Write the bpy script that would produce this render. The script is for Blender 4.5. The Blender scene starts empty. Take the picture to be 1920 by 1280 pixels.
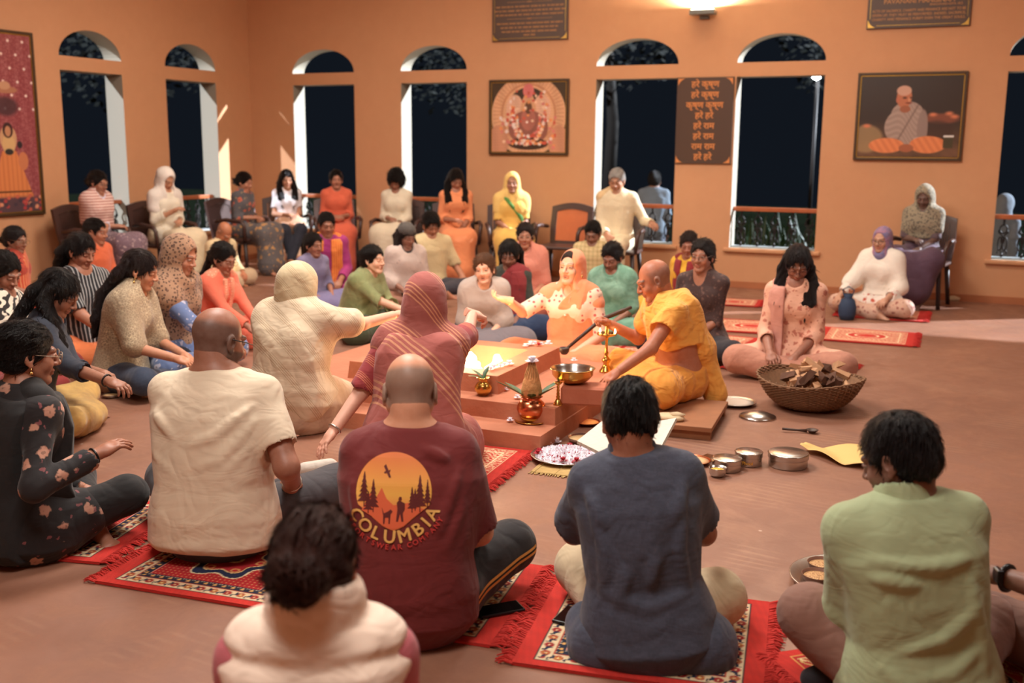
import bpy, bmesh, math, random, os, time
import numpy as np
from mathutils import Vector, Matrix
from mathutils.bvhtree import BVHTree
from mathutils.geometry import tessellate_polygon

# ---------------------------------------------------------------- camera, light, exposure
SC = bpy.context.scene
COL = SC.collection
PI = math.pi
YAW, PITCH, ROLL = math.radians(23.766), math.radians(10.574), math.radians(0.4466)
FPX = 1951.9
CAMP = np.array([0.0, 0.0, 1.5])
D, XL, TH = 11.405, -8.795, 0.25           # inner face of the main wall, of the left wall, wall thickness
ZT, ZB, ZR, ZS = 2.40, 2.255, 0.875, 0.436  # arch base, transom underside, handrail, window sill
fw = np.array([-math.sin(YAW) * math.cos(PITCH), math.cos(YAW) * math.cos(PITCH), -math.sin(PITCH)])
rt = np.array([math.cos(YAW), math.sin(YAW), 0.0])
up = np.cross(rt, fw)
rt, up = rt * math.cos(ROLL) + up * math.sin(ROLL), -rt * math.sin(ROLL) + up * math.cos(ROLL)
cam_d = bpy.data.cameras.new('camera')
cam = bpy.data.objects.new('camera', cam_d)
COL.objects.link(cam)
cam.matrix_world = Matrix(((rt[0], up[0], -fw[0], CAMP[0]), (rt[1], up[1], -fw[1], CAMP[1]), (rt[2], up[2], -fw[2], CAMP[2]), (0, 0, 0, 1)))
cam_d.sensor_width = 36
cam_d.lens = FPX * 36 / 1920
cam_d.clip_end = 200
cam_d.dof.use_dof = True
cam_d.dof.focus_distance = 4.3
cam_d.dof.aperture_fstop = 2.4
SC.camera = cam
SC.view_settings.view_transform = 'Standard'
SC.view_settings.look = 'None'
SC.view_settings.gamma = 1
SC.view_settings.use_curve_mapping = False
SC.view_settings.exposure = 0.0

wd = bpy.data.worlds.new('night')
SC.world = wd
wd.use_nodes = True
wd.node_tree.nodes['Background'].inputs[0].default_value = (0.016, 0.022, 0.034, 1)
wd.node_tree.nodes['Background'].inputs[1].default_value = 0.35

def lamp(name, kind, loc, energy, col, direction=None, **kw):
    l = bpy.data.lights.new(name, kind)
    l.energy = energy
    l.color = col
    for k, v in kw.items():
        setattr(l, k, v)
    o = bpy.data.objects.new(name, l)
    COL.objects.link(o)
    o.location = loc
    if direction is not None:
        o.rotation_euler = Vector(direction).to_track_quat('-Z', 'Y').to_euler()
    return o

# yard floodlights, far away, shining in through the window openings
lamp('yard_floodlight', 'SUN', (12, 25, 14), 13, (0.80, 0.90, 1.0), (-.82, -.57, -.53), angle=0.02)
lamp('yard_floodlight', 'SUN', (-20, -8, 14), 5, (0.80, 0.90, 1.0), (.56, .83, -.60), angle=0.02)
# unseen area lights near the ceiling, added as soft fill for the hall
for (x, y, e) in ((-5.6, 8.0, 118), (-1.4, 8.0, 105), (-3.0, 4.6, 200), (-1.4, 1.2, 110), (1.8, 5.2, 40)):
    lamp('added_ceiling_fill', 'AREA', (x, y, 3.9), e, (1.0, 0.90, 0.78) if y > 7 else (1.0, 0.94, 0.87), (0, 0, -1), shape='SQUARE', size=1.3)
# upward wall lamps
lamp('wall_lamp_light', 'AREA', (-2.80, D - 0.16, 3.0), 95, (1.0, 0.92, 0.74), (0, 0.15, 1), shape='RECTANGLE', size=0.24, size_y=0.12)

# ---------------------------------------------------------------- pixel helpers (photograph frame 1920 x 1280)
def ray(u, v):
    return rt * (u - 960) / FPX - up * (v - 640) / FPX + fw
def at_z(u, v, z=0.0):
    r = ray(u, v)
    return CAMP + r * ((z - CAMP[2]) / r[2])
def at_y(u, v, y):
    r = ray(u, v)
    return CAMP + r * (y / r[1])
def at_x(u, v, x):
    r = ray(u, v)
    return CAMP + r * (x / r[0])
def at_depth(u, v, d):
    return CAMP + ray(u, v) * d
def depth(P):
    return float((np.array(P) - CAMP) @ fw)

# ---------------------------------------------------------------- objects, names, labels
def tag(o, label=None, cat=None, group=None, kind=None):
    if label: o['label'] = label
    if cat: o['category'] = cat
    if group: o['group'] = group
    if kind: o['kind'] = kind
    return o
def empty(name, loc, rz=0):
    o = bpy.data.objects.new(name, None)
    COL.objects.link(o)
    o.location = loc
    o.rotation_euler = (0, 0, rz)
    o.empty_display_size = 0.1
    return o
def link(name, me, parent=None, mats=()):
    o = bpy.data.objects.new(name, me)
    COL.objects.link(o)
    for m in (mats if isinstance(mats, (list, tuple)) else [mats]):
        me.materials.append(m)
    if parent is not None: o.parent = parent
    return o
def mesh_np(name, v, f, smooth=True, col=None):
    """v (n,3) float, f (m,k) int with a fixed k"""
    me = bpy.data.meshes.new(name)
    v = np.ascontiguousarray(v, dtype=np.float32)
    f = np.ascontiguousarray(f, dtype=np.int32)
    k = f.shape[1]
    me.vertices.add(len(v)); me.vertices.foreach_set('co', v.ravel())
    me.loops.add(f.size); me.loops.foreach_set('vertex_index', f.ravel())
    me.polygons.add(len(f))
    me.polygons.foreach_set('loop_start', np.arange(0, f.size, k, dtype=np.int32))
    if smooth: me.polygons.foreach_set('use_smooth', np.ones(len(f), dtype=bool))
    me.update(calc_edges=True)
    if col is not None:
        a = me.color_attributes.new('Col', 'FLOAT_COLOR', 'POINT')
        c = np.ones((len(v), 4), dtype=np.float32); c[:, :3] = col
        a.data.foreach_set('color', c.ravel())
    return me
def mesh_py(name, v, f, smooth=False):
    me = bpy.data.meshes.new(name)
    me.from_pydata([tuple(p) for p in v], [], [tuple(q) for q in f])
    me.update()
    if smooth:
        for p in me.polygons: p.use_smooth = True
    return me
def copy_tree(o, parent=None):
    c = o.copy(); COL.objects.link(c)
    if parent is not None: c.parent = parent
    for ch in list(o.children): copy_tree(ch, c)
    return c

class MB:
    """collects boxes, bars, lathes and tubes into ONE mesh"""
    def __init__(s): s.v = []; s.f = []; s.sm = []
    def add(s, v, f, smooth=False):
        n = len(s.v); s.v += [tuple(p) for p in v]; s.f += [tuple(n + i for i in q) for q in f]; s.sm += [smooth] * len(f); return s
    def box(s, c, d, rz=0.0, rx=0.0, ry=0.0, taper=1.0):
        M = Matrix.Rotation(rz, 3, 'Z') @ Matrix.Rotation(ry, 3, 'Y') @ Matrix.Rotation(rx, 3, 'X')
        V = []
        for z in (-1, 1):
            t = taper if z > 0 else 1
            for x, y in ((-1, -1), (1, -1), (1, 1), (-1, 1)):
                V.append(Vector(c) + M @ Vector((x * d[0] / 2 * t, y * d[1] / 2 * t, z * d[2] / 2)))
        return s.add(V, [(3, 2, 1, 0), (4, 5, 6, 7), (0, 1, 5, 4), (1, 2, 6, 5), (2, 3, 7, 6), (3, 0, 4, 7)])
    def prism(s, poly, z0, z1, M=None):
        n = len(poly); M = M or Matrix.Identity(4)
        V = [M @ Vector((x, y, z)) for z in (z0, z1) for x, y in poly]
        F = [(i, (i + 1) % n, n + (i + 1) % n, n + i) for i in range(n)] + [tuple(range(n - 1, -1, -1)), tuple(range(n, 2 * n))]
        return s.add(V, F)
    def tube(s, pts, r, n=8, closed=False, smooth=True):
        pts = [Vector(p) for p in pts]; m = len(pts)
        rr = r if hasattr(r, '__len__') else [r] * m
        V = []; F = []
        prev = None
        for i, p in enumerate(pts):
            a = pts[(i + 1) % m] if (i < m - 1 or closed) else p
            b = pts[i - 1] if (i > 0 or closed) else p
            d = (a - b).normalized()
            if prev is None: x = d.orthogonal().normalized()
            else:
                x = prev - d * prev.dot(d); x = x.normalized() if x.length > 1e-6 else d.orthogonal().normalized()
            prev = x; y = d.cross(x)
            for k in range(n):
                a_ = 2 * PI * k / n
                V.append(p + (x * math.cos(a_) + y * math.sin(a_)) * rr[i])
        for i in range(m if closed else m - 1):
            for k in range(n):
                j = (i + 1) % m
                F.append((i * n + k, i * n + (k + 1) % n, j * n + (k + 1) % n, j * n + k))
        if not closed: F += [tuple(range(n - 1, -1, -1)), tuple((m - 1) * n + k for k in range(n))]
        return s.add(V, F, smooth)
    def lathe(s, prof, c=(0, 0, 0), n=32, M=None, sx=1.0, cap=False):
        V = []; F = []; m = len(prof); M = M or Matrix.Identity(4)
        for (r, z) in prof:
            for k in range(n):
                a = 2 * PI * k / n
                V.append(Vector(c) + M @ Vector((r * math.cos(a) * sx, r * math.sin(a), z)))
        for i in range(m - 1):
            for k in range(n):
                F.append((i * n + k, i * n + (k + 1) % n, (i + 1) * n + (k + 1) % n, (i + 1) * n + k))
        if cap: F += [tuple(range(n - 1, -1, -1)), tuple((m - 1) * n + k for k in range(n))]
        return s.add(V, F, True)
    def build(s, name, mat, parent=None, bevel=0):
        me = bpy.data.meshes.new(name); me.from_pydata(s.v, [], s.f); me.update()
        me.polygons.foreach_set('use_smooth', s.sm)
        o = link(name, me, parent, mat)
        if bevel:
            b = o.modifiers.new('bevel', 'BEVEL'); b.width = bevel; b.segments = 2; b.limit_method = 'ANGLE'
        return o

# ---------------------------------------------------------------- materials
def lin(c):
    return tuple(((x / 255) / 12.92 if x / 255 <= 0.04045 else ((x / 255 + 0.055) / 1.055) ** 2.4) for x in c)
MATS = {}
class NT:
    def __init__(s, name):
        s.m = bpy.data.materials.new(name); s.m.use_nodes = True
        s.t = s.m.node_tree; s.b = s.t.nodes['Principled BSDF']
    def n(s, typ, ins=None, **kw):
        nd = s.t.nodes.new(typ)
        for k, v in kw.items(): setattr(nd, k, v)
        if ins:
            for k, v in ins.items():
                if hasattr(v, 'is_output') or isinstance(v, bpy.types.NodeSocket): s.t.links.new(v, nd.inputs[k])
                else: nd.inputs[k].default_value = v
        return nd
    def math(s, op, a, b=None, c=None):
        ins = {0: a}
        if b is not None: ins[1] = b
        if c is not None: ins[2] = c
        return s.n('ShaderNodeMath', ins, operation=op).outputs[0]
    def mix(s, f, a, b, bt='MIX'):
        nd = s.n('ShaderNodeMix', data_type='RGBA', blend_type=bt)
        for i, v in ((0, f), (6, a), (7, b)):
            if isinstance(v, bpy.types.NodeSocket): s.t.links.new(v, nd.inputs[i])
            else: nd.inputs[i].default_value = v if i == 0 else (tuple(v) + (1,))[:4]
        return nd.outputs[2]
    def co(s, scale=(1, 1, 1), rot=(0, 0, 0)):
        tc = s.n('ShaderNodeTexCoord')
        return s.n('ShaderNodeMapping', {0: tc.outputs['Object'], 2: rot, 3: scale}).outputs[0]
    def noise(s, sc, co=None, det=3, rough=.5, dist=0):
        ins = {'Scale': sc, 'Detail': det, 'Roughness': rough, 'Distortion': dist}
        if co is not None: ins['Vector'] = co
        return s.n('ShaderNodeTexNoise', ins).outputs[0]
    def ramp(s, f, stops, interp='LINEAR'):
        r = s.n('ShaderNodeValToRGB', {0: f}); e = r.color_ramp.elements
        r.color_ramp.interpolation = interp
        while len(e) < len(stops): e.new(0.5)
        for i, (p, c) in enumerate(stops):
            e[i].position = p; e[i].color = (tuple(c) + (1,))[:4] if hasattr(c, '__len__') else (c, c, c, 1)
        return r.outputs[0]
    def bump(s, h, st=.3, dist=.01, prev=None):
        ins = {'Strength': st, 'Distance': dist, 'Height': h}
        if prev is not None: ins['Normal'] = prev
        b = s.n('ShaderNodeBump', ins).outputs[0]
        s.t.links.new(b, s.b.inputs['Normal']); return b
    def col(s, c):
        if isinstance(c, bpy.types.NodeSocket): s.t.links.new(c, s.b.inputs['Base Color'])
        else: s.b.inputs['Base Color'].default_value = tuple(c) + (1,)
    def set(s, **kw):
        for k, v in kw.items(): s.b.inputs[k].default_value = v
def simple(name, rgb, rough=.5, metal=0.0, noise=0.0, nscale=20, bump=0.0, **kw):
    if name in MATS: return MATS[name]
    t = NT(name); c = lin(rgb)
    t.set(Roughness=rough, Metallic=metal, **kw)
    if noise or bump:
        n = t.noise(nscale, t.co(), 5)
        if noise: t.col(t.mix(n, tuple(x * (1 - noise) for x in c), tuple(min(1, x * (1 + noise)) for x in c)))
        else: t.col(c)
        if bump: t.bump(n, bump, .01)
    else: t.col(c)
    MATS[name] = t.m
    return t.m

FAB = {}
def fabric(rgb, pat='plain', rgb2=(0, 0, 0), scale=1.0, rgb3=None, rough=.85, fold=.15, sheen=.12):
    key = (rgb, pat, rgb2, scale, rgb3, fold)
    if key in FAB: return FAB[key]
    t = NT('cloth_' + pat); a = lin(rgb); b = lin(rgb2); c3 = lin(rgb3) if rgb3 else b
    t.set(Roughness=rough); t.b.inputs['Sheen Weight'].default_value = sheen
    co = t.co()
    def vor(sc, feat='F1', out=0, vec=None, rnd=1.0):
        nd = t.n('ShaderNodeTexVoronoi', {'Scale': sc, 'Vector': vec or co, 'Randomness': rnd}, feature=feat)
        return nd.outputs[out]
    def step(x, lo, hi): return t.ramp(x, [(lo, 0.0), (hi, 1.0)])
    if pat == 'plain':
        n = t.noise(9 * scale, co, 4)
        t.col(t.mix(n, tuple(x * .9 for x in a), tuple(min(1, x * 1.08) for x in a)))
    elif pat == 'heather':
        n = t.noise(140, t.co((1, 1, .35)), 5, .8); n2 = t.noise(90, t.co((.35, .35, 1.4)), 4, .8)
        m = t.math('MULTIPLY_ADD', n2, .5, t.math('MULTIPLY', n, .5))
        t.col(t.mix(step(m, .35, .65), tuple(x * .72 for x in a), tuple(min(1, x * 1.3) for x in a)))
    elif pat in ('floral', 'bigfloral'):
        s = 16 * scale if pat == 'floral' else 9 * scale
        warp = t.n('ShaderNodeVectorMath', {0: co, 1: t.n('ShaderNodeVectorMath', {0: t.n('ShaderNodeTexNoise', {'Scale': 30 * scale, 'Vector': co}).outputs[1], 'Scale': .05 / scale}, operation='SCALE').outputs[0]}, operation='ADD').outputs[0]
        d = vor(s, vec=warp); m1 = t.ramp(d, [(.24, 1.0), (.30, 0.0)])
        core = t.ramp(d, [(.07, 1.0), (.10, 0.0)])
        d2 = vor(s * 1.9, vec=warp); m2 = t.ramp(d2, [(.16, 1.0), (.21, 0.0)])
        x = t.mix(m2, a, c3); x = t.mix(m1, x, b); x = t.mix(core, x, tuple(k * .55 for k in b))
        t.col(x)
    elif pat == 'dots':
        d = vor(26 * scale, rnd=.25); t.col(t.mix(t.ramp(d, [(.22, 1.0), (.30, 0.0)]), a, b))
    elif pat in ('stripes', 'vstripes', 'dstripes'):
        v = {'stripes': 'Z', 'vstripes': 'X', 'dstripes': 'DIAGONAL'}[pat]
        w = t.n('ShaderNodeTexWave', {'Scale': 14 * scale, 'Distortion': .8, 'Detail': 1.0, 'Detail Scale': 2.0, 'Vector': co}, bands_direction=v).outputs[1]
        t.col(t.mix(step(w, .70, .86), a, b))
    elif pat == 'leopard':
        d = vor(38 * scale, 'F1'); n = t.noise(60 * scale, co, 2)
        m = t.math('ADD', d, t.math('MULTIPLY', n, .5)); ring = t.ramp(m, [(.40, c3), (.45, b), (.60, b), (.66, a)])
        t.col(ring)
    elif pat == 'zebra':
        w = t.n('ShaderNodeTexWave', {'Scale': 10 * scale, 'Distortion': 9.0, 'Detail': 2.0, 'Detail Scale': 1.2, 'Vector': co}, bands_direction='DIAGONAL').outputs[1]
        t.col(t.mix(step(w, .48, .56), a, b))
    elif pat == 'lace':
        d = vor(20 * scale); e = vor(46 * scale, 'DISTANCE_TO_EDGE')
        m = t.math('MAXIMUM', t.ramp(d, [(.14, 1.0), (.22, 0.0)]), t.ramp(e, [(.03, 1.0), (.07, 0.0)]))
        big = step(t.noise(5 * scale, co, 2), .42, .58)
        t.col(t.mix(t.math('MULTIPLY', m, t.math('ADD', t.math('MULTIPLY', big, .6), .4)), a, b))
    elif pat == 'check':
        w1 = t.n('ShaderNodeTexWave', {'Scale': 12 * scale, 'Vector': co}, bands_direction='X').outputs[1]
        w2 = t.n('ShaderNodeTexWave', {'Scale': 12 * scale, 'Vector': co}, bands_direction='Z').outputs[1]
        t.col(t.mix(t.math('MULTIPLY', t.math('ADD', step(w1, .6, .8), step(w2, .6, .8)), .5), a, b))
    elif pat == 'tiedye':
        n = t.noise(6 * scale, co, 4, .6, 1.2); t.col(t.mix(step(n, .4, .62), a, b))
    elif pat == 'bands':   # broad plain cloth with groups of fine woven lines
        w = t.n('ShaderNodeTexWave', {'Scale': 30 * scale, 'Distortion': 1.0, 'Detail': 1.0, 'Vector': co}, bands_direction='DIAGONAL').outputs[1]
        g = t.n('ShaderNodeTexWave', {'Scale': 3.1 * scale, 'Distortion': 1.5, 'Vector': co}, bands_direction='DIAGONAL').outputs[1]
        t.col(t.mix(t.math('MULTIPLY', step(w, .55, .75), step(g, .55, .7)), a, b))
    wr = t.noise(7, t.co((1.0, 1.0, .8), (.3, .5, .2)), 2, .5, .8)
    rid = t.math('ABSOLUTE', t.math('SUBTRACT', wr, .5))
    wr2 = t.noise(9, t.co((.6, .6, 1.5), (.2, .9, .4)), 2, .5, 1.2)
    rid2 = t.math('ABSOLUTE', t.math('SUBTRACT', wr2, .5))
    b0 = t.bump(t.ramp(rid, [(0.0, 0.0), (.16, 1.0)], 'EASE'), fold, .020)
    b1 = t.bump(t.ramp(rid2, [(0.0, 0.0), (.14, 1.0)], 'EASE'), fold * .6, .010, b0)
    t.bump(t.noise(420, co, 2), .12, .002, b1)
    FAB[key] = t.m
    return t.m
def skin_mat():
    if 'skin' in MATS: return MATS['skin']
    t = NT('skin')
    a = t.n('ShaderNodeAttribute', attribute_name='Col').outputs[0]
    n = t.noise(40, t.co(), 4)
    t.col(t.mix(.12, a, t.mix(n, (.25, .12, .08), (1, .8, .7)), 'MIX'))
    t.t.links.new(a, t.b.inputs['Base Color']) if False else None
    t.set(Roughness=.48); t.b.inputs['Specular IOR Level'].default_value = .4
    t.b.inputs['Subsurface Weight'].default_value = .0
    t.bump(t.noise(160, t.co(), 3), .08, .003)
    MATS['skin'] = t.m
    return t.m
def hair_mat(rgb):
    key = ('hair', rgb)
    if key in MATS: return MATS[key]
    t = NT('hair'); c = lin(rgb)
    w = t.noise(70, t.co((2.6, 1.6, .30)), 5, .7, .8); w2 = t.noise(9, t.co((1, 1, .5)), 3)
    t.col(t.mix(w, tuple(x * .35 for x in c), tuple(x * 1.5 for x in c)))
    t.set(Roughness=.42); t.b.inputs['Specular IOR Level'].default_value = .35
    b = t.bump(t.ramp(w, [(.35, 0.0), (.65, 1.0)]), .9, .012); t.bump(w2, .5, .02, b)
    MATS[key] = t.m
    return t.m

# ---------------------------------------------------------------- implicit surfaces -> one continuous mesh
def V3(*a): return np.array(a, dtype=np.float64)
def unit(v): return v / (np.linalg.norm(v) + 1e-9)

class Field:
    def __init__(s): s.ops = []
    def _a(s, mode, fn, lo, hi, k): s.ops.append((mode, fn, np.array(lo, float), np.array(hi, float), k)); return s
    def cap(s, a, b, ra, rb=None, k=.02, mode='u'):
        rb = ra if rb is None else rb
        a = np.array(a, float); b = np.array(b, float); ba = b - a; L2 = max(ba @ ba, 1e-9)
        R = max(ra, rb)
        def fn(X, Y, Z):
            px, py, pz = X - a[0], Y - a[1], Z - a[2]
            h = np.clip((px * ba[0] + py * ba[1] + pz * ba[2]) / L2, 0, 1)
            return np.sqrt((px - ba[0] * h) ** 2 + (py - ba[1] * h) ** 2 + (pz - ba[2] * h) ** 2) - (ra + (rb - ra) * h)
        return s._a(mode, fn, np.minimum(a, b) - R, np.maximum(a, b) + R, k)
    def chain(s, pts, rs, k=.02, mode='u'):
        for i in range(len(pts) - 1): s.cap(pts[i], pts[i + 1], rs[i], rs[i + 1], k, mode)
        return s
    def ell(s, c, r, R=None, k=.02, mode='u'):
        """ellipsoid; R = 3x3 with the axes as rows"""
        c = np.array(c, float); r = np.array(r, float); R = np.eye(3) if R is None else R; m = r.min()
        ext = np.sqrt(((R.T * r) ** 2).sum(1))
        def fn(X, Y, Z):
            px, py, pz = X - c[0], Y - c[1], Z - c[2]
            q = sum(((R[i, 0] * px + R[i, 1] * py + R[i, 2] * pz) / r[i]) ** 2 for i in range(3))
            q2 = sum(((R[i, 0] * px + R[i, 1] * py + R[i, 2] * pz) / r[i] ** 2) ** 2 for i in range(3))
            q = np.sqrt(q); return q * (q - 1) / (np.sqrt(q2) + 1e-6)
        return s._a(mode, fn, c - ext, c + ext, k)
    def gen(s, fn, lo, hi, k=.02, mode='u'): return s._a(mode, fn, lo, hi, k)
    def plane(s, p, n, lo=None, hi=None, k=0):
        """keep the side where (x-p).n < 0"""
        p = np.array(p, float); n = unit(np.array(n, float))
        def fn(X, Y, Z): return (X - p[0]) * n[0] + (Y - p[1]) * n[1] + (Z - p[2]) * n[2]
        return s._a('i', fn, lo if lo is not None else V3(-9, -9, -9), hi if hi is not None else V3(9, 9, 9), k)
    def disp(s, fn): return s._a('d', fn, V3(-9, -9, -9), V3(9, 9, 9), 0)
    def bounds(s):
        u = [o for o in s.ops if o[0] == 'u']
        return np.min([o[2] for o in u], 0), np.max([o[3] for o in u], 0)
    def mesh(s, h, lo=None, hi=None, pad=.03):
        blo, bhi = s.bounds()
        lo = blo - pad if lo is None else np.maximum(lo, blo - pad)
        hi = bhi + pad if hi is None else np.minimum(hi, bhi + pad)
        n = np.maximum(((hi - lo) / h).astype(int) + 2, 3)
        F = np.full(n, 1.0, np.float32)
        ax = [(lo[i] + h * np.arange(n[i])).astype(np.float32) for i in range(3)]
        for mode, fn, a, b, k in s.ops:
            mg = k + 3 * h + .004
            i0 = np.clip(np.floor((a - mg - lo) / h).astype(int), 0, n); i1 = np.clip(np.ceil((b + mg - lo) / h).astype(int) + 1, 0, n)
            if (i1 <= i0).any(): continue
            sl = tuple(slice(i0[i], i1[i]) for i in range(3))
            X = ax[0][sl[0]][:, None, None]; Y = ax[1][sl[1]][None, :, None]; Z = ax[2][sl[2]][None, None, :]
            S = F[sl]
            if mode == 'd':
                idx = np.nonzero(np.abs(F) < .06)
                F[idx] += fn(ax[0][idx[0]], ax[1][idx[1]], ax[2][idx[2]]); continue
            d = np.broadcast_to(fn(X, Y, Z), S.shape)
            if mode == 'u':
                if k > 0:
                    q = np.maximum(k - np.abs(S - d), 0); F[sl] = np.minimum(S, d) - q * q / (4 * k)
                else: F[sl] = np.minimum(S, d)
            elif mode == 's':
                d = -d
                if k > 0:
                    q = np.maximum(k - np.abs(S - d), 0); F[sl] = np.maximum(S, d) + q * q / (4 * k)
                else: F[sl] = np.maximum(S, d)
            elif mode == 'i': F[sl] = np.maximum(S, d)
        F[0] = F[-1] = 1; F[:, 0] = F[:, -1] = 1; F[:, :, 0] = F[:, :, -1] = 1
        return surface_nets(F, lo, h)

def surface_nets(F, lo, h):
    I = (F < 0)
    n = I.shape
    c = np.zeros((n[0] - 1, n[1] - 1, n[2] - 1), np.uint8)
    for dx in (0, 1):
        for dy in (0, 1):
            for dz in (0, 1): c += I[dx:n[0] - 1 + dx, dy:n[1] - 1 + dy, dz:n[2] - 1 + dz]
    act = np.nonzero((c > 0) & (c < 8))
    if len(act[0]) == 0: return np.zeros((0, 3)), np.zeros((0, 4), int)
    i, j, k = act
    vals = {(a, b, d): F[i + a, j + b, k + d] for a in (0, 1) for b in (0, 1) for d in (0, 1)}
    acc = np.zeros((len(i), 3)); cnt = np.zeros(len(i))
    for axis in range(3):
        o = [x for x in range(3) if x != axis]
        for p in (0, 1):
            for q in (0, 1):
                c0 = [0, 0, 0]; c0[o[0]] = p; c0[o[1]] = q
                c1 = list(c0); c1[axis] = 1
                A = vals[tuple(c0)]; B = vals[tuple(c1)]
                m = (A < 0) != (B < 0)
                t = np.where(m, A / np.where(m, A - B, 1), 0)
                pos = np.zeros((len(i), 3)); pos[:] = c0; pos[:, axis] = t
                acc += pos * m[:, None]; cnt += m
    P = np.stack(act, 1) + acc / cnt[:, None]
    V = lo + P * h
    idx = np.full(c.shape, -1, np.int64); idx[act] = np.arange(len(i))
    Q = []
    for axis in range(3):
        A = [slice(None)] * 3; B = [slice(None)] * 3; A[axis] = slice(0, -1); B[axis] = slice(1, None)
        a = I[tuple(A)]; b = I[tuple(B)]
        o = [x for x in range(3) if x != axis]
        e = np.array(np.nonzero(a != b))
        if e.shape[1] == 0: continue
        ok = (e[o[0]] > 0) & (e[o[1]] > 0) & (e[o[0]] < n[o[0]] - 1) & (e[o[1]] < n[o[1]] - 1)
        e = e[:, ok]
        flip = a[tuple(e)]
        def g(du, dv):
            x = e.copy(); x[o[0]] -= du; x[o[1]] -= dv; return idx[tuple(x)]
        q = np.stack([g(0, 0), g(1, 0), g(1, 1), g(0, 1)], 1)
        if axis == 1: q = q[:, ::-1]
        q = np.where(flip[:, None], q, q[:, ::-1])
        Q.append(q)
    Q = np.concatenate(Q)
    return V, Q[(Q >= 0).all(1)]

def relax(V, Q, it=1):
    for _ in range(it):
        acc = np.zeros_like(V); cnt = np.zeros(len(V))
        for a, b in ((0, 1), (1, 2), (2, 3), (3, 0)):
            np.add.at(acc, Q[:, a], V[Q[:, b]]); np.add.at(acc, Q[:, b], V[Q[:, a]])
            np.add.at(cnt, Q[:, a], 1); np.add.at(cnt, Q[:, b], 1)
        V = V * .5 + acc / np.maximum(cnt, 1)[:, None] * .5
    return V

def ridge(seed, f=14.0, amp=.006, st=(1, 1, .5)):
    """cloth folds: warped ridged waves, stretched along one direction"""
    rs = np.random.RandomState(seed); ph = rs.rand(12) * 6.28
    a, b, c = st
    def fn(X, Y, Z):
        x, y, z = X * a, Y * b, Z * c
        u = x * f + 1.3 * np.sin(y * f * .7 + ph[0]) + 1.1 * np.sin(z * f * .9 + ph[1])
        v = z * f * 1.2 + 1.2 * np.sin(x * f * .8 + ph[2]) + 1.0 * np.sin(y * f * .6 + ph[3])
        w = y * f + 1.2 * np.sin(z * f * .8 + ph[4]) + .9 * np.sin(x * f * .5 + ph[5])
        r = np.abs(np.sin(u + ph[6])) + np.abs(np.sin(v + ph[7])) * .8 + np.abs(np.sin(w * .8 + ph[8])) * .6
        return (r - 1.2) * amp
    return fn

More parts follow.
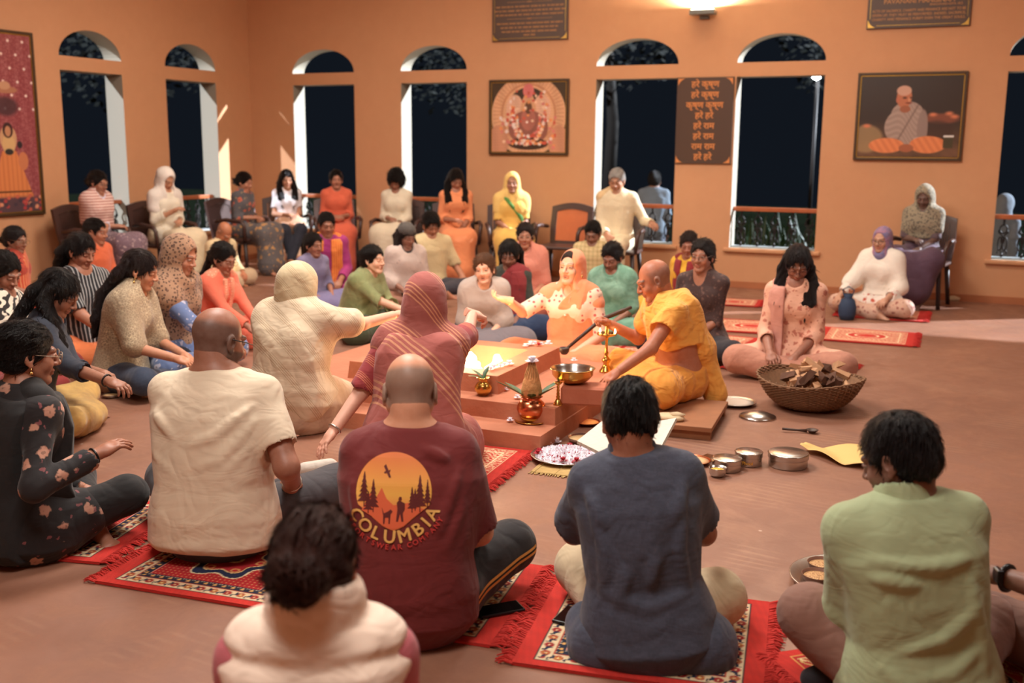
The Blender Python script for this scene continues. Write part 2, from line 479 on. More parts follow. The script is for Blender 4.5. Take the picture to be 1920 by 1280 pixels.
# ---------------------------------------------------------------- heads, hands, figures
HEADS = {}
def head_mesh(kind):
    """head-local: x right, y forward, z up, origin between the ears. kind = (eyes, mouth, build)"""
    if kind in HEADS: return HEADS[kind]
    eyes, mouth, build, res = kind
    m = build == 'm'
    F = Field()
    F.ell((0, -.018, .030), (.075, .094, .086), k=0)
    F.ell((0, .030, -.030), (.060 if m else .056, .062, .074), k=.03)
    jw = .052 if m else .042
    for s in (-1, 1):
        F.cap((s * jw, .004, -.045), (s * .020, .066, -.094), .021, .017, k=.022)
        F.ell((s * .036, .062, -.030), (.024, .022, .026), k=.02)
        F.cap((s * .012, .088, .024), (s * .042, .076, .026), .011 if m else .008, .009, k=.014)
    F.ell((0, .076, -.096), (.022 if m else .018, .018, .016), k=.02)
    for s in (-1, 1): F.ell((s * .031, .102, .004), (.018, .015, .011), k=.014, mode='s')
    F.cap((0, .090, .012), (0, .109, -.022), .007, .010, k=.010)
    F.ell((0, .108, -.026), (.012, .011, .010), k=.008)
    for s in (-1, 1):
        F.ell((s * .014, .098, -.029), (.009, .010, .008), k=.006)
        F.ell((s * .031, .0765, .002), (.0150, .0125, .0120), k=.004)
        F.chain([(s * .017, .088, .006), (s * .030, .0905, .0105), (s * .045, .082, .006)], [.0022, .0036, .0025], k=.005)
        F.ell((s * .079, -.008, -.004), (.008, .019, .031), k=.008)
        F.ell((s * .083, -.003, -.001), (.005, .010, .016), k=.004, mode='s')
        F.ell((s * .079, .002, -.034), (.007, .009, .010), k=.006)
    F.ell((0, .088, -.056), (.024, .012, .0075), k=.006)
    F.ell((0, .086, -.068), (.020, .012, .0080), k=.006)
    if mouth: F.ell((0, .101, -.062), (.016, .014, .0065 if mouth == 'open' else .0025), k=.004, mode='s')
    F.ell((0, -.030, -.050), (.052 if m else .046, .050, .045), k=.035)
    V, Q = F.mesh(res)
    V = relax(V, Q, 1)
    x, y, z = np.abs(V[:, 0]), V[:, 1], V[:, 2]
    sm = lambda d, w=.002: np.clip(.5 - d / w, 0, 1)
    ed = lambda cx, cy, cz, rx, rz: (np.sqrt(((x - cx) / rx) ** 2 + ((z - cz) / rz) ** 2) - 1) * min(rx, rz)
    fr = (y > .055)
    W = {}
    W['lip'] = (np.maximum(sm(ed(0, 0, -.055, .023, .006)), sm(ed(0, 0, -.068, .018, .007))) * fr)
    W['mouth'] = sm(ed(0, 0, -.062, .014, .0045 if mouth == 'open' else .0016)) * fr * (1 if mouth else .5)
    br = np.abs(z - (.0285 + .004 * np.sin(np.clip((x - .012) / .036, 0, 1) * PI * .9)))
    W['brow'] = sm(br - (.0042 if m else .003)) * ((x > .012) & (x < .050)) * fr
    if eyes == 'open':
        W['white'] = sm(ed(.031, 0, .003, .0130, .0042), .003) * fr
        W['iris'] = sm(ed(.031, 0, .003, .0058, .0046), .003) * fr
        W['lash'] = sm(np.abs(z - (.003 + .0046 * np.sqrt(np.clip(1 - ((x - .031) / .0150) ** 2, 0, 1)))) - .0012, .003) * ((x > .0155) & (x < .0465)) * fr
    else:
        W['white'] = W['iris'] = np.zeros(len(V))
        W['lash'] = sm(np.abs(z - (.000 - .0035 * np.sqrt(np.clip(1 - ((x - .031) / .0160) ** 2, 0, 1)))) - .0016, .003) * ((x > .015) & (x < .047)) * fr
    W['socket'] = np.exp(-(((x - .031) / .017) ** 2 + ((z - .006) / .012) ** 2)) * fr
    W['cheek'] = np.exp(-(((x - .040) / .018) ** 2 + ((z + .03) / .020) ** 2)) * fr
    W['stub'] = sm(-(np.where(y > .02, -1, 1) * .0 + np.minimum(.060 - z, np.minimum(z + .055 - np.clip(y + .02, 0, 1) * 1.0, .028 - y + (z - .03) * .1))), .02) * (x + .0 > 0)
    W['beard'] = sm(-(np.minimum(-.028 - z - np.clip(.055 - x, 0, 1) * .25 * (y > .03), y + .012)), .010) * (z > -.13)
    HEADS[kind] = (V, Q, W)
    return HEADS[kind]

HANDS = {}
def hand_mesh(curl=.35, spread=.25, point=False, res=.0045):
    """right hand: y along the fingers, z = back of the hand, thumb towards -x"""
    key = (curl, spread, point, res)
    if key in HANDS: return HANDS[key]
    F = Field()
    F.ell((0, .045, 0), (.037, .052, .0155), k=0)
    F.cap((-.022, .035, -.002), (-.028, .078, 0), .0135, .0125, k=.012)
    F.cap((.024, .030, -.002), (.028, .072, 0), .0125, .011, k=.012)
    F.cap((0, -.045, 0), (0, .03, 0), .027, .026, k=.02)
    fx = (-.029, -.010, .010, .028); ln = (.070, .078, .072, .056)
    for i in range(4):
        c = curl * (1 + .15 * i)
        if point and i == 0: c = .05
        if point and i > 0: c = max(c, .8)
        a = 0; p = V3(fx[i], .082 - abs(i - 1.2) * .005, 0); side = (i - 1.5) * spread * .28
        pts = [p]; L = ln[i]
        for seg, (fr, ca) in enumerate(((.42, .9), (.32, 1.1), (.26, .7))):
            a += c * ca
            p = p + L * fr * V3(math.sin(side) * math.cos(a), math.cos(side) * math.cos(a), -math.sin(a)); pts.append(p)
        F.chain(pts, [.0095 - .001 * (i == 3), .0088 - .001 * (i == 3), .0082 - .001 * (i == 3), .0070], k=.003)
    t0 = V3(-.026, .018, -.006); t1 = V3(-.050, .050, -.016); t2 = t1 + V3(-.012 + .016 * curl, .028, -.006); t3 = t2 + V3(-.003 + .022 * curl, .024, -.004)
    F.chain([t0, t1, t2, t3], [.016, .0125, .0108, .0085], k=.006)
    V, Q = F.mesh(res, lo=V3(-1, -.05, -1))
    V = relax(V, Q, 1)
    HANDS[key] = (V, Q)
    return HANDS[key]

HAIRS = {}
def hair_cap(kind, res):
    key = (kind, res)
    if key in HAIRS: return HAIRS[key]
    F = Field()
    th = {'under': .006, 'short': .012, 'thin': .004, 'thick': .022, 'curly': .045, 'side': .014}.get(kind, .012)
    F.ell((0, -.020, .033), (.077 + th * .7, .096 + th, .086 + th), k=0)
    if kind in ('short', 'thin', 'thick', 'mullet'):
        F.ell((0, -.045, -.020), (.073 + th * .5, .060 + th * .6, .060), k=.03)
        if kind == 'mullet': F.ell((0, -.082, -.075), (.058, .040, .050), k=.03)
        F.ell((0, .092, -.028), (.088, .078, .098), k=.012, mode='s')
        F.ell((0, .02, -.075), (.10, .062, .055), k=.012, mode='s')
        for s in (-1, 1): F.ell((s * .085, .006, -.012), (.024, .028, .034), k=.010, mode='s')
    elif kind == 'curly':
        F.ell((0, -.045, -.020), (.115, .095, .095), k=.03)
        F.ell((0, .100, -.032), (.066, .090, .095), k=.012, mode='s')
    else:
        F.ell((0, -.045, -.020), (.080, .062, .066), k=.03)
        F.ell((0, .094, -.030 if kind != 'under' else -.016), (.073, .078, .098), k=.012, mode='s')
        F.ell((0, .04, -.085), (.10, .062, .055), k=.012, mode='s')
        if kind in ('bun', 'lowbun'):
            c = (0, -.125, .035) if kind == 'bun' else (0, -.128, -.030)
            F.ell(c, (.042, .036, .040), k=.012)
        if kind == 'topbun':
            F.ell((0, -.118, .005), (.066, .050, .062), k=.02)
    amp = .004 if kind == 'curly' else 0.0 if kind == 'under' else .0016
    rs = np.random.RandomState(hash(kind) % 1000 if False else len(kind)); ph = rs.rand(6) * 6
    fq = 130 if kind != 'curly' else 90
    F.disp(lambda X, Y, Z: amp * (np.sin(X * fq + 5 * np.sin(Z * 22 + ph[0]) + 4 * np.sin(Y * 18 + ph[1])) + .6 * np.sin(X * fq * 1.9 + Y * 60 + ph[2] + 4 * np.sin(Z * 30))))
    V, Q = F.mesh(res)
    HAIRS[key] = (V, Q)
    return HAIRS[key]

def facing_vec(P, deg):
    c = np.array([-P[0], -P[1], 0.0]); c /= np.linalg.norm(c)
    r = np.array([-c[1], c[0], 0.0])       # screen right seen from the camera
    d = math.radians(deg)
    return c * math.cos(d) + r * math.sin(d)

TBL = {  # t, half width, half depth
    'm': ((-.22, .10, .09), (-.08, .165, .135), (.08, .172, .135), (.28, .158, .122), (.50, .168, .128), (.72, .180, .124), (.86, .152, .102), (.95, .105, .080), (1.02, .070, .060), (1.07, .03, .03)),
    'f': ((-.22, .10, .09), (-.08, .170, .140), (.08, .168, .135), (.30, .132, .108), (.50, .142, .110), (.72, .152, .110), (.86, .128, .088), (.95, .088, .068), (1.02, .058, .052), (1.07, .03, .03)),
}
PEOPLE = []
TIED = ('pony', 'braid', 'bun', 'lowbun', 'topbun')
class Person:
    def __init__(s, label, top, S=1.0, face=0, sex='f', pose='cross', ln=.06, lat=0.0, hface=None, hp=15, hroll=0, seat=0.0, line=None,
                 skin=(176, 116, 84), fat=1.0, eyes='open', mouth=None, near=0, wr=None, wl=None, knees=None, ankles=None, hand=None, group=None,
                 cat='person', at=None, twist=0.0, shw=1.0, bulge=.02, scalp=None, beard=None, browc=None):
        s.scalp, s.beard, s.browc = scalp, beard, browc
        s.label, s.sex, s.pose, s.skin, s.fat, s.near, s.group = label, sex, pose, skin, fat, near, group
        s.eyes, s.mouth = eyes, mouth
        s.h = (.013, .010, .0075, .0065)[near]; s.hres = (.0050, .0042, .0034, .0030)[near]
        pel = .105 * (1 if pose != 'kneel' else 2.0)
        hz = {'stand': .92, 'chair': .0}.get(pose, 0)
        if pose == 'chair': pel = .085
        if pose == 'stand': pel = .92
        HT = .66; lnh = math.hypot(ln, lat)
        rise = math.sqrt(HT * HT - lnh * lnh)
        ztop = seat + S * (pel + rise + .115)
        if line:
            Pt = at_y(*top, line[1]) if line[0] == 'y' else at_x(*top, line[1])
            S = max(.80, min(1.12, (Pt[2] - seat) / (pel + rise + .115)))
        elif at is not None:
            Pt = at_depth(*top, at); S = max(.80, min(1.15, (Pt[2] - seat) / (pel + rise + .115)))
        else: Pt = at_z(*top, ztop)
        s.S = S
        Fv = facing_vec(Pt, face); s.Fv = Fv
        Rv = np.array([Fv[1], -Fv[0], 0])
        base = Pt - Fv * ln * S - Rv * lat * S; base[2] = seat
        s.base = base
        s.rz = math.atan2(-Fv[0], Fv[1])
        s.depth = depth(Pt)
        # local joints
        s.P0 = V3(0, 0, pel * S)
        s.Hc = V3(lat * S, ln * S, S * (pel + rise))
        hd = facing_vec(Pt, face if hface is None else hface)
        hl = s.L(hd, vec=True)
        hp_, hr_ = math.radians(hp), math.radians(hroll)
        f0 = unit(V3(hl[0], hl[1], 0)); r0 = V3(f0[1], -f0[0], 0); u0 = V3(0, 0, 1)
        f1 = f0 * math.cos(hp_) - u0 * math.sin(hp_); u1 = u0 * math.cos(hp_) + f0 * math.sin(hp_)
        r2 = r0 * math.cos(hr_) - u1 * math.sin(hr_); u2 = u1 * math.cos(hr_) + r0 * math.sin(hr_)
        s.HR = np.stack([r2, f1, u2]); s.hs = .5 + .5 * S
        s.hs *= .97 if sex == 'f' else 1.0
        ax = unit(s.Hc - s.P0)
        s.N = s.Hc - ax * (.100 if sex == 'm' else .108) * S - V3(0, .018, 0) * S - (f1 - V3(0, 1, 0) * f1[1]) * 0
        s.a = unit(s.N - s.P0); s.LT = np.linalg.norm(s.N - s.P0)
        tw = math.radians(twist)
        rr = V3(math.cos(tw), math.sin(tw), 0)
        s.r = unit(rr - s.a * (rr @ s.a)); s.f = np.cross(s.a, s.r); s.bulge = bulge * S
        sw = (.158 if sex == 'm' else .140) * S * shw * (.6 + .4 * fat)
        s.SH = {q: s.N - s.a * (.082 if sex == 'm' else .084) * S + s.r * sw * q - s.f * .005 for q in (1, -1)}
        s.arm = {}
        dz = {'cross': ((.10, .27, .20), 0), 'kneel': ((.10, .30, .34), 0), 'chair': ((.09, .26, .20), 0), 'stand': ((.20, .05, .80), 0)}[pose][0]
        for q, w in ((1, wr), (-1, wl)):
            if w is None: W = V3(q * dz[0], dz[1], dz[2]) * S
            elif isinstance(w, str):
                W = {'lap': V3(q * .04, .27, .17), 'knee': V3(q * .27, .27, .23), 'chest': V3(q * .045, .24, pel + .30), 'belly': V3(q * .03, .24, pel + .18),
                     'floor': V3(q * .16, .44, .05), 'thigh': V3(q * .12, .32, .19), 'face': V3(q * .05, .20, pel + .48), 'arms': V3(-q * .10, .20, pel + .17)}[w] * S
            elif w[0] == 'px': W = s.L(at_depth(w[1], w[2], s.depth + w[3]))
            else: W = V3(*w) * S
            s.arm[q] = s.ik(q, W)
        s.handp = hand or {}
        hipx = .085 * S
        s.hip = {q: s.P0 + V3(q * hipx, .02 * S, 0) for q in (1, -1)}
        if pose == 'cross':
            K = {q: V3(q * .335, .26, .125) * S for q in (1, -1)}; A = {1: V3(-.09, .33, .050) * S, -1: V3(.07, .23, .062) * S}
        elif pose == 'kneel':
            K = {q: V3(q * .10, .38, .075) * S for q in (1, -1)}; A = {q: V3(q * .09, -.02, .06) * S for q in (1, -1)}
        elif pose == 'chair':
            K = {q: V3(q * .11, .42, .075 * S / S) * S for q in (1, -1)}; A = {q: V3(q * .10, .44, -seat / S + .08) * S for q in (1, -1)}
        else:
            K = {q: V3(q * .095, .02, .50) * S for q in (1, -1)}; A = {q: V3(q * .10, 0, .09) * S for q in (1, -1)}
        if knees: K = {q: (V3(*knees[q]) * S if knees[q][0] != 'px' else s.L(at_depth(knees[q][1], knees[q][2], s.depth + knees[q][3]))) for q in (1, -1)}
        if ankles: A = {q: V3(*ankles[q]) * S for q in (1, -1)}
        s.K, s.A = K, A
        s.parts = []
        s.floor = -seat + .003 if pose == 'chair' else .002
        s.rs = random.Random(label)
        s.seed = s.rs.randrange(9999)
        print('%-60s S=%.2f depth=%.1f base=(%.2f,%.2f) px=%s' % (label[:60], s.S, s.depth, base[0], base[1], np.round(s.px(base)).astype(int)))
    def px(s, P):
        d = np.array(P) - CAMP; k = d @ fw
        return np.array([960 + FPX * (d @ rt) / k, 640 - FPX * (d @ up) / k])
    def L(s, P, vec=False):
        P = np.array(P, float)
        if not vec: P = P - s.base
        Rv = np.array([s.Fv[1], -s.Fv[0], 0])
        return V3(P @ Rv, P @ s.Fv, P[2])
    def ik(s, q, W):
        S = s.S; A = s.SH[q]; u, l = .285 * S, .255 * S
        v = W - A; d = np.linalg.norm(v); mx = (u + l) * .985
        if d > mx: W = A + v / d * mx; d = mx; v = W - A
        n = v / d
        x = (u * u - l * l + d * d) / (2 * d); hgt = math.sqrt(max(u * u - x * x, 0))
        pole = V3(q * .38, -.32, -.80)
        pole = unit(pole - n * (pole @ n))
        E = A + n * x + pole * hgt
        return A, E, W
    def toH(s, V):   # head-local verts -> body local
        return s.Hc + (V * s.hs) @ s.HR
    def hp3(s, x, y, z): return s.Hc + s.hs * (x * s.HR[0] + y * s.HR[1] + z * s.HR[2])
    def torso(s, F, infl=0.0, lo=-9, hi=9, k=.03, mode='u', scale=1.0, extra=None, bell=0.0):
        T = np.array(TBL[s.sex]); t = T[:, 0]; S = s.S
        rx = T[:, 1] * S * s.fat * scale + infl; ry = T[:, 2] * S * (.4 + .6 * s.fat) * scale + infl
        if s.fat > 1.12: ry = ry + .03 * np.exp(-((t - .25) / .25) ** 2) * S
        if bell: rx = rx + bell * np.clip((.25 - t) / .4, 0, 1); ry = ry + bell * np.clip((.25 - t) / .4, 0, 1)
        P0, a, r, f, L, b = s.P0, s.a, s.r, s.f, s.LT, s.bulge
        def fn(X, Y, Z):
            px, py, pz = X - P0[0], Y - P0[1], Z - P0[2]
            tt = (px * a[0] + py * a[1] + pz * a[2]) / L
            tc = np.clip(tt, 0, 1)
            x = px * r[0] + py * r[1] + pz * r[2]; y = px * f[0] + py * f[1] + pz * f[2] + b * np.sin(tc * PI)
            rX = np.interp(tt, t, rx).astype(np.float32); rY = np.interp(tt, t, ry).astype(np.float32)
            q = (np.abs(x / rX) ** 2.3 + np.abs(y / rY) ** 2.3) ** (1 / 2.3)
            d = (q - 1) * np.minimum(rX, rY)
            d = np.maximum(d, (t[0] - tt) * L); d = np.maximum(d, (tt - t[-1] - infl / L * .5) * L)
            if lo > -5: d = np.maximum(d, (lo - tt) * L)
            if hi < 5: d = np.maximum(d, (tt - hi) * L)
            if extra is not None: d = np.maximum(d, extra(x, y, tt, px, py, pz))
            return d
        R = max(rx.max(), ry.max()) + .03
        A = P0 + a * L * max(t[0], lo); B = P0 + a * L * min(t[-1] + .05, hi)
        F.gen(fn, np.minimum(A, B) - R, np.maximum(A, B) + R, k, mode)
        if s.sex == 'f' and mode == 'u' and hi > .8 and extra is None and lo < .5:
            for q in (1, -1):
                F.ell(s.at(q * .068, .100 - .01, .66), V3(.050, .038, .052) * S * s.fat + infl, k=.06)
    def at(s, x, y, t):
        """point in torso frame: x right, y forward (metres * S), t along the spine"""
        return s.P0 + s.a * s.LT * t + s.r * x * s.S + s.f * (y * s.S - s.bulge * math.sin(max(0, min(1, t)) * PI))
    def shoulders(s, F, infl, r=.058, k=.035):
        for q in (1, -1): F.cap(s.N - s.a * .040 * s.S, s.SH[q], (r - .002) * s.S + infl, (r - .010) * s.S + infl, k=k + .01)
    def armchain(s, F, q, infl, end=2.0, k=.02, cut=True, flare=0.0):
        A, E, W = s.arm[q]; S = s.S; m = 1.0 if s.sex == 'm' else .88; m *= (.6 + .4 * s.fat)
        ra, re, rw = .049 * m * S + infl, .040 * m * S + infl, .029 * m * S + infl
        if end <= 1:
            p = A + (E - A) * end; rp = ra + (re - ra) * end + flare
            F.cap(A, p, ra, rp, k=k); d = unit(E - A)
        else:
            F.cap(A, E, ra, re, k=k); p = E + (W - E) * (end - 1); rp = re + (rw - re) * (end - 1) + flare
            F.cap(E, p, re, rp, k=k); d = unit(W - E)
        if cut: F.cap(p + d * rp * .55, p + d * (rp + .03), rp * .98, rp * 1.25, k=.004, mode='s')
    def legs(s, F, infl, k=.03, loose=0.0, to=1.0, hipk=.05):
        S = s.S; m = (.6 + .4 * s.fat)
        F.ell(s.P0 + V3(0, 0, .0), V3(.165, .125, .105) * S * m + infl, k=0)
        if infl > 0: s.torso(F, infl - .004, lo=-.3, hi=.10, k=.02)
        for q in (1, -1):
            F.cap(s.hip[q], s.K[q], .088 * S * m + infl, .060 * S * m + infl + loose * .5, k=hipk)
            A = s.K[q] + (s.A[q] - s.K[q]) * to
            F.cap(s.K[q], A, .058 * S * m + infl + loose * .6, .040 * S + infl + loose, k=k)
    def body(s):
        F = Field(); S = s.S
        F.cap(s.N - s.a * .03, s.Hc - s.HR[2] * .060 * S - s.HR[1] * .018 * S, (.064 if s.sex == 'm' else .050) * S * (.5 + .5 * s.fat), (.054 if s.sex == 'm' else .043) * s.hs, k=.02)
        F.cap(s.N - s.a * .03 - s.f * .012 * S, s.hp3(0, -.030, -.045), (.060 if s.sex == 'm' else .048) * S * (.5 + .5 * s.fat), (.051 if s.sex == 'm' else .045) * s.hs, k=.03)
        s.torso(F); s.shoulders(F, -.006)
        for q in (1, -1): s.armchain(F, q, 0, 1.93, cut=False)
        s.legs(F, 0)
        for q in (1, -1):
            A = s.A[q]; sh = unit(A - s.K[q])
            if s.pose in ('chair', 'stand'): fd = V3(q * .15, 1, -.12)
            elif s.pose == 'kneel': fd = V3(0, -1, -.1)
            else: fd = unit(V3(-q * .75, .15, 0) + sh * .6)
            fd = unit(fd); z0 = s.floor
            sd = unit(np.cross(fd, V3(0, 0, 1)))
            hl = A - fd * .025 * S + V3(0, 0, -.03) * S; ball = A + fd * .125 * S + V3(0, 0, -.045) * S
            F.cap(A, hl, .036 * S, .030 * S, k=.02); F.cap(A + fd * .02, ball, .034 * S, .020 * S, k=.025); F.cap(hl, ball, .024 * S, .020 * S, k=.02)
            F.cap(ball - sd * .024 * S, ball + sd * .024 * S, .018 * S, k=.015)
            for i in range(5):
                o = (i - 2) * .015 * S * (1 if q > 0 else -1)
                F.cap(ball + sd * o, ball + sd * o * 1.1 + fd * (.040 - .004 * i) * S, .0095 * S, .0085 * S, k=.004)
        F.plane((0, 0, s.floor), (0, 0, -1))
        V, Q = F.mesh(s.h)
        V = relax(V, Q, 1)
        sk = np.array(lin(s.skin)); n0 = len(V)
        C = np.tile(sk, (len(V), 1))
        HV, HQ, HW = head_mesh((s.eyes, s.mouth, s.sex, s.hres))
        hc = np.tile(sk, (len(HV), 1))
        def bl(w, c, a=1.0):
            nonlocal hc
            w = (w * a)[:, None]; hc = hc * (1 - w) + np.array(c) * w
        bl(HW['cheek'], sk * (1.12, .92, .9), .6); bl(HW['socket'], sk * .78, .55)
        if getattr(s, 'scalp', None) is not None: bl(HW['stub'], lin(s.scalp), .75)
        if getattr(s, 'beard', None) is not None: bl(HW['beard'], lin(s.beard), .85)
        bl(HW['lip'], sk * (1.0, .62, .62) if s.sex == 'f' else sk * (.85, .66, .64), .85)
        bl(HW['mouth'], (.05, .012, .012), .85); bl(HW['brow'], sk * .15 if getattr(s, 'browc', None) is None else lin(s.browc), .8)
        bl(HW['white'], (.34, .31, .28)); bl(HW['iris'], (.02, .012, .008)); bl(HW['lash'], (.015, .01, .008) if s.skin[0] < 200 else sk * .28, .85 if s.skin[0] < 200 else .7)
        if getattr(s, 'bindi', False):
            w = np.clip(1.5 - np.hypot(HV[:, 0], HV[:, 2] - .036) / .004, 0, 1) * (HV[:, 1] > .05); bl(w, (.25, .01, .01))
        Vs, Qs, Cs = [V, s.toH(HV)], [Q, HQ + n0], [C, hc]; n = n0 + len(HV)
        for q in (1, -1):
            A, E, W = s.arm[q]; hpz = s.handp.get(q, {})
            fd = unit(W - E) if 'dir' not in hpz else unit(s.L(rt * hpz['dir'][0] + V3(0, 0, 1) * hpz['dir'][1] + V3(fw[0], fw[1], 0) * hpz['dir'][2], vec=True))
            nn = V3(*hpz.get('back', (q * .25, .15, 1))); nn = unit(nn - fd * (nn @ fd)); xx = np.cross(fd, nn)
            HV2, HQ2 = hand_mesh(hpz.get('curl', .45), hpz.get('spread', .3), hpz.get('point', False), (.006, .005, .0042, .0038)[s.near])
            m = (1.0 if s.sex == 'm' else .90) * S
            vv = HV2 * m * (V3(1, 1, 1) if q > 0 else V3(-1, 1, 1))
            P = W + vv[:, :1] * xx + vv[:, 1:2] * fd + vv[:, 2:] * nn
            qq = HQ2 if q > 0 else HQ2[:, ::-1]
            Vs.append(P); Qs.append(qq + n); Cs.append(np.tile(sk * (1.0, .97, .95), (len(P), 1))); n += len(P)
        V = np.concatenate(Vs)
        V[:, 2] = np.maximum(V[:, 2], s.floor)
        me = mesh_np('person', V, np.concatenate(Qs), col=np.concatenate(Cs))
        o = link('person', me, None, skin_mat())
        o.location = s.base; o.rotation_euler = (0, 0, s.rz)
        tag(o, s.label, 'person', s.group)
        s.o = o
        PEOPLE.append(s)
        return s
    def cloth(s, name, F, mat, h=None, rel=1, fold=.004, ff=14, st=(1, 1, .5), clip=True, label=None):
        if fold: F.disp(ridge(s.seed + len(s.parts), ff, fold, st))
        if clip: F.plane((0, 0, s.floor), (0, 0, -1))
        V, Q = F.mesh(h or s.h)
        if len(V) == 0: print('EMPTY', name, s.label); return None
        if rel: V = relax(V, Q, rel)
        o = link(name, mesh_np(name, V, Q), s.o, mat)
        s.parts.append(name)
        if label: o['label'] = label
        return o
    # --- garments
    def top(s, mat, sleeve=.6, infl=.013, hem=-.25, name='shirt', lap=0.0, fold=.004, flare=.006, bell=.012, neck=1.0, ff=13, cr=None):
        F = Field()
        if sleeve > 0:
            for q in (1, -1): s.armchain(F, q, infl * (.9 if sleeve <= 1 else .75), sleeve, flare=flare)
        s.torso(F, infl, lo=hem, hi=.985 + .01 * neck, k=.035, bell=bell); s.shoulders(F, infl * .7)
        if lap:
            S = s.S
            for q in (1, -1): F.cap(s.hip[q], s.hip[q] + (s.K[q] - s.hip[q]) * lap, .098 * S + infl, .085 * S + infl, k=.07)
        if cr: s.creases(F, infl, cr)
        # neckline
        nd = {1.0: .05, 0.0: .075, -1.0: .11}.get(neck, .05)
        F.ell(s.at(0, .055, 1.00), V3(.052, .06, nd) * s.S, k=.008, mode='s')
        return s.cloth(name, F, mat, fold=fold, ff=ff)
    def pants(s, mat, infl=.012, loose=.01, name='trousers', to=.93, fold=.004, k=.03):
        F = Field(); s.legs(F, infl, k=k, loose=loose, to=to)
        return s.cloth(name, F, mat, fold=fold)
    def skirt(s, mat, infl=.02, name='skirt', fold=.006, k=.12, loose=.03, to=.95):
        F = Field(); s.legs(F, infl, k=k, loose=loose, to=to, hipk=.10)
        S = s.S
        if s.pose == 'cross': F.ell(V3(0, .20, .07) * S, V3(.26, .17, .075) * S, k=.10)
        if s.pose == 'kneel': F.ell(V3(0, .12, .12) * S, V3(.23, .34, .15) * S, k=.10)
        if s.pose == 'chair':
            F.cap(V3(0, .05, 0), V3(0, .40 * S, .0), .11 * S, .10 * S, k=.10)
            F.cap(V3(0, .42 * S, .0), V3(0, .45 * S, s.floor + .16), .11 * S, .17 * S, k=.10)
        return s.cloth(name, F, mat, fold=fold, ff=18, st=(1, 1, .35))
    def headscarf(s, mat, name='headscarf', open_=0, puff=.0, drape=1.0, back=0.0, fold=.005, fc=None, chest=True):
        F = Field(); S = s.S; g = s.hs; H = lambda x, y, z: s.hp3(x, y, z)
        F.ell(H(0, -.024, .030), V3(.100 + puff, .122 + puff, .110 + puff * .6) * g, R=s.HR, k=0)
        F.ell(H(0, -.030, -.055), V3(.088 + puff, .092 + puff, .105) * g, R=s.HR, k=.05)
        F.cap(H(0, -.03, -.08), s.N - s.a * .03 * S, (.088 + puff) * S, .12 * S, k=.06)
        if chest:
            s.torso(F, .024, lo=.55 if not back else back, k=.06)
            for q in (1, -1): F.cap(s.N - s.a * .04 * S, s.SH[q], .082 * S, .074 * S, k=.05)
        if drape:
            for q in (1, -1):
                A, E, W = s.arm[q]; F.cap(A, A + (E - A) * .5 * drape, .074 * S, .078 * S, k=.05)
        F.ell(H(0, .118, -.016), V3(.066, .105, .104) * g, R=s.HR, k=.012, mode='s')
        if open_: F.cap(H(0, .10, -.06), s.at(0, .17, .70), .05 * S, .07 * S * open_, k=.02, mode='s')
        return s.cloth(name, F, mat, fold=fold, ff=17, st=(1, 1, .6))
    def shawl(s, mat, name='shawl', infl=.032, lo=.25, arms=.8, fold=.007, wide=.0, front=None, k=.06):
        F = Field(); S = s.S
        s.torso(F, infl, lo=lo, k=k, scale=1.0)
        for q in (1, -1):
            F.cap(s.N - s.a * .03 * S, s.SH[q], .085 * S, .082 * S, k=.05)
            A, E, W = s.arm[q]
            if arms > 0: F.cap(A, A + (E - A) * min(arms, 1), .080 * S, .078 * S + wide, k=k)
            if arms > 1: F.cap(E, E + (W - E) * (arms - 1), .070 * S + wide, .062 * S + wide, k=k)
        F.ell(s.at(0, .08, 1.02), V3(.062, .085, .075) * S, k=.012, mode='s')
        return s.cloth(name, F, mat, fold=fold, ff=16)
    def sash(s, mat, q=1, w=.095, infl=.024, name='pallu', fold=.004, ang=38, off=0.0, below=False):
        """cloth passing over shoulder q and across the chest"""
        infl += .008 if s.sex == 'f' else 0
        F = Field(); S = s.S; an = math.radians(ang); c, sn = math.cos(an), math.sin(an); L = s.LT
        def ex(x, y, tt, px, py, pz):
            u = (x * q - .085 * S) * c - (tt - .9) * L * sn + off * S
            return (-u if below else np.abs(u)) - w * S
        s.torso(F, infl, lo=-.05, hi=1.05, extra=ex, k=0)
        F.cap(s.N - s.a * .035 * S + s.r * q * .045 * S, s.SH[q] + s.a * .012, .066 * S, .064 * S, k=.03)
        return s.cloth(name, F, mat, fold=fold, ff=22)
    def strips(s, mat, qs=(1, -1), w=.04, x0=.085, lo=.1, infl=.028, name='dupatta', fold=.004, back=True):
        infl += .016 if s.sex == 'f' else 0
        F = Field(); S = s.S
        for q in qs:
            def ex(x, y, tt, px, py, pz, q=q):
                d = np.abs(x - q * x0 * S) - w * S
                return d if back else np.maximum(d, -y - .02)
            s.torso(F, infl, lo=lo, hi=.93, extra=ex, k=.005)
            F.cap(s.N - s.a * .03 * S + s.r * q * .055 * S, s.N - s.a * .045 * S + s.r * q * .11 * S, .064 * S, .060 * S, k=.02)
        return s.cloth(name, F, mat, fold=fold, ff=24)
    def surf(s, x, t, infl, side=-1):
        T = np.array(TBL[s.sex]); S = s.S
        rx = np.interp(t, T[:, 0], T[:, 1]) * S * s.fat + infl; ry = np.interp(t, T[:, 0], T[:, 2]) * S * (.4 + .6 * s.fat) + infl
        y = ry * max(0, 1 - abs(x * S / rx) ** 2.3) ** (1 / 2.3)
        return s.P0 + s.a * s.LT * t + s.r * x * S + s.f * (side * y - s.bulge * math.sin(max(0, min(1, t)) * PI))
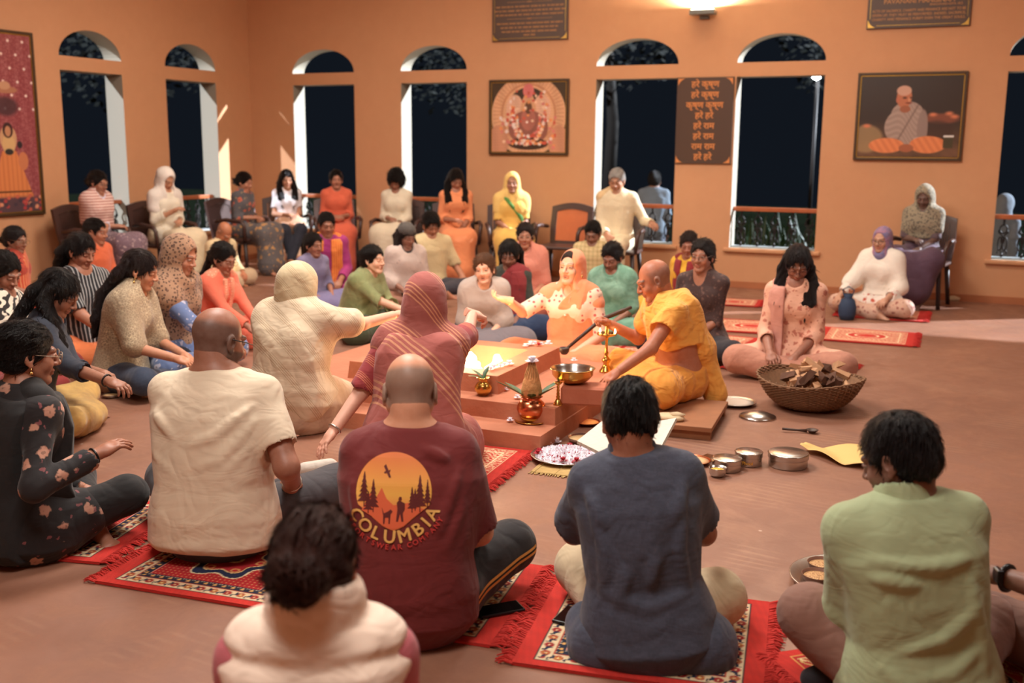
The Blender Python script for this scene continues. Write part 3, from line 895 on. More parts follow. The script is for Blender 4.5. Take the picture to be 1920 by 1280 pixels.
    def creases(s, F, infl, lines, r=.011, deep=.005):
        for ln in lines:
            pts = []
            for (x0, t0), (x1, t1) in zip(ln, ln[1:]):
                for k in range(5): u = k / 5; pts.append(s.surf(x0 + (x1 - x0) * u, t0 + (t1 - t0) * u, infl - deep))
            pts.append(s.surf(ln[-1][0], ln[-1][1], infl - deep)); n = len(pts)
            F.chain(pts, [r * math.sin(PI * (i + .6) / (n + .2)) + .002 for i in range(n)], k=.022)
    def strands(s, V, Q, n, L=.035, w=.0022, lift=.004, tied=0):
        rs_ = np.random.RandomState(s.seed)
        i = rs_.randint(0, len(Q), n); q = Q[i]
        p = V[q].mean(1) + (V[q[:, 0]] - V[q].mean(1)) * rs_.rand(n, 1)
        nn = np.cross(V[q[:, 2]] - V[q[:, 0]], V[q[:, 3]] - V[q[:, 1]]); nn /= np.linalg.norm(nn, axis=1)[:, None] + 1e-9
        crown = s.hp3(.012, -.035, .115)
        d = (p - crown); d /= np.linalg.norm(d, axis=1)[:, None] + 1e-9
        if tied:
            tgt = s.hp3(0, -.128, .005 if tied == 2 else -.030); g = tgt - p; far = np.linalg.norm(g, axis=1)[:, None]
            d = np.where(p[:, 2:] < s.hp3(0, -.1, -.08)[2], np.array([[0, 0, -1.0]]), g / (far + 1e-9)) + rs_.randn(n, 3) * .10
        else: d = d * .5 + np.array([0, 0, -.8]) + rs_.randn(n, 3) * .18
        d -= nn * (d * nn).sum(1)[:, None]; d /= np.linalg.norm(d, axis=1)[:, None] + 1e-9
        sd = np.cross(nn, d); L_ = (L * rs_.uniform(.6, 1.3, n))[:, None]; rows = []
        for t, ww, h in ((0, .4, -.001), (.35, 1, lift * .5), (.7, .8, lift * .6), (1, .05, lift * .2)):
            c = p + d * L_ * t + nn * h * 1.0
            rows += [c - sd * w * ww, c + sd * w * ww]
        P = np.stack(rows, 1).reshape(-1, 3); b = (np.arange(n) * 8)[:, None]
        F_ = np.concatenate([b + np.array([0, 1, 3, 2]), b + np.array([2, 3, 5, 4]), b + np.array([4, 5, 7, 6])])
        return P, F_
    def hair(s, kind, rgb=(22, 17, 17), label=None):
        cap = {'long': 'side', 'front': 'side', 'pony': 'side', 'braid': 'side'}.get(kind, kind)
        V, Q = hair_cap(cap, (.0055, .005, .0042, .0038)[s.near])
        V = s.toH(V); Vs, Qs = [V], [Q]; n = len(V)
        S = s.S
        if kind in ('long', 'front', 'pony', 'braid'):
            F = Field(); H = s.hp3
            bk = lambda x, t: s.at(x, -.135 - .02, t)
            if kind == 'long':
                for x in (-.07, -.035, 0, .035, .07):
                    F.chain([H(x * .9, -.07, .03), H(x * 1.1, -.105, -.05), bk(x * 1.2, .86) , bk(x * 1.3, .6), bk(x * 1.0, .38)], [.034, .034, .030, .026, .012], k=.02)
            if kind == 'pony':
                F.chain([H(0, -.09, .0), H(0, -.13, -.03), bk(0, .86), bk(.01, .62), bk(0, .42)], [.02, .028, .028, .025, .008], k=.02)
            if kind == 'braid':
                F.chain([H(0, -.09, -.04), bk(0, .92), bk(.01, .66), bk(0, .30)], [.028, .026, .022, .012], k=.01)
            if kind == 'front':
                for q in (1, -1):
                    for dx, dy, e in ((-.012, .012, .56), (.008, .004, .48), (.028, -.006, .54), (.046, -.02, .62)):
                        F.chain([H(q * .068, -.03 + dy, .03), H(q * (.080 + dx * .5), -.012 + dy, -.06), s.at(q * (.080 + dx), .045 + dy * .5, .95), s.at(q * (.075 + dx), .118 + dy * .4, .74), s.at(q * (.065 + dx), .128 + dy * .3, e)], [.022, .023, .020, .017, .004], k=.012)
                for x in (-.05, 0, .05): F.chain([H(x, -.07, .03), H(x * 1.1, -.10, -.05), bk(x * 1.2, .80)], [.034, .034, .022], k=.02)
            F.disp(lambda X, Y, Z: .0028 * np.sin(X * 150 + 6 * np.sin(Z * 18) + 3 * np.sin(Y * 30)))
            V2, Q2 = F.mesh((.009, .008, .006, .005)[s.near]); V2 = relax(V2, Q2, 1)
            Vs.append(V2); Qs.append(Q2 + n)
        if kind != 'under':
            V_, Q_ = np.concatenate(Vs), np.concatenate(Qs)
            P, F_ = s.strands(V_, Q_, (350, 700, 1400, 2600)[s.near], .045 if kind not in ('short', 'thin', 'curly') else .028, (.0032, .0028, .0022, .0016)[s.near], .0012 if kind in TIED else .003 if kind in ('long', 'front') else .004 if kind != 'curly' else .010, (2 if kind == 'topbun' else 1) if kind in TIED else 0)
            Vs.append(P); Qs.append(F_ + len(V_))
        o = link('hair', mesh_np('hair', np.concatenate(Vs), np.concatenate(Qs)), s.o, hair_mat(rgb))
        if label: o['label'] = label
        return o
    def glasses(s, rgb=(20, 18, 18), r=.0225, square=False):
        g = MB(); P = lambda x, y, z: s.hp3(x, y, z)
        for q in (1, -1):
            pts = []
            for i in range(20):
                a = 2 * PI * i / 20; ca, sa = math.cos(a), math.sin(a)
                if square: ca, sa = np.sign(ca) * abs(ca) ** .6, np.sign(sa) * abs(sa) ** .6
                pts.append(P(q * .032 + r * ca * 1.08, .112 - abs(ca) * .002, .001 + r * .82 * sa))
            g.tube(pts, .0016 * s.hs, 6, closed=True)
            g.tube([P(q * .056, .110, .005), P(q * .078, .06, .008), P(q * .082, .0, .010)], .0016, 6)
        g.tube([P(-.010, .114, .004), P(0, .117, .006), P(.010, .114, .004)], .0016, 6)
        return g.build('glasses', simple('frame_%d%d%d' % rgb, rgb, .3, .5), s.o)
    def earring(s, rgb=(215, 190, 140), drop=.016):
        g = MB()
        for q in (1, -1):
            c = s.hp3(q * .084, .004, -.046 - drop)
            g.tube([s.hp3(q * .083, .003, -.040), c], .0018, 6)
            g.lathe([(0, -.008), (.005, -.005), (.007, 0), (.004, .006), (0, .008)], c, 10)
        return g.build('earrings', simple('gold', (225, 190, 120), .25, 1.0), s.o)
    def wristband(s, q, rgb=(210, 205, 200), rad=.033, w=.006, t=.93, name='bracelet', metal=1.0):
        A, E, W = s.arm[q]; c = E + (W - E) * t; d = unit(W - E); S = s.S
        x = unit(np.cross(d, V3(0, 0, 1))); y = np.cross(d, x); g = MB()
        g.tube([c + (x * math.cos(a) + y * math.sin(a)) * rad * S for a in np.linspace(0, 2 * PI, 24, endpoint=False)], w, 6, closed=True)
        return g.build(name, simple('band_%d_%d' % (rgb[0], rgb[2]), rgb, .3, metal), s.o)

# ---------------------------------------------------------------- the hall
def wall_mat():
    t = NT('ochre_plaster')
    n = t.noise(1.1, t.co(), 5, .6); n2 = t.noise(9, t.co(), 5, .6)
    c = t.mix(n, lin((206, 150, 108)), lin((216, 161, 119)))
    c = t.mix(t.ramp(n2, [(.35, .10), (.75, 0.0)]), c, lin((180, 122, 82)))
    t.col(c); t.set(Roughness=.72)
    t.bump(t.noise(45, t.co(), 4), .22, .004)
    return t.m
M_WALL = wall_mat()
M_JAMB = simple('pale_plaster', (176, 166, 150), .8, bump=.2, nscale=40)
def floor_mat():
    t = NT('terracotta_floor')
    co = t.co()
    n = t.noise(.9, co, 6, .6, .4); n2 = t.noise(5, co, 6, .65, .6)
    c = t.mix(t.ramp(n, [(.30, 0.0), (.70, 1.0)]), lin((126, 86, 68)), lin((148, 103, 82)))
    c = t.mix(t.ramp(n2, [(.45, 0.0), (.8, .35)]), c, lin((176, 130, 104)))
    # arcs left by the smearing hand of the plasterer
    dist = t.n('ShaderNodeVectorMath', {0: co, 1: (-.05, 4.0, 0)}, operation='DISTANCE').outputs[1]
    ang = t.noise(2.2, co, 3, .5)
    arcs = t.n('ShaderNodeTexWave', {'Scale': 7, 'Distortion': 5, 'Detail': 3, 'Detail Scale': .6, 'Detail Roughness': .4, 'Vector': t.co((.35, 1, 1), (0, 0, .35))}, bands_direction='Y').outputs[1]
    m = t.math('MULTIPLY', t.ramp(arcs, [(.55, 0.0), (.95, 1.0)]), t.ramp(ang, [(.52, 0.0), (.68, .16)]))
    c = t.mix(m, c, lin((214, 172, 136)))
    sp = t.n('ShaderNodeTexVoronoi', {'Scale': 2.3, 'Vector': co}).outputs[0]
    c = t.mix(t.ramp(sp, [(.012, .55), (.022, 0.0)]), c, lin((225, 205, 190)))
    t.col(c)
    r = t.n('ShaderNodeMapRange', {0: n2, 1: .3, 2: .75, 3: .58, 4: .34}).outputs[0]
    t.t.links.new(r, t.b.inputs['Roughness'])
    b = t.bump(arcs, .03, .003); t.bump(t.noise(7, co, 5), .16, .012, b)
    return t.m
def slab(name, x0, x1, y0, y1, z0, z1, mat, kind='structure', parent=None):
    return tag(MB().box(((x0 + x1) / 2, (y0 + y1) / 2, (z0 + z1) / 2), (x1 - x0, y1 - y0, z1 - z0)).build(name, mat, parent), kind=kind)
XR, YB, CEIL = 6.2, -2.6, 4.05
slab('floor', XL - TH, XR + TH, YB - TH, D + TH, -.12, 0, floor_mat())
slab('ceiling', XL - TH, XR + TH, YB - TH, D + TH, CEIL, CEIL + .12, simple('ceiling_paint', (232, 224, 210), .9))

def holes(spans, arch_h):
    out = []
    for a, b in spans:
        out.append([(a, ZS), (b, ZS), (b, ZB), (a, ZB)])
        c, r = (a + b) / 2, (b - a) / 2
        out.append([(c + r * math.cos(t), ZT + arch_h * math.sin(t)) for t in np.linspace(0, PI, 25)])
    return out
def wall(name, u0, u1, spans, T, arch=.285, door=None):
    """T(u, z, w): w = 0 on the room side, 1 outside"""
    dl = [(door[0], 0), (door[0], door[2]), (door[1], door[2]), (door[1], 0)] if door else []
    loops = [[(u0, 0)] + dl + [(u1, 0), (u1, CEIL), (u0, CEIL)]] + holes(spans, arch)
    flat = [p for l in loops for p in l]
    tris = tessellate_polygon([[Vector((p[0], p[1], 0)) for p in l] for l in loops])
    n = len(flat); V = [T(p[0], p[1], 0) for p in flat] + [T(p[0], p[1], 1) for p in flat]
    F = [tuple(t) for t in tris] + [tuple(n + i for i in reversed(t)) for t in tris]; mi = [0] * len(F)
    k = 0
    for li, l in enumerate(loops):
        m = len(l)
        for i in range(m):
            j = (i + 1) % m
            F.append((k + i, k + j, n + k + j, n + k + i)); mi.append(1 if li else 0)
        k += m
    me = mesh_py(name, V, F)
    o = link(name, me, None, [M_WALL, M_JAMB])
    me.polygons.foreach_set('material_index', mi); me.update()
    bm = bmesh.new(); bm.from_mesh(me); bmesh.ops.recalc_face_normals(bm, faces=bm.faces); bm.to_mesh(me); bm.free()
    return tag(o, kind='structure')
MAINW = [(-8.115, -7.20), (-6.53, -5.635), (-4.01, -3.07), (-2.43, -1.52), (.19, 1.10)]
UNSEEN_DOOR = (1.75, 5.6, 2.35)  # unseen doorway, added so the yard floodlight reaches the floor
LEFTW = [(8.28, 9.15), (9.84, 10.73)]
wall('wall_back', XL - TH, XR + TH, MAINW, lambda u, z, w: (u, D + TH * w, z), door=UNSEEN_DOOR)
wall('wall_left', YB - TH, D, LEFTW, lambda u, z, w: (XL - TH * w, u, z))
slab('wall_right', XR, XR + TH, YB - TH, D, 0, CEIL, M_WALL)
slab('wall_front', XL, XR, YB - TH, YB, 0, CEIL, M_WALL)
M_SILL = simple('white_sill', (160, 166, 168), .6)
# low baseboards, the same plaster a little darker from wear
M_BASE = simple('worn_plaster', (176, 108, 70), .8, noise=.15, nscale=6)
slab('baseboard_back', XL, UNSEEN_DOOR[0], D - .012, D, 0, .07, M_BASE)
slab('baseboard_left', XL, XL + .012, YB, D - .012, 0, .07, M_BASE)

M_WOOD = simple('rail_wood', (176, 96, 58), .35, noise=.25, nscale=14)
M_IRON = simple('cast_iron', (44, 40, 40), .5, .6)
def baluster_mb():
    g = MB()
    z0, z1 = ZS + .01, ZR - .045; h = z1 - z0
    g.tube([(0, 0, z0), (0, 0, z0 + h * .12)], .010, 6); g.tube([(0, 0, z1 - h * .16), (0, 0, z1)], .011, 6)
    def loop(cx, cz, rx, rz, n=14, r=.008): g.tube([(cx + rx * math.cos(a), 0, cz + rz * math.sin(a)) for a in np.linspace(0, 2 * PI, n, endpoint=False)], r, 6, closed=True)
    loop(0, z0 + h * .74, .034, h * .11)
    g.tube([(-.045, 0, z0 + h * .66), (0, 0, z0 + h * .54), (.045, 0, z0 + h * .66), (.036, 0, z0 + h * .72)], .009, 6)
    g.tube([(-.045, 0, z0 + h * .66), (-.036, 0, z0 + h * .72)], .009, 6)
    loop(-.022, z0 + h * .36, .020, h * .17); loop(.022, z0 + h * .36, .020, h * .17); loop(0, z0 + h * .45, .014, h * .08)
    g.tube([(-.045, 0, z0 + h * .10), (-.034, 0, z0 + h * .22), (0, 0, z0 + h * .12), (.034, 0, z0 + h * .22), (.045, 0, z0 + h * .10)], .008, 6)
    g.box((0, 0, z0 + h * .05), (.03, .02, .02))
    return g
BAL = None
def window(n, a, b, side):
    global BAL
    w = empty('window_%d' % n, ((a + b) / 2, D + .15, 0) if side == 'back' else (XL - .15, (a + b) / 2, 0), 0 if side == 'back' else PI / 2)
    tag(w, kind='structure'); L = b - a
    MB().box((0, 0, ZR - .022), (L, .075, .045)).build('handrail', M_WOOD, w, bevel=.006)
    MB().box((0, .02, ZS + .006), (L, .14, .012)).build('sill_strip', M_SILL, w)
    MB().box((0, -.17, ZS - .022), (L + .12, .06, .042)).build('sill_ledge', M_WALL, w, bevel=.012)
    for i in range(5):
        x = -L / 2 + L * (i + .5) / 5
        if BAL is None:
            o = baluster_mb().build('baluster', M_IRON, w); BAL = o.data
        else:
            o = bpy.data.objects.new('baluster', BAL); COL.objects.link(o); o.parent = w
        o.location = (x, 0, 0)
g = MB(); g.box((UNSEEN_DOOR[0] + .03, D - .02, UNSEEN_DOOR[2] / 2), (.06, .05, UNSEEN_DOOR[2])); g.box((UNSEEN_DOOR[1] - .03, D - .02, UNSEEN_DOOR[2] / 2), (.06, .05, UNSEEN_DOOR[2])); g.box(((UNSEEN_DOOR[0] + UNSEEN_DOOR[1]) / 2, D - .02, UNSEEN_DOOR[2] - .03), (UNSEEN_DOOR[1] - UNSEEN_DOOR[0], .05, .06)); tag(g.build('unseen_door_1', M_WOOD), kind='structure')  # casing of the added doorway, out of view
k = 1
for a, b in LEFTW: window(k, a, b, 'left'); k += 1
for a, b in MAINW[:5]: window(k, a, b, 'back'); k += 1

# night garden outside
def garden_mat():
    t = NT('garden_earth'); t.col(t.mix(t.noise(3, t.co(), 5), (.003, .005, .003), (.010, .012, .007))); t.set(Roughness=1.0); t.b.inputs['Specular IOR Level'].default_value = .0; return t.m
MATS['gm'] = garden_mat()
for nm, a in (('garden_ground', (-30, 20, D + TH, 34)), ('garden_ground', (-30, XL - TH, -8, D + TH))):
    slab(nm, a[0], a[1], a[2], a[3], -.42, -.30, MATS['gm'])
M_BLADE = simple('leaf_green', (26, 50, 20), .5, noise=.4, nscale=5)
rs = random.Random(4)
def leafy(n, x0, x1, y0, y1, h):
    g = MB()
    for i in range(n):
        x, y = rs.uniform(x0, x1), rs.uniform(y0, y1); a = rs.uniform(0, 2 * PI); H = h * rs.uniform(.6, 1.1); ln = rs.uniform(.1, .35)
        pts = [Vector((x + math.cos(a) * ln * t * t, y + math.sin(a) * ln * t * t, -.3 + H * (t - .25 * t * t) * 1.3)) for t in (0, .35, .7, 1)]
        sd = Vector((-math.sin(a), math.cos(a), 0)); V = []; 
        for p, w in zip(pts, (.012, .020, .016, .002)): V += [p + sd * w, p - sd * w]
        g.add(V, [(0, 1, 3, 2), (2, 3, 5, 4), (4, 5, 7, 6)])
    return g
o = leafy(420, -2.9, -.4, D + .9, D + 2.2, 1.0).build('lily_bed', M_BLADE); tag(o, 'green strap-leaved plants growing in the dark garden behind the window railing', 'plants', kind='stuff')
M_TREE = simple('night_foliage', (10, 16, 12), .9, noise=.5, nscale=2)
def tree(x, y, h, r, label):
    t = empty('garden_tree', (x, y, -.3)); tag(t, label, 'tree', 'dark trees in the night garden')
    MB().tube([(0, 0, 0), (.08, .05, h * .4), (-.05, 0, h * .75)], [.16, .12, .06], 8).build('trunk', simple('bark', (26, 20, 16), .9), t)
    g = MB()
    for i in range(1500):
        a, b = rs.uniform(0, 2 * PI), rs.uniform(-1, 1); q = rs.random() ** .4; c = math.sqrt(1 - b * b)
        p = Vector((math.cos(a) * c * r * q, math.sin(a) * c * r * q, h * .78 + b * r * .8 * q))
        d = Vector((rs.uniform(-1, 1), rs.uniform(-1, 1), rs.uniform(-.6, .6))).normalized(); e = d.orthogonal() * .5
        s_ = rs.uniform(.10, .2)
        g.add([p, p + (d + e) * s_ * .5, p + d * s_, p + (d - e) * s_ * .5], [(0, 1, 2, 3)])
    g.build('foliage', M_TREE, t)
for i, (x, y, h, r) in enumerate([(-13.5, 9.0, 4.2, 1.6), (-14.5, 15.0, 5, 2.0), (-10.2, 21.5, 5.0, 2.0), (-6.6, 19.5, 5.6, 1.9), (-2.2, 22.5, 5.2, 1.8)]):
    tree(x, y, h, r, ['tree outside the leftmost arched window', 'tall tree outside the corner, left of the others', 'tree outside the first window right of the corner', 'tree outside the second window right of the corner', 'tree far behind the window beside the text panel'][i])

# yard lamp seen through window 6
P = at_y(1531, 144, 16.0)
t = empty('yard_lamp', (P[0], P[1], 0)); tag(t, 'small bright white yard lamp glowing outside behind the tall window', 'lamp')
MB().tube([(0, 0.10, -.3), (0, 0.10, P[2] + .05)], .03, 8).build('pole', M_IRON, t)
em = NT('lamp_glow'); em.set(**{'Emission Strength': 30.0}); em.b.inputs['Emission Color'].default_value = (.85, .95, 1, 1)
g = MB(); g.lathe([(0, -.05), (.06, -.02), (.06, .02), (0, .04)], (0, 0, P[2]), 14); g.build('bulb', em.m, t)

# ---------------------------------------------------------------- wall fixtures, pictures, signs
t = empty('wall_lamp', (-2.80, D, 2.915)); tag(t, 'grey box wall lamp throwing bright light up the ochre wall', 'lamp')
M_GREY = simple('lamp_grey', (128, 128, 122), .4, .3)
g = MB(); g.box((0, -.095, 0), (.27, .13, .05)); g.box((0, -.02, -.01), (.10, .05, .10)); g.build('housing', M_GREY, t, bevel=.008)
e2 = NT('warm_lamp_glass'); e2.set(**{'Emission Strength': 14.0}); e2.b.inputs['Emission Color'].default_value = (1, .88, .62, 1)
MB().box((0, -.095, .029), (.23, .10, .008)).build('lens', e2.m, t)

M_GOLD = simple('gilt', (190, 148, 72), .35, .8)
M_FRAME = simple('dark_frame', (74, 52, 30), .4, .1, noise=.3, nscale=60)
def vcol_mat(name='print_ink', rough=.35, bump=0, coat=0.0):
    if name in MATS: return MATS[name]
    t = NT(name); t.col(t.n('ShaderNodeAttribute', attribute_name='Col').outputs[0]); t.set(Roughness=rough)
    if coat: t.b.inputs['Coat Weight'].default_value = coat
    if bump: t.bump(t.noise(260, t.co(), 3), bump, .004)
    MATS[name] = t.m; return t.m
def srgb(c): 
    c = np.asarray(c, float) / 255
    return np.where(c <= .04045, c / 12.92, ((c + .055) / 1.055) ** 2.4)
def paint(name, w, h, res, fn, mat, parent, y=-.02, thick=0):
    """flat printed sheet: fn(U, V) -> sRGB 0..255, U right and V up, both in metres from the centre"""
    nx, ny = int(w / res) + 1, int(h / res) + 1
    U, V = np.meshgrid(np.linspace(-w / 2, w / 2, nx), np.linspace(-h / 2, h / 2, ny))
    c = srgb(np.clip(fn(U, V), 0, 255)).reshape(-1, 3)
    P = np.stack([U.ravel(), np.full(U.size, y), V.ravel()], 1)
    i = np.arange((ny - 1) * nx).reshape(ny - 1, nx)[:, :-1].ravel()
    Q = np.stack([i, i + 1, i + nx + 1, i + nx], 1)
    return link(name, mesh_np(name, P, Q, smooth=False, col=c), parent, mat)
def frame(parent, w, h, b=.028, d=.035, mat=None, gilt=True):
    g = MB()
    for sx in (-1, 1): g.box((sx * (w / 2 - b / 2), -d / 2, 0), (b, d, h))
    for sz in (-1, 1): g.box((0, -d / 2, sz * (h / 2 - b / 2)), (w - 2 * b + .002, d, b))
    f = g.build('frame', mat or M_FRAME, parent, bevel=.005)
    if gilt:
        g = MB(); q = .008
        for sx in (-1, 1): g.box((sx * (w / 2 - b - q / 2), -d * .62 / 1, 0), (q, .008, h - 2 * b))
        for sz in (-1, 1): g.box((0, -d * .62, sz * (h / 2 - b - q / 2)), (w - 2 * b, .008, q))
        g.build('gilt_edge', M_GOLD, f)
    MB().box((0, -.008, 0), (w - .01, .012, h - .01)).build('backing', M_FRAME, parent)
def fill(C, m, c):
    m = np.clip(m, 0, 1)[..., None]; C[:] = C * (1 - m) + np.array(c, float) * m
def E_(U, V, cx, cy, rx, ry, soft=.006): return np.clip(.5 - (np.sqrt(((U - cx) / rx) ** 2 + ((V - cy) / ry) ** 2) - 1) * min(rx, ry) / soft, 0, 1)
def noise2(U, V, f, seed=0):
    rs_ = np.random.RandomState(seed); o = np.zeros_like(U)
    for k in range(6):
        a, b, p, q = rs_.randn(4); o += np.sin(U * f * (1 + .4 * k) * a + V * f * b * (1 + .3 * k) + p * 6) * .6 ** (k * .5)
    return o / 2.2
# garlanded-shrine picture (plain arch, flowers and garland)
def art_garland(U, V):
    C = np.zeros(U.shape + (3,)); C[:] = (72, 58, 44)
    fill(C, E_(U, V, 0, .02, .47, .46), (222, 170, 132))
    r = np.hypot(U, V - .04); th = np.arctan2(V - .04, U)
    fill(C, (np.abs(r - .40) < .05) * (np.sin(th * 60) > 0) * .35, (190, 128, 96))
    fill(C, (np.abs(r - .335) < .012) * .6, (188, 120, 84))
    fill(C, E_(U, V, 0, .07, .27, .27), (70, 56, 46))
    for s in (-1, 1):
        fill(C, E_(U, V, s * .17, .09, .11, .17), (224, 176, 150)); fill(C, E_(U, V, s * .38, -.28, .13, .19), (206, 146, 116))
    fill(C, E_(U, V, 0, .05, .10, .23), (214, 160, 122)); fill(C, E_(U, V, 0, -.12, .25, .20), (150, 96, 84))
    fill(C, E_(U, V, 0, -.02, .09, .13), (178, 112, 98)); fill(C, E_(U, V, 0, .11, .045, .07), (112, 78, 60)); fill(C, E_(U, V, 0, .30, .07, .08), (216, 120, 118))
    fill(C, E_(U, V, 0, -.30, .25, .07), (72, 54, 46))
    rs_ = np.random.RandomState(3)
    def flowers(pts, rad):
        for (x, y) in pts:
            c = [(236, 214, 206), (206, 92, 74), (232, 150, 96), (216, 128, 120), (240, 200, 170)][rs_.randint(5)]
            fill(C, E_(U, V, x + rs_.randn() * .006, y + rs_.randn() * .006, rad * rs_.uniform(.7, 1.2), rad * rs_.uniform(.7, 1.2)), c)
    flowers([(.20 * math.sin(a), .02 - .30 * math.cos(a)) for a in np.linspace(-1.9, 1.9, 46)], .024)
    flowers([(.15 * math.sin(a), -.02 - .20 * math.cos(a)) for a in np.linspace(-1.8, 1.8, 30)], .018)
    flowers([(x, -.30 + .25 * x * x) for x in np.linspace(-.27, .27, 26)], .020)
    flowers([(rs_.uniform(-.26, .26), rs_.uniform(-.1, .30)) for _ in range(46)], .017)
    flowers([(s * rs_.uniform(.26, .34), rs_.uniform(-.36, .0)) for s in (-1, 1) for _ in range(12)], .020)
    return C * (1 + .06 * noise2(U, V, 90, 2))[..., None]
t = empty('framed_picture', (-4.83, D, 1.84)); tag(t, 'square framed picture of a flower-garlanded pink arch shrine', 'picture')
frame(t, 1.0, .86); paint('print', .93, .79, .005, art_garland, vcol_mat(rough=.3), t)
# seated man in grey shawl
def art_seated(U, V):
    C = np.zeros(U.shape + (3,)); C[:] = (58, 46, 40)
    g = np.clip((-V - .02) / .3, 0, 1) * (1 + .3 * noise2(U, V, 18, 5)); fill(C, g * .75, (124, 88, 66))
    fill(C, E_(U, V, -.40, -.22, .16, .14, .03) * .8, (168, 138, 98)); fill(C, E_(U, V, .30, -.02, .17, .05, .02) * .8, (150, 84, 62))
    for x, y in ((.22, .02), (.37, .03), (.42, .0), (-.40, -.09)): fill(C, E_(U, V, x, y, .035, .018, .02), (216, 128, 92))
    fill(C, E_(U, V, .26, -.14, .15, .10, .03) * .7, (70, 48, 40))
    body = np.maximum(E_(U, V, -.03, -.10, .20, .19), E_(U, V, -.02, .02, .155, .13)); fill(C, body, (176, 152, 140))
    st = np.sin((U * .6 + V) * 110 + 6 * np.sin(U * 20)) * .5 + .5; fill(C, body * st * .35, (128, 108, 100))
    fill(C, body * (np.abs(U - .02 - V * .5) < .012) * .5, (112, 92, 86)); fill(C, E_(U, V, .13, -.12, .05, .19), (150, 128, 120)); fill(C, E_(U, V, .10, -.24, .05, .04), (196, 186, 190))
    leg = np.maximum(E_(U, V, -.20, -.285, .17, .075), E_(U, V, .19, -.275, .17, .085)); fill(C, leg, (232, 142, 92))
    fill(C, leg * (np.sin(U * 90 + V * 60) * .5 + .5) * .35, (188, 96, 58)); fill(C, E_(U, V, -.01, -.31, .07, .04), (170, 100, 70))
    fill(C, E_(U, V, -.06, .19, .072, .105), (190, 116, 82)); fill(C, E_(U, V, -.065, .255, .07, .05), (206, 160, 138)); fill(C, E_(U, V, -.12, .165, .016, .03), (196, 112, 82))
    fill(C, E_(U, V, -.055, .185, .02, .010), (92, 50, 36)); fill(C, E_(U, V, .0, .185, .012, .010), (92, 50, 36)); fill(C, E_(U, V, -.015, .135, .03, .008), (120, 52, 40))
    fill(C, E_(U, V, -.012, .165, .010, .022), (214, 150, 112)); fill(C, E_(U, V, -.045, .075, .05, .035), (160, 96, 68))
    fill(C, ((np.abs(U - .38) < .045) & (np.abs(V + .25) < .06)) * 1.0, (74, 66, 46)); fill(C, ((np.abs(U - .38) < .048) & (np.abs(V + .195) < .010)) * 1.0, (226, 220, 214))
    return C
t = empty('framed_picture', (-.675, D, 1.83)); tag(t, 'wide framed picture of a bald man seated in grey shawl and orange robe', 'picture')
frame(t, 1.03, .87); paint('print', .95, .79, .005, art_seated, vcol_mat(), t)
# tall left picture (rotated to face +x)
def art_backdrop(U, V):
    C = np.zeros(U.shape + (3,)); C[:] = (142, 66, 72)
    n = np.sin(U * 210 + 3 * np.sin(V * 90)) * np.sin(V * 190 + 3 * np.sin(U * 80)); fill(C, (n > .45) * .55, (214, 150, 150))
    for i in range(5):
        for j in range(6): fill(C, E_(U, V, .45 - i * .17 + (j % 2) * .08, .80 - j * .13, .016, .014), (240, 216, 206))
    for cx in (.20, -.35):
        fill(C, E_(U, V, cx, .33, .15, .035), (176, 120, 92)); fill(C, E_(U, V, cx, .37, .07, .04), (196, 150, 118)); fill(C, E_(U, V, cx, .17, .14, .09, .04) * .75, (60, 44, 52))
        fill(C, E_(U, V, cx, -.14, .10, .13), (206, 160, 120))
        sk = (np.abs(U - cx) < .09 + (-.28 - V) * .38) & (V < -.26) & (V > -.72); fill(C, sk * 1.0, (220, 136, 84)); fill(C, sk * (np.sin(U * 120) > .3) * .4, (190, 104, 60))
        fill(C, sk * (np.abs(V + .66) < .008), (110, 70, 44)); fill(C, E_(U, V, cx, -.20, .075, .10), (216, 176, 122)); fill(C, E_(U, V, cx, -.27, .05, .03), (50, 50, 50))
        fill(C, E_(U, V, cx, -.06, .06, .075), (64, 40, 40)); fill(C, E_(U, V, cx, -.07, .035, .052), (196, 140, 104)); fill(C, E_(U, V, cx + .13, -.20, .03, .035), (44, 40, 46)); fill(C, E_(U, V, cx + .16, -.36, .06, .09), (204, 126, 88))
    fl = np.clip((-.70 - V) / .04, 0, 1); fill(C, fl, (92, 70, 76)); rs_ = np.random.RandomState(8)
    for i in range(70): fill(C, E_(U, V, rs_.uniform(-.55, .55), rs_.uniform(-.88, -.70), .022, .018), [(200, 100, 80), (222, 150, 116), (70, 60, 70), (180, 70, 70)][i % 4])
    return C
t = empty('framed_picture', (XL, 7.36, 1.685), PI / 2); tag(t, 'tall framed picture with crimson sparkling backdrop and orange skirted figure on left wall', 'picture')
frame(t, 1.16, 1.80, .03); paint('print', 1.08, 1.72, .006, art_backdrop, vcol_mat(), t)

def text_mesh(body, size, align='CENTER', bold=False):
    cu = bpy.data.curves.new('txt', 'FONT'); cu.body = body; cu.size = size; cu.align_x = align; cu.align_y = 'CENTER'; cu.resolution_u = 3
    o = bpy.data.objects.new('txt', cu); COL.objects.link(o)
    dg = bpy.context.evaluated_depsgraph_get(); dg.update()
    me = bpy.data.meshes.new_from_object(o.evaluated_get(dg))
    bpy.data.objects.remove(o); bpy.data.curves.remove(cu)
    v = [tuple(q.co) for q in me.vertices]; f = [tuple(p.vertices) for p in me.polygons]; bpy.data.meshes.remove(me)
    if bold:
        n = len(v); q = size * .028; v0, f0 = v, f; v = []; f = []
        for j, (dx, dy) in enumerate(((-q, 0), (q, 0), (0, q * .6), (0, -q * .6))): v += [(p[0] + dx, p[1] + dy, .0004 * j) for p in v0]; f += [tuple(i + n * j for i in t) for t in f0]
    return v, f
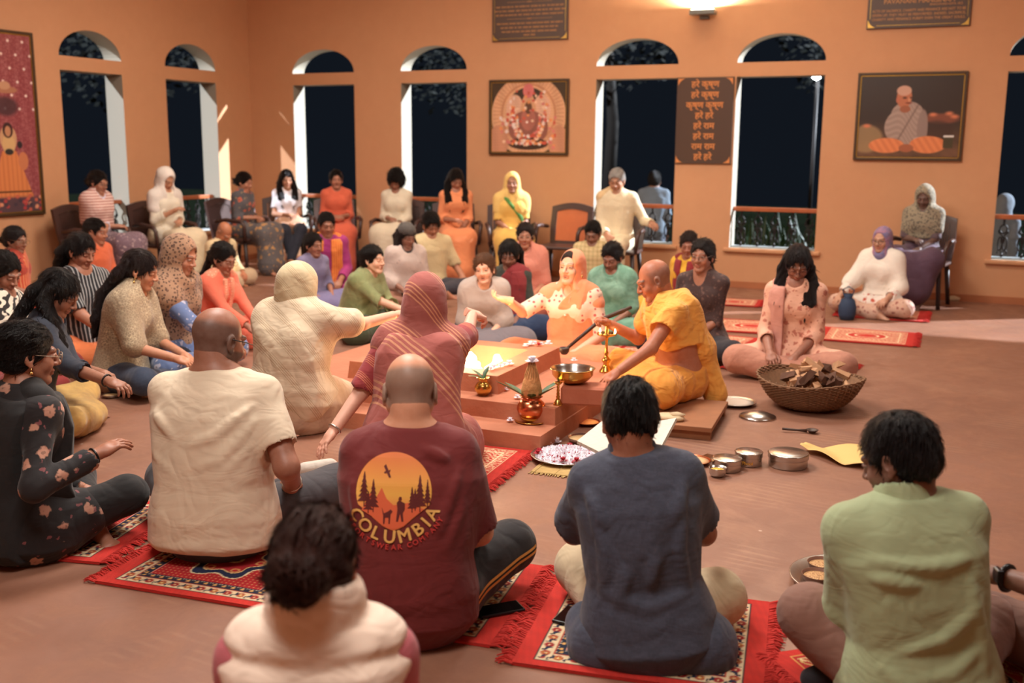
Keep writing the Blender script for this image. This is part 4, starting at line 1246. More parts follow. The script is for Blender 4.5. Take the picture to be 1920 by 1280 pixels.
def sign(loc, w, h, label, lines, board, corner, ink, framed=True, extra=None):
    t = empty('text_sign', loc); tag(t, label, 'sign')
    g = MB().box((0, -.012, 0), (w, .024, h)); g.build('board', board, t, bevel=.004)
    for sx in (-1, 1):
        for sz in (-1, 1):
            g = MB(); c = .075; x, z = sx * (w / 2 - .012), sz * (h / 2 - .012)
            pts = [(x, z), (x - sx * c, z), (x - sx * c * .55, z - sz * c * .22), (x - sx * c * .22, z - sz * c * .55), (x, z - sz * c)]
            g.add([(p[0], -.027, p[1]) for p in pts], [tuple(range(5)) if sx * sz > 0 else tuple(reversed(range(5)))])
            g.build('corner_ornament', corner, t)
    if framed:
        g = MB(); q = .004
        for sx in (-1, 1): g.box((sx * (w / 2 - .03), -.026, 0), (q, .004, h - .19))
        for sz in (-1, 1): g.box((0, -.026, sz * (h / 2 - .03)), (w - .19, .004, q))
        g.build('border_line', corner, t)
    g = MB()
    for body, size, z, x in lines:
        v, f = text_mesh(body, size, bold=True)
        xs = [p[0] for p in v]; sc = 1.0
        if xs and max(xs) - min(xs) > w * .90: sc = w * .90 / (max(xs) - min(xs))
        g.add([(p[0] * sc + x, -.0262 - p[2], p[1] + z) for p in v], f)
    if extra:
        for (x, z, ww, hh) in extra: g.add([(x - ww / 2, -.0265, z - hh / 2), (x + ww / 2, -.0265, z - hh / 2), (x + ww / 2, -.0265, z + hh / 2), (x - ww / 2, -.0265, z + hh / 2)], [(0, 1, 2, 3)])
    g.build('lettering', ink, t)
M_BOARD = simple('brown_board', (82, 58, 44), .45); M_INK = simple('gold_ink', (214, 152, 84), .5); M_INK2 = simple('dull_gold_ink', (190, 132, 78), .5)
sign((-2.76, D, 1.795), .62, .92, 'dark brown panel with orange Devanagari chant lines between two windows',
     [(s_, .092, .385 - i * .110, 0) for i, s_ in enumerate(['हरे कृष्ण', 'हरे कृष्ण', 'कृष्ण कृष्ण', 'हरे हरे', 'हरे राम', 'हरे राम', 'राम राम', 'हरे हरे'])], M_BOARD, simple('orange_ink', (222, 140, 76), .5), simple('orange_ink', (222, 140, 76), .5), framed=False)
sign((-.665, D, 3.09), .96, .80, 'dark plaque with gold verse lettering above the seated man picture',
     [('YAJNO DANAM TAPAS CAIVA', .062, -.08, 0), ('PAVANANI MANISINAM', .062, -.145, 0), ('BHAGAVAD-GITA 18.5', .030, -.185, .25),
      ('ACTS OF SACRIFICE, CHARITY AND PENANCE ARE NOT TO BE', .036, -.232, 0), ('GIVEN UP; THEY MUST BE PERFORMED. INDEED, SACRIFICE,', .036, -.272, 0), ('CHARITY AND PENANCE PURIFY EVEN THE GREAT SOULS.', .036, -.312, 0)],
     M_BOARD, M_GOLD, M_INK2)
rs = random.Random(11); ex = []
for z, ww in ((-.02, .84), (-.065, .88), (-.11, .84), (-.205, .82), (-.25, .72), (-.295, .70), (-.335, .14)):   # lines of small worn lettering
    x = -ww / 2
    while x < ww / 2 - .01:
        l = min(rs.uniform(.03, .09), ww / 2 - x); k_ = x
        while k_ < x + l - .004: ex.append((k_ + .004, z, .006, rs.uniform(.016, .022))); k_ += .0092
        x += l + .012
for z in (.03, -.155): ex += [(0, z, .56, .004), (0, z, .05, .012)]
sign((-4.825, D, 3.10), .94, .80, 'dark plaque with blurred gold lines above the garlanded picture', [], M_BOARD, M_GOLD, M_INK2, extra=ex)

# ---------------------------------------------------------------- clay fire altar
def clay_mat(name, c1, c2):
    t = NT(name); n = t.noise(4, t.co(), 6, .6)
    t.col(t.mix(n, lin(c1), lin(c2))); t.set(Roughness=.75); b = t.bump(t.noise(9, t.co(), 5), .35, .02); t.bump(t.noise(60, t.co(), 4), .25, .004, b)
    return t.m
M_CLAY = clay_mat('altar_clay', (166, 98, 70), (192, 124, 92))
L1, L2, L3 = .09, .18, .28
def rect(x0, x1, y0, y1, z): return [(x0, y0, z), (x1, y0, z), (x1, y1, z), (x0, y1, z)]
loops = [rect(-3.72, -1.88, 4.62, 6.30, 0), rect(-3.72, -1.88, 4.63, 6.29, L1), rect(-3.70, -1.885, 4.84, 6.12, L1), rect(-3.69, -1.89, 4.85, 6.11, L2),
         rect(-3.24, -2.28, 5.00, 5.94, L2), rect(-3.23, -2.29, 5.01, 5.93, L3), rect(-3.09, -2.43, 5.15, 5.78, L3), rect(-2.95, -2.57, 5.28, 5.64, .05)]
V = [p for l in loops for p in l]; F = []
for i in range(len(loops) - 1):
    for k in range(4): a = i * 4 + k; b = i * 4 + (k + 1) % 4; F.append((a, b, b + 4, a + 4))
F.append(tuple(range(28, 32)))
me = mesh_py('fire_altar', V, F); o = link('fire_altar', me, None, M_CLAY); tag(o, 'stepped terracotta clay fire altar with a square pit', 'altar')
b = o.modifiers.new('bevel', 'BEVEL'); b.width = .014; b.segments = 3
fl = empty('fire', (-2.66, 5.38, .07)); tag(fl, 'bright white and yellow fire burning in the altar pit', 'fire')
def flame_mat(c, s):
    t = NT('flame'); t.set(**{'Emission Strength': s}); t.b.inputs['Emission Color'].default_value = c + (1,); t.col(c); return t.m
FM = [flame_mat((1.0, .66, .32), 24.0), flame_mat((1.0, .42, .12), 9.0)]
def flame(name, prims, mat, seed):
    F = Field()
    for p in prims: F.chain(p[0], p[1], k=.03)
    F.disp(lambda X, Y, Z: .012 * np.sin(X * 60 + seed + 5 * np.sin(Z * 22)) * np.sin(Y * 55 + 4 * np.sin(Z * 25 + seed)) * (Z > .03))
    V, Q = F.mesh(.005); V = relax(V, Q, 1)
    return link(name, mesh_np(name, V, Q), fl, mat)
flame('flame', [([(-.02, 0, .03), (-.03, .0, .13), (-.05, .01, .20), (-.03, .02, .27)], [.075, .078, .045, .004]), ([(.05, .02, .04), (.05, .0, .12), (.02, 0, .20), (.03, .0, .25)], [.06, .05, .03, .004]), ([(-.08, .03, .04), (-.10, .02, .11), (-.09, .02, .18)], [.05, .035, .004])], FM[0], 1.0)
flame('flame', [([(.10, .04, .06), (.13, .05, .13), (.17, .06, .20), (.19, .06, .25)], [.03, .026, .018, .003]), ([(.08, -.02, .05), (.12, .0, .11), (.14, .01, .16)], [.03, .02, .003])], FM[1], 3.0)
rs = random.Random(5)
M_CHAR = simple('charred_wood', (48, 34, 28), .9, noise=.5, nscale=20)
for i in range(6):
    a = i * 1.1; g = MB(); g.tube([(-.13, 0, 0), (0, .006, .004), (.13, 0, .0)], [.018, .021, .016], 7)
    o = g.build('burning_log', M_CHAR); o.location = (-2.66 + .03 * math.cos(a * 2), 5.40 + .03 * math.sin(a), .085 + .012 * i); o.rotation_euler = (0, .1 * math.sin(i * 2), a)
    tag(o, 'charred stick lying under the flames in the altar pit', 'firewood', 'charred sticks in the fire pit')
lamp('fire_light', 'POINT', (-2.64, 5.38, .42), 24, (1.0, .66, .36), shadow_soft_size=.09)

M_BRASS = simple('brass', (206, 164, 88), .22, 1.0); M_COPPER = simple('copper', (206, 126, 88), .25, 1.0, noise=.15, nscale=8)
M_STEEL = simple('steel', (196, 192, 186), .24, 1.0); M_LEAF = simple('mango_leaf', (46, 84, 40), .45, noise=.3, nscale=12)
M_PETAL = simple('white_petal', (238, 232, 240), .7); M_RED = simple('red_petal', (176, 30, 50), .7); M_FIBRE = simple('coconut_fibre', (196, 140, 88), .9, noise=.35, nscale=50, bump=.8)
M_GOLDCLOTH = simple('yellow_cloth', (232, 180, 90), .8)

def flower_mb(g, c, r=.022, rs=random.Random(1), petals=9):
    c = Vector(c)
    for lay in range(2):
        for k in range(petals):
            a = 2 * PI * k / petals + lay * .3 + rs.uniform(-.1, .1); t = .25 + lay * .7; d = Vector((math.cos(a) * math.cos(t), math.sin(a) * math.cos(t), math.sin(t)))
            s = Vector((-math.sin(a), math.cos(a), 0)) * r * .22
            g.add([c, c + d * r * .6 + s, c + d * r, c + d * r * .6 - s], [(0, 1, 2, 3)])
    g.lathe([(0, .004), (r * .18, .002), (r * .12, -.002)], c + Vector((0, 0, r * .25)), 8)
def flower(P, r, label, group='loose white flowers on the altar', mat=None):
    g = MB(); flower_mb(g, (0, 0, 0), r, random.Random(int(P[0] * 1000)))
    o = g.build('flower', mat or M_PETAL); o.location = P; return tag(o, label, 'flower', group)
def leaf_mb(g, base, d, L, w, n=7, curl=.25):
    base = Vector(base); d = Vector(d).normalized(); s = d.cross(Vector((0, 0, 1))).normalized(); u = s.cross(d); V = []; F = []
    for i in range(n):
        t = i / (n - 1); c = base + d * L * t + u * (-curl * L * t * t); ww = w * math.sin(PI * (t * .92 + .05)) ** .8
        V += [c + s * ww + u * .25 * ww, c - u * .1 * ww, c - s * ww + u * .25 * ww]
    for i in range(n - 1):
        for k in (0, 1): a = i * 3 + k; F.append((a, a + 1, a + 4, a + 3))
    g.add(V, F, True)
# kalash
P = at_z(996, 790, L1)
t = empty('kalash_pot', (P[0], P[1], L1 + .011)); t.scale = (1.2, 1.2, 1.12); tag(t, 'round copper pot holding mango leaves and a fibrous coconut on yellow plate', 'pot')
MB().lathe([(0, 0), (.034, 0), (.040, .008), (.056, .026), (.064, .052), (.060, .076), (.046, .092), (.036, .098), (.044, .108), (.050, .111), (.047, .113), (.036, .104), (.03, .10)], n=40).build('body', M_COPPER, t)
MB().lathe([(.036, .002), (.044, .010), (.0455, .022), (.046, .024), (.036, .024)], n=32).build('yellow_wrap', M_GOLDCLOTH, t)
g = MB(); rs = random.Random(2)
g.lathe([(0, .10), (.040, .108), (.046, .135), (.040, .175), (.028, .215), (.018, .245), (.014, .262), (0, .266)], n=22); g.build('coconut', M_FIBRE, t)
fb = MB()
for i in range(40):
    a = rs.uniform(0, 2 * PI); fb.tube([(.040 * math.cos(a), .040 * math.sin(a), .13), (.030 * math.cos(a), .030 * math.sin(a), .215), (.012 * math.cos(a + .2), .012 * math.sin(a + .2), .275)], .0018, 4)
fb.build('fibres', M_FIBRE, t)
for a, tl, L in ((200, .35, .17), (160, .30, .12), (330, .40, .12), (20, .32, .15), (270, .25, .09), (90, .3, .12)):
    a = math.radians(a) + YAW; g = MB(); leaf_mb(g, (.02 * math.cos(a), .02 * math.sin(a), .105), (math.cos(a), math.sin(a), tl + .35), L, .020, curl=.05); g.build('mango_leaf', M_LEAF, t)
g = MB(); flower_mb(g, (0, 0, .272), .034, rs, 14); flower_mb(g, (.004, 0, .282), .026, rs, 12); g.build('top_flower', M_PETAL, t)
pl = MB().lathe([(0, 0), (.070, 0), (.086, .006), (.088, .010), (.084, .011), (.068, .005), (0, .005)], n=40).build('plate', M_BRASS); pl.location = (P[0], P[1], L1); tag(pl, 'yellow brass plate under the copper coconut pot', 'plate')
for i, (u, v, z) in enumerate([(1018, 791, L1), (1025, 784, L1), (970, 748, L1 + .09), (1012, 783, L1), (956, 791, L1), (947, 733, L2), (926, 692, L3), (938, 690, L3), (946, 687, L3), (955, 685, L3), (920, 695, L3), (985, 651, L3), (995, 648, L3), (1003, 646, L3), (1015, 648, L3), (1028, 647, L3), (1076, 678, L2 + .10), (1030, 836, .0), (1043, 831, .0), (1109, 728, L2)]):
    Pf = at_z(u, v, z); 
    if z > L1 + .05 and z < L2 - .01: Pf = at_z(u, v, L2)
    flower((Pf[0], Pf[1], Pf[2] + .006), .024 if i % 3 else .032, 'white flower lying on the ' + ('altar rim by the fire' if z == L3 and u < 975 else 'far altar rim beside the orange scarf woman' if z == L3 else 'floor by the flower tray' if z == 0 else 'brick block behind the bowl' if z > L2 + .05 else 'lowest altar step beside the copper pot' if z == L1 else 'middle altar step'), 'white flowers strewn on the altar')
Pf = at_z(1010, 649, L3); flower((Pf[0], Pf[1], L3 + .006), .024, 'single red flower among white ones on the altar rim', None, M_RED)
# small brass lota
P = at_z(906, 741, L2); t = empty('brass_vase', (P[0], P[1], L2)); tag(t, 'small round brass vase with two green leaves beside the fire', 'vase')
MB().lathe([(0, 0), (.024, 0), (.030, .010), (.046, .030), (.048, .048), (.036, .068), (.022, .078), (.028, .092), (.036, .098), (.034, .100), (.020, .084)], n=32).build('body', M_BRASS, t)
for a, tl in ((150, .9), (60, 1.6), (200, .5)):
    a = math.radians(a) + YAW; g = MB(); leaf_mb(g, (0, 0, .09), (math.cos(a), math.sin(a), tl), .085, .014, curl=.2); g.build('leaf', M_LEAF, t)
# brass candlestick
P = at_z(1046, 759, L2); t = empty('oil_lamp', (P[0], P[1], L2)); tag(t, 'slim short brass oil lamp standing in front of the brick block', 'lamp')
MB().lathe([(0, 0), (.026, 0), (.024, .006), (.014, .028), (.008, .036), (.012, .044), (.007, .052), (.010, .060), (.006, .068), (.009, .078), (.006, .088), (.009, .096), (.006, .106), (.016, .112), (.022, .122), (.018, .123), (.008, .116), (0, .116)], n=24).build('stem', M_BRASS, t)
# tall brass lamp
P = at_z(1135, 700, 0.0); P = at_z(1135, 697, L2); t = empty('oil_lamp', (-1.93, 5.80, L2)); P = at_z(1136, 697, L2)
t.location = (P[0], P[1], L2); tag(t, 'tall brass oil lamp with a lit tray, behind the brass bowl', 'lamp')
MB().lathe([(0, 0), (.042, 0), (.040, .010), (.022, .036), (.016, .050), (.022, .060), (.028, .074), (.016, .088), (.010, .100), (.015, .116), (.009, .128), (.008, .190), (.012, .198), (.009, .206), (.020, .214), (.058, .226), (.062, .236), (.056, .238), (.016, .226), (.010, .240), (.013, .252), (.008, .268), (.010, .282), (0, .300)], n=30).build('stem', M_BRASS, t)
g = MB()
g.tube([(.050, .0, .238), (.052, 0, .250), (.051, 0, .266)], [.004, .006, .001], 8); g.tube([(-.046, .01, .238), (-.046, .01, .248), (-.046, .01, .262)], [.004, .005, .001], 8)
g.build('wick_flame', FM[0], t)
# brick stove and bowl
P = at_z(1092, 760, L2); bx, by = P[0] - .01, P[1] + .06
o = MB().box((bx, by, L2 + .05), (.24, .15, .10), rz=.25).build('brick_block', clay_mat('brick', (168, 92, 66), (196, 120, 90))); tag(o, 'rough terracotta brick block under the shining brass bowl', 'brick')
o.modifiers.new('bevel', 'BEVEL').width = .012
t = empty('metal_bowl', (bx - .07, by - .0, L2 + .101)); tag(t, 'wide shining brass and steel bowl standing on the brick block', 'bowl')
MB().lathe([(0, 0), (.05, 0), (.085, .018), (.108, .046), (.110, .070), (.118, .078), (.120, .080), (.113, .080)], n=44).build('outer_bowl', M_BRASS, t)
MB().lathe([(.113, .080), (.104, .066), (.098, .044), (.075, .022), (0, .012)], n=44).build('steel_lining', M_STEEL, t)

# ---------------------------------------------------------------- vessels on the floor
def dish(name, P, r, h, mat, label, cat='bowl', fillc=None, group=None, wall=.16, z=0.0):
    t = empty(name, (P[0], P[1], z)); tag(t, label, cat, group)
    MB().lathe([(0, 0), (r * .6, 0), (r * (1 - wall), h * .35), (r * .97, h * .9), (r, h), (r * .96, h), (r * (1 - wall) * .95, h * .45), (r * .55, .004), (0, .004)], n=40).build('body', mat, t)
    if fillc is not None: MB().lathe([(0, h * .86), (r * .5, h * .82), (r * .90, h * .70), (r * .86, h * .5)], n=30).build('contents', fillc, t)
    return t
dish('copper_plate', at_z(1100, 795), .075, .018, M_COPPER, 'copper plate on the floor beside the altar corner', 'plate', simple('orange_paste', (236, 150, 70), .7))
dish('steel_bowl', at_z(1091, 829), .075, .03, M_STEEL, 'small steel bowl behind the tray of flowers', 'bowl', simple('tan_flour', (206, 170, 120), .8))
# flower tray
P = at_z(1066, 866); t = empty('flower_tray', (P[0] - .02, P[1] + .02, .014)); tag(t, 'large oval steel tray heaped with white flower petals', 'tray')
MB().lathe([(0, 0), (.13, 0), (.165, .012), (.175, .016), (.172, .019), (.13, .005), (0, .005)], n=48).build('tray', M_STEEL, t)
g = MB(); g2 = MB(); rs = random.Random(9)
g.lathe([(0, .034), (.06, .030), (.11, .020), (.15, .008)], n=30)
for i in range(1500):
    a = rs.uniform(0, 2 * PI); r = .152 * math.sqrt(rs.random()); z = .036 * (1 - (r / .16) ** 2) + .006
    c = Vector((r * math.cos(a), r * math.sin(a), z)); d = Vector((rs.uniform(-1, 1), rs.uniform(-1, 1), rs.uniform(-.1, .9))).normalized(); e = d.orthogonal().normalized()
    L = rs.uniform(.008, .018); w = L * .28
    (g2 if rs.random() < .07 else g).add([c, c + d * L * .6 + e * w, c + d * L, c + d * L * .6 - e * w], [(0, 1, 2, 3)])
for q in range(5): flower_mb(g2, [(-.125, -.06, .02), (.03, -.12, .02), (.09, -.10, .02), (-.13, -.03, .02), (-.02, .1, .025)][q], .026, rs, 10)
tag(g.build('white_petals', M_PETAL, t), kind='stuff'); tag(g2.build('red_petals', M_RED, t), kind='stuff')
# reed mat
P = at_z(1105, 880); t = empty('reed_mat', (P[0], P[1] + .02, 0), .05); tag(t, 'small woven reed mat under the flower tray', 'mat')
M_REED = simple('reed', (196, 164, 104), .8, noise=.3, nscale=30)
g = MB()
for i in range(34): g.tube([(-.24, -.17 + i * .0103, .006), (0, -.17 + i * .0103, .007), (.24, -.17 + i * .0103, .006)], .0052, 6)
for x in (-.22, -.12, 0, .12, .22): g.tube([(x, -.175, .011), (x, .18, .011)], .0022, 5)
g.build('reeds', M_REED, t)
g = MB(); rs = random.Random(3)
for i in range(70): x = -.24 + .48 * i / 69; g.tube([(x, -.17, .006), (x + rs.uniform(-.01, .01), -.195, .003)], .0022, 4)
g.build('frayed_edge', M_REED, t)
# tins
def tin(P, r, h, label, z=0, txt=None):
    t = empty('steel_tin', (P[0], P[1], z)); tag(t, label, 'container', None)
    MB().lathe([(0, 0), (r * .95, 0), (r, .006), (r, h * .62), (r * 1.0, h * .64)], n=40).build('body', M_STEEL, t)
    MB().lathe([(r * 1.02, h * .58), (r * 1.05, h * .62), (r * 1.04, h * .86), (r * 1.06, h * .92), (r * 1.0, h * .97), (r * .93, h * .95), (r * .85, h), (0, h)], n=40).build('lid', M_STEEL, t)
    if txt:
        v, f = text_mesh(txt, .022, bold=True); V = []
        for p in v:
            a = -PI / 2 + YAW * 0 + p[0] / r + .12; V.append(((r * 1.004 + p[2]) * math.cos(a), (r * 1.004 + p[2]) * math.sin(a), h * .30 + p[1]))
        g = MB(); g.add(V, f); g.build('lettering', simple('yellow_marker', (222, 160, 52), .6), t)
tin(at_z(1362, 880), .068, .062, 'steel lidded tin nearest the priest, leftmost of the three'); tin(at_z(1403, 870), .064, .070, 'steel lidded tin with yellow writing, middle of the three', txt='Phool')
tin(at_z(1477, 873), .092, .072, 'widest steel lidded tin, beside the yellow paper')
dish('steel_cup', at_z(1345, 893), .042, .045, M_STEEL, 'small steel cup with yellow powder before the tins', 'cup', simple('turmeric', (214, 172, 60), .8), wall=.10)
dish('copper_plate', at_z(1300, 868), .085, .02, M_COPPER, 'copper plate beside the brown phone near the plank', 'plate', simple('pale_grain', (226, 180, 130), .8))
def phone(P, rz, label, z=0, col=(20, 20, 22), w=.075, L=.155, mat2=None):
    t = empty('mobile_phone', (P[0], P[1], z), rz); tag(t, label, 'phone')
    MB().box((0, 0, .005), (w, L, .009)).build('case', simple('phone_case_%d' % col[0], col, .4), t, bevel=.003)
    MB().box((0, 0, .0098), (w * .9, L * .93, .0008)).build('screen', mat2 or simple('phone_glass', (10, 10, 12), .12), t)
phone(at_z(1323, 862), -.3, 'brown phone lying beside the steel tins', 0, (92, 52, 34), mat2=simple('brown_glass', (70, 38, 26), .2))
phone(at_z(936, 1152), -.75, 'black phone on the rug beside the burgundy shirt man', .014)
phone(at_z(1075, 1166), -.05, 'black phone lying flat on the rug left of the navy shirt man', .014, w=.10, L=.12)
# steel thali, lid and spoon
P = at_z(1378, 758); dish('steel_thali', P, .125, .022, M_STEEL, 'wide steel plate of white flour behind the priest', 'plate', simple('white_flour', (222, 206, 190), .8), z=.0)
P = at_z(1417, 782); o = MB().lathe([(0, .035), (.05, .031), (.10, .012), (.106, .002), (.104, 0), (.098, .010), (.05, .028), (0, .032)], n=40).build('pot_lid', M_STEEL); o.location = (P[0] + .01, P[1], .0); tag(o, 'domed steel lid lying beside the basket', 'lid')
P = at_z(1502, 811); t = empty('wooden_ladle', (P[0], P[1], .012), -.12 + YAW); tag(t, 'small dark wooden ladle lying alone on the floor', 'ladle')
M_DWOOD = simple('dark_wood', (62, 40, 30), .5, noise=.4, nscale=20)
g = MB(); g.tube([(-.10, 0, .006), (-.02, 0, .002), (.03, 0, .0)], [.007, .006, .010], 8); g.build('handle', M_DWOOD, t)
g = MB(); g.lathe([(0, -.008), (.018, -.006), (.030, .004), (.032, .008), (.026, .007), (.012, .0), (0, -.002)], (.058, 0, 0), 20); g.build('ladle_bowl', M_DWOOD, t)
# yellow paper
nx, ny = 26, 12; P0 = at_z(1500, 848); P1 = at_z(1640, 872); V = []; dx = Vector((P1[0] - P0[0], P1[1] - P0[1], 0)); dn = Vector((-dx.y, dx.x, 0)).normalized()
for j in range(ny):
    for i in range(nx):
        u, v = i / (nx - 1), j / (ny - 1); w = (.05 + .15 * u) * (1 - .15 * math.sin(u * 9))
        p = Vector((P0[0], P0[1], 0)) + dx * u * 1.1 + dn * ((v - .5) * 2 * w + .04)
        V.append((p.x, p.y, .010 + .035 * abs(math.sin(u * 5 + v * 2.2)) * (.3 + abs(v - .5)) + .05 * max(0, .12 - u) * 6 * (1 - v)))
me = mesh_np('paper_sheet', V, [(j * nx + i, j * nx + i + 1, (j + 1) * nx + i + 1, (j + 1) * nx + i) for j in range(ny - 1) for i in range(nx - 1)])
o = link('paper_sheet', me, None, simple('yellow_paper', (226, 188, 116), .7)); tag(o, 'crumpled yellow paper sheet lying from the widest tin', 'paper'); o.modifiers.new('solid', 'SOLIDIFY').thickness = .0015
# plank seat with folded cloth
t = empty('plank_seat', (-1.41, 5.50, 0), .08); tag(t, 'low wooden plank seat under the priest', 'seat')
M_PLANK = simple('plank_wood', (150, 98, 64), .7, noise=.3, nscale=9, bump=.3)
MB().box((0, 0, .060), (.46, .62, .028)).build('board', M_PLANK, t, bevel=.004)
for y in (-.26, .26): MB().box((0, y, .023), (.44, .05, .046)).build('foot', M_PLANK, t)
P = at_z(1290, 812, .10); g = MB()
rs = random.Random(6)
g.lathe([(.001, .0), (.060, .004), (.066, .018), (.05, .034), (.03, .030), (.001, .042)], n=24); g.lathe([(.001, .02), (.03, .028), (.036, .04), (.001, .052)], (.03, .01, 0), 18)
o = g.build('folded_cloth', simple('cream_cloth', (214, 190, 154), .9, bump=.6)); o.location = (-1.40, 5.28, .0735); o.scale = (1.25, .8, .9); tag(o, 'crumpled cream cloth on the plank edge', 'cloth')
# basket of firewood
P = at_z(1512, 768); BC = (P[0], P[1] + .08)
t = empty('wicker_basket', (BC[0], BC[1], 0)); tag(t, 'round dark wicker basket heaped with split firewood', 'basket')
M_WICK = simple('wicker', (132, 96, 68), .8, noise=.4, nscale=40)
g = MB(); prof = [(.14, .006), (.195, .03), (.235, .065), (.265, .105), (.290, .150), (.305, .185)]
def brad(z):
    for (r0, z0), (r1, z1) in zip(prof, prof[1:]):
        if z <= z1: return r0 + (r1 - r0) * max(0, z - z0) / (z1 - z0)
    return prof[-1][0]
for j in range(22):
    z = .008 + j * .0084
    pts = []
    for k in range(72):
        a = 2 * PI * k / 72; r = brad(z) + .006 * (1 if (k + j) % 2 else -1)
        pts.append((r * math.cos(a), r * math.sin(a), z + .018 * math.cos(2 * a + .7) * (z / .21) ** 2))
    g.tube(pts, .0050, 5, closed=True)
g.build('weave', M_WICK, t)
g = MB()
for k in range(36):
    a = 2 * PI * k / 36; g.tube([(r * math.cos(a), r * math.sin(a), z) for r, z in prof], .005, 5)
g.build('stakes', M_WICK, t)
MB().lathe([(0, .010), (.13, .010), (.18, .034), (.22, .065), (.25, .105), (.276, .150), (.288, .17)], n=40).build('inner_wall', M_WICK, t)
rs = random.Random(12)
M_W1 = simple('split_wood', (196, 150, 112), .85, noise=.25, nscale=16, bump=.4); M_W2 = simple('bark_wood', (92, 60, 44), .9, noise=.4, nscale=20, bump=.5)
for i in range(46):
    ring = i % 23; rr = .185 * math.sqrt(rs.random()); a = rs.uniform(0, 2 * PI); z = .10 + .05 * rs.random() + (.14 * (1 - (rr / .26) ** 2) if i > 14 else .04) * rs.uniform(.5, 1)
    L = rs.uniform(.06, .12); n = rs.choice((3, 4, 5)); w = rs.uniform(.020, .036); V = []
    for s_ in (-1, 1):
        for k in range(n): q = 2 * PI * k / n + rs.uniform(-.2, .2); V.append((w * math.cos(q) * rs.uniform(.7, 1.1), s_ * L / 2 + rs.uniform(-.012, .012), w * math.sin(q) * rs.uniform(.7, 1.1)))
    g = MB(); g.add(V, [(k, (k + 1) % n, n + (k + 1) % n, n + k) for k in range(n)] + [tuple(range(n - 1, -1, -1)), tuple(range(n, 2 * n))])
    o = g.build('firewood', M_W2 if i % 3 == 0 else M_W1); o.location = (BC[0] + rr * math.cos(a) + .04, BC[1] + rr * math.sin(a), z); o.rotation_euler = (rs.uniform(-.9, .9), rs.uniform(0, 3), rs.uniform(0, 3.1))
    tag(o, 'chunk of split firewood heaped in the wicker basket', 'firewood', 'split wood in the basket')
# grain bowls by the green shirt man
P = at_z(1592, 1096); TR = (P[0], P[1])
o = MB().lathe([(0, .004), (.17, .004), (.20, .020), (.206, .030), (.202, .031), (.166, .010), (0, .010)], n=48).build('round_tray', M_STEEL); o.location = (TR[0], TR[1], 0); tag(o, 'round steel tray carrying small bowls of grain', 'tray')
M_LBOWL = simple('leaf_bowl', (112, 70, 48), .7, noise=.3, nscale=30)
tg = NT('barley'); sp = tg.n('ShaderNodeTexVoronoi', {'Scale': 160, 'Vector': tg.co()}); tg.col(tg.mix(sp.outputs[0], lin((236, 190, 128)), lin((150, 96, 54)))); tg.bump(sp.outputs[0], .8, .004)
for i in range(7):
    a = i * 2 * PI / 6 + .5; r = .115 if i < 6 else 0
    dish('grain_bowl', (TR[0] + r * math.cos(a), TR[1] + r * math.sin(a)), .056, .034, M_LBOWL, 'small brown bowl filled with barley grain on the steel tray', 'bowl', tg.m, 'grain bowls on the steel tray', z=.011)
# dishes at the left rug
dish('steel_dish', at_z(209, 745), .055, .022, M_STEEL, 'small steel dish on the floor nearest the black dress woman', 'dish', simple('tan_flour', (206, 170, 120), .8))
dish('steel_dish', at_z(236, 737), .055, .022, M_STEEL, 'small steel dish behind the nearer one, by the dark blue shawl woman', 'dish', simple('tan_flour', (206, 170, 120), .8))
dish('steel_dish', at_z(362, 690), .06, .024, M_STEEL, 'small steel dish of petals before the lace shawl woman', 'dish', M_PETAL)
dish('steel_dish', at_z(340, 697), .05, .022, M_STEEL, 'small steel dish touching the petal dish by the lace shawl woman', 'dish', M_COPPER)

